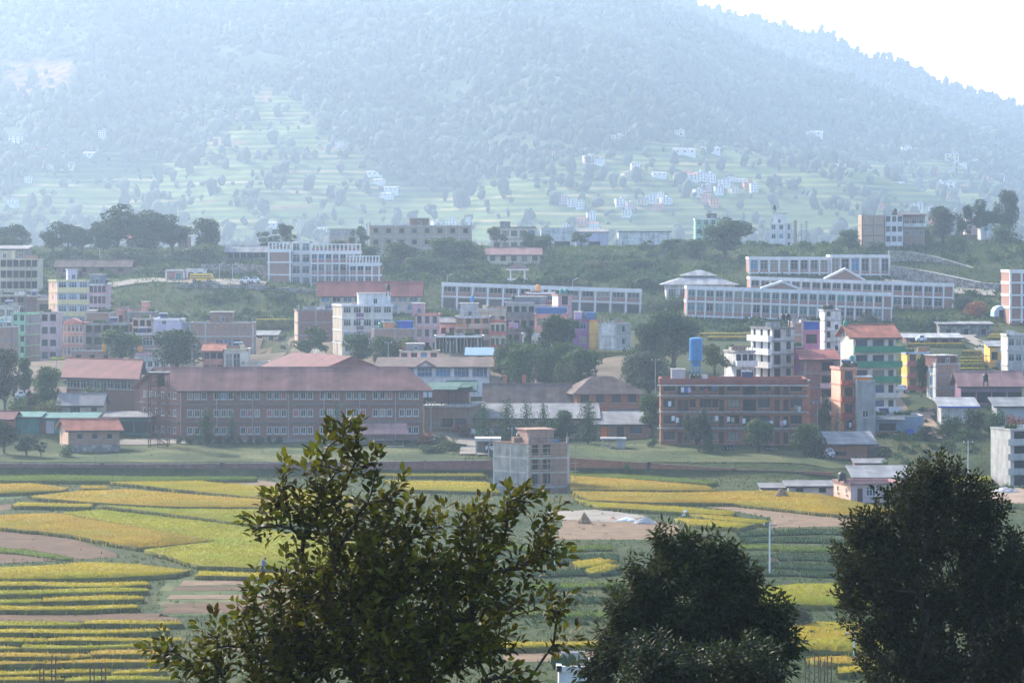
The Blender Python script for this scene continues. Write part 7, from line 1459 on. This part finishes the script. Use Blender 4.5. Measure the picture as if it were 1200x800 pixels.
def grow(att, root, trunk_top, r, step=.22):
    """link every attractor to the nearest existing branch node, trunk first"""
    nodes = [np.array(root, float)]; par = [-1]; k = 8
    for i in range(1, k+1):
        t = i/k; nodes.append(np.array(root)*(1-t)+np.array(trunk_top)*t+np.array([.12*math.sin(3*t+1), .1*math.sin(4*t), 0])); par.append(len(nodes)-2)
    order = np.argsort(np.linalg.norm(att-np.array(trunk_top), axis=1)*1.0-att[:, 2]*.0)
    arr = np.zeros((200000, 3)); arr[:len(nodes)] = nodes; plen = np.zeros(200000); plen[:len(nodes)] = np.linspace(0, .3, len(nodes)); n = len(nodes); tips = []
    for i in order:
        p = att[i]; d = np.linalg.norm(arr[:n]-p, axis=1)+.18*plen[:n]+.35*np.maximum(0, arr[:n, 2]-p[2]); j = int(np.argmin(d)); a = arr[j].copy(); L_ = np.linalg.norm(p-a); m = max(1, int(L_/step)); last = j
        up = np.array([0, 0, .12*L_]); side = r.normal(0, .06, 3)*L_
        for q in range(1, m+1):
            t = q/m; arr[n] = a*(1-t)+p*t+(up+side)*math.sin(math.pi*t)*.8; par.append(last); plen[n] = plen[last]+L_/m; last = n; n += 1
        tips.append(last)
    return arr[:n], np.array(par), tips
def skeleton_mesh(arr, par, r0, pw=2.4, minr=.004):
    n = len(arr); cnt = np.zeros(n); kids = np.bincount(par[1:], minlength=n); cnt[kids == 0] = 1
    for i in range(n-1, 0, -1): cnt[par[i]] += cnt[i]
    rad = np.maximum(minr, r0*(cnt/cnt[0])**(1/pw)); V = []; Fc = []; a = arr[par[1:]]; b = arr[1:]
    d = b-a; ln = np.linalg.norm(d, axis=1); ln[ln < 1e-6] = 1e-6; d = d/ln[:, None]; ref = np.where(np.abs(d[:, :1]) < .8, np.array([[1., 0, 0]]), np.array([[0, 1., 0]])); u = np.cross(d, ref); u /= np.linalg.norm(u, axis=1)[:, None]; v = np.cross(d, u)
    ra = np.minimum(rad[par[1:]], rad[1:]*1.35); rb = rad[1:]; seg = 5; m = len(a); P_ = np.empty((m, 2, seg, 3))
    for k in range(seg):
        t = 2*math.pi*k/seg; o = u*math.cos(t)+v*math.sin(t); P_[:, 0, k] = a+o*ra[:, None]-d*.01; P_[:, 1, k] = b+o*rb[:, None]
    base = np.arange(m)[:, None]*2*seg; q = np.stack([np.stack([base[:, 0]+k, base[:, 0]+(k+1) % seg, base[:, 0]+seg+(k+1) % seg, base[:, 0]+seg+k], 1) for k in range(seg)], 1).reshape(-1, 4)
    return P_.reshape(-1, 3), q
LEAF_V = np.array([(0, 0, 0), (.3, -.36, .05), (.3, 0, 0), (.3, .36, .05), (.68, -.30, .03), (.68, 0, -.05), (.68, .30, .03), (1, 0, -.16)], float)
LEAF_T = np.array([(0, 1, 2), (0, 2, 3), (1, 4, 5), (1, 5, 2), (2, 5, 6), (2, 6, 3), (4, 7, 5), (5, 7, 6)])
LEAF4_V = np.array([(0, 0, 0), (.45, -.36, .05), (.45, .36, .05), (1, 0, -.12)], float); LEAF4_T = np.array([(0, 1, 2), (1, 3, 2)])
def leaf_frames(dirs, r, roll=.6):
    x = dirs/np.linalg.norm(dirs, axis=1)[:, None]; up = np.array([0, 0, 1.])+r.normal(0, roll, x.shape); y = np.cross(up, x); y /= np.linalg.norm(y, axis=1)[:, None]+1e-9; z = np.cross(x, y); return np.stack([x, y, z], 1)
def near_tree(name, label, cat, Y, trunk_px, lobes, natt, leaves, leaf_len, leaf_w, mat, seed, shell, droop, r0, spread, nleafobj=0, lv=LEAF_V, lt=LEAF_T, zdepth=1.0, bark='bark_dark', whorl=.5, crown_c=None):
    r = np.random.default_rng(seed); att, dd = lobe_points(lobes, Y, natt, r, shell, zdepth)
    x0 = (trunk_px-600)/F*Y; zg = tz(x0, Y); L_ = np.array(lobes); ztop = ZC-(L_[:, 1].mean()-300)*Y/F
    arr, par, tips = grow(att, (x0, Y, zg-.4), (x0, Y, min(ztop-1.0, zg+(ztop-zg)*.6)), r)
    root = empty(name, (x0, Y, zg)); tag(root, label, cat); off = np.array([x0, Y, zg])
    V, Q = skeleton_mesh(arr-off, par, r0); link('trunk', np_mesh('trunk', V, Q, bark, True), root)
    # leaves sit along the last twig of every tip
    pos = []; dr = []; cen = np.array([x0, Y, zg+(ztop-zg)*.7])
    tips = np.array(tips); a = arr[par[tips]]; b = arr[tips]; td = b-a; td /= np.linalg.norm(td, axis=1)[:, None]+1e-9
    out = arr[tips]-cen; out /= np.linalg.norm(out, axis=1)[:, None]+1e-9
    ax = td*.6+out*.5+np.array([0, 0, .25]); ax /= np.linalg.norm(ax, axis=1)[:, None]
    n = len(tips); T_ = np.repeat(np.arange(n), leaves); k = np.tile(np.arange(leaves), n); t = (k+.5)/leaves
    A = ax[T_]; B0 = b[T_]; ang = k*2.4+r.random(n)[T_]*6.28; ref = np.where(np.abs(A[:, :1]) < .8, np.array([[1., 0, 0]]), np.array([[0, 1., 0]])); u = np.cross(A, ref); u /= np.linalg.norm(u, axis=1)[:, None]; v = np.cross(A, u)
    rd = u*np.cos(ang)[:, None]+v*np.sin(ang)[:, None]
    pos = B0+A*((t-.45)*spread)[:, None]+rd*.02; d = A*(.35+.5*t)[:, None]+rd*whorl*2*(1.1-.6*t)[:, None]+np.array([0, 0, -droop])*(1.15-.7*t)[:, None]+r.normal(0, .15, A.shape)
    Fm = leaf_frames(d, r); N_ = len(pos); ls = leaf_len*(.65+.6*r.random(N_)); S_ = np.stack([ls, ls*leaf_w/.36*.5, ls], 1)
    sel = np.zeros(N_, bool)
    if nleafobj:
        vis = (300-(pos[:, 2]-ZC)*F/pos[:, 1]) < 800; score = ls*np.abs(Fm[:, 2, 1]+.3)/pos[:, 1]-np.where(vis, 0, 9); sel[np.argsort(-score)[:nleafobj]] = True
    k = ~sel; loc = (lv[None]*S_[k][:, None, :])@Fm[k]+(pos[k]-off)[:, None, :]; m = len(lv)
    tri = (lt[None]+(np.arange(k.sum())*m)[:, None, None]).reshape(-1, 3)
    fo_ = link('foliage', np_mesh('foliage', loc.reshape(-1, 3), tri, mat), root); kind(fo_, 'stuff')
    if nleafobj:
        me = np_mesh('leaf', lv, lt, mat)
        for i in np.nonzero(sel)[0]:
            o = bpy.data.objects.new('leaf', me); C.objects.link(o); o.parent = root
            Mx = Matrix.Identity(4)
            for c_ in range(3):
                for q_ in range(3): Mx[q_][c_] = float(Fm[i, c_, q_]*S_[i, c_])
            for q_ in range(3): Mx[q_][3] = float(pos[i, q_]-off[q_])
            o.matrix_local = Mx
    return root
near_tree('leafy_tree', 'near leafy tree with glossy yellow-green leaves and open thin branches', 'tree', 40, 430,
          [(402, 516, 26, 16), (388, 540, 30, 18), (425, 545, 24, 18), (345, 566, 26, 12), (395, 572, 30, 20), (450, 580, 26, 16), (330, 602, 34, 18), (372, 612, 40, 28), (300, 618, 14, 7), (430, 630, 50, 36), (490, 612, 34, 18), (560, 590, 22, 12), (603, 596, 26, 14), (560, 625, 44, 22), (632, 618, 22, 22), (625, 655, 36, 22), (668, 640, 14, 6), (545, 672, 56, 28),
           (465, 690, 66, 40), (360, 680, 46, 34), (312, 712, 40, 30), (255, 748, 36, 18), (205, 762, 20, 10), (235, 785, 46, 22), (335, 768, 66, 40), (450, 768, 84, 46), (550, 745, 56, 34), (640, 712, 24, 20), (655, 758, 20, 14), (605, 795, 46, 22), (480, 835, 110, 46), (330, 835, 100, 42), (440, 900, 110, 60), (410, 710, 110, 50), (480, 752, 120, 44), (330, 765, 80, 36), (555, 690, 60, 34), (440, 660, 70, 34)],
          1050, 15, .148, .46, 'leaf_near', 3, 2.2, .22, .12, .5, nleafobj=300, zdepth=.8, whorl=.42)
near_tree('mango_tree', 'dense dark tree with long drooping leaves between two rice plots', 'tree', 60, 800,
          [(777, 640, 11, 20), (803, 640, 12, 16), (830, 640, 14, 16), (848, 655, 14, 18), (790, 668, 30, 24), (835, 672, 30, 26), (762, 690, 26, 30), (745, 672, 10, 14), (805, 700, 60, 46), (860, 680, 30, 34), (740, 715, 30, 30), (870, 715, 36, 40), (730, 755, 32, 34), (780, 760, 60, 50), (850, 760, 60, 50), (905, 725, 22, 22), (910, 760, 26, 34), (700, 785, 20, 24), (820, 820, 110, 50), (810, 900, 90, 70)],
          2300, 16, .19, .32, 'leaf_mango', 5, 3.5, .75, .16, .42, lv=LEAF4_V, lt=LEAF4_T, zdepth=1.0, whorl=.5)
near_tree('leafy_shrub', 'lighter green small tree below the mango-like tree', 'tree', 52, 765,
          [(765, 770, 36, 26), (795, 790, 50, 30), (870, 775, 44, 26), (850, 800, 70, 30), (780, 830, 70, 40), (860, 850, 60, 40)], 700, 16, .13, .38, 'leaf_low', 8, 3, .35, .08, .36, lv=LEAF4_V, lt=LEAF4_T, whorl=.5)
near_tree('camphor_tree', 'biggest dense blackish-green tree with small leaves at the frame edge', 'tree', 70, 1105,
          [(1098, 552, 26, 18), (1085, 572, 34, 24), (1118, 575, 36, 24), (1060, 600, 44, 36), (1110, 615, 60, 44), (1150, 600, 34, 30), (1020, 620, 34, 24), (1005, 655, 32, 26), (1040, 660, 50, 44), (1110, 680, 80, 60), (1165, 660, 40, 46), (1000, 690, 26, 24), (1030, 720, 42, 46), (1120, 750, 90, 70), (1190, 720, 40, 60), (1195, 680, 36, 44), (1050, 780, 50, 50), (1120, 840, 100, 70), (1195, 800, 50, 60)],
          3000, 17, .15, .46, 'leaf_dark', 6, 3.2, .12, .2, .42, lv=LEAF4_V, lt=LEAF4_T, whorl=.5)
# ------------------------------------------------------------------ the air
mb = MB(); mb.box(-3420, 3420, -62, 5120, -4, 560)
me = bpy.data.meshes.new('haze'); me.from_pydata(mb.v, [], mb.f)
hm = bpy.data.materials.new('haze'); hm.use_nodes = True; hn = hm.node_tree; hn.nodes.remove(hn.nodes['Principled BSDF'])
pv = hn.nodes.new('ShaderNodeVolumePrincipled'); pv.inputs['Color'].default_value = (*HAZE_COLOR, 1); pv.inputs['Density'].default_value = HAZE_DENSITY; pv.inputs['Anisotropy'].default_value = .48
hn.links.new(pv.outputs[0], hn.nodes['Material Output'].inputs['Volume']); me.materials.append(hm)
hz_o = link('haze', me); kind(hz_o, 'stuff'); hz_o['label'] = 'pale blue haze filling the valley air'
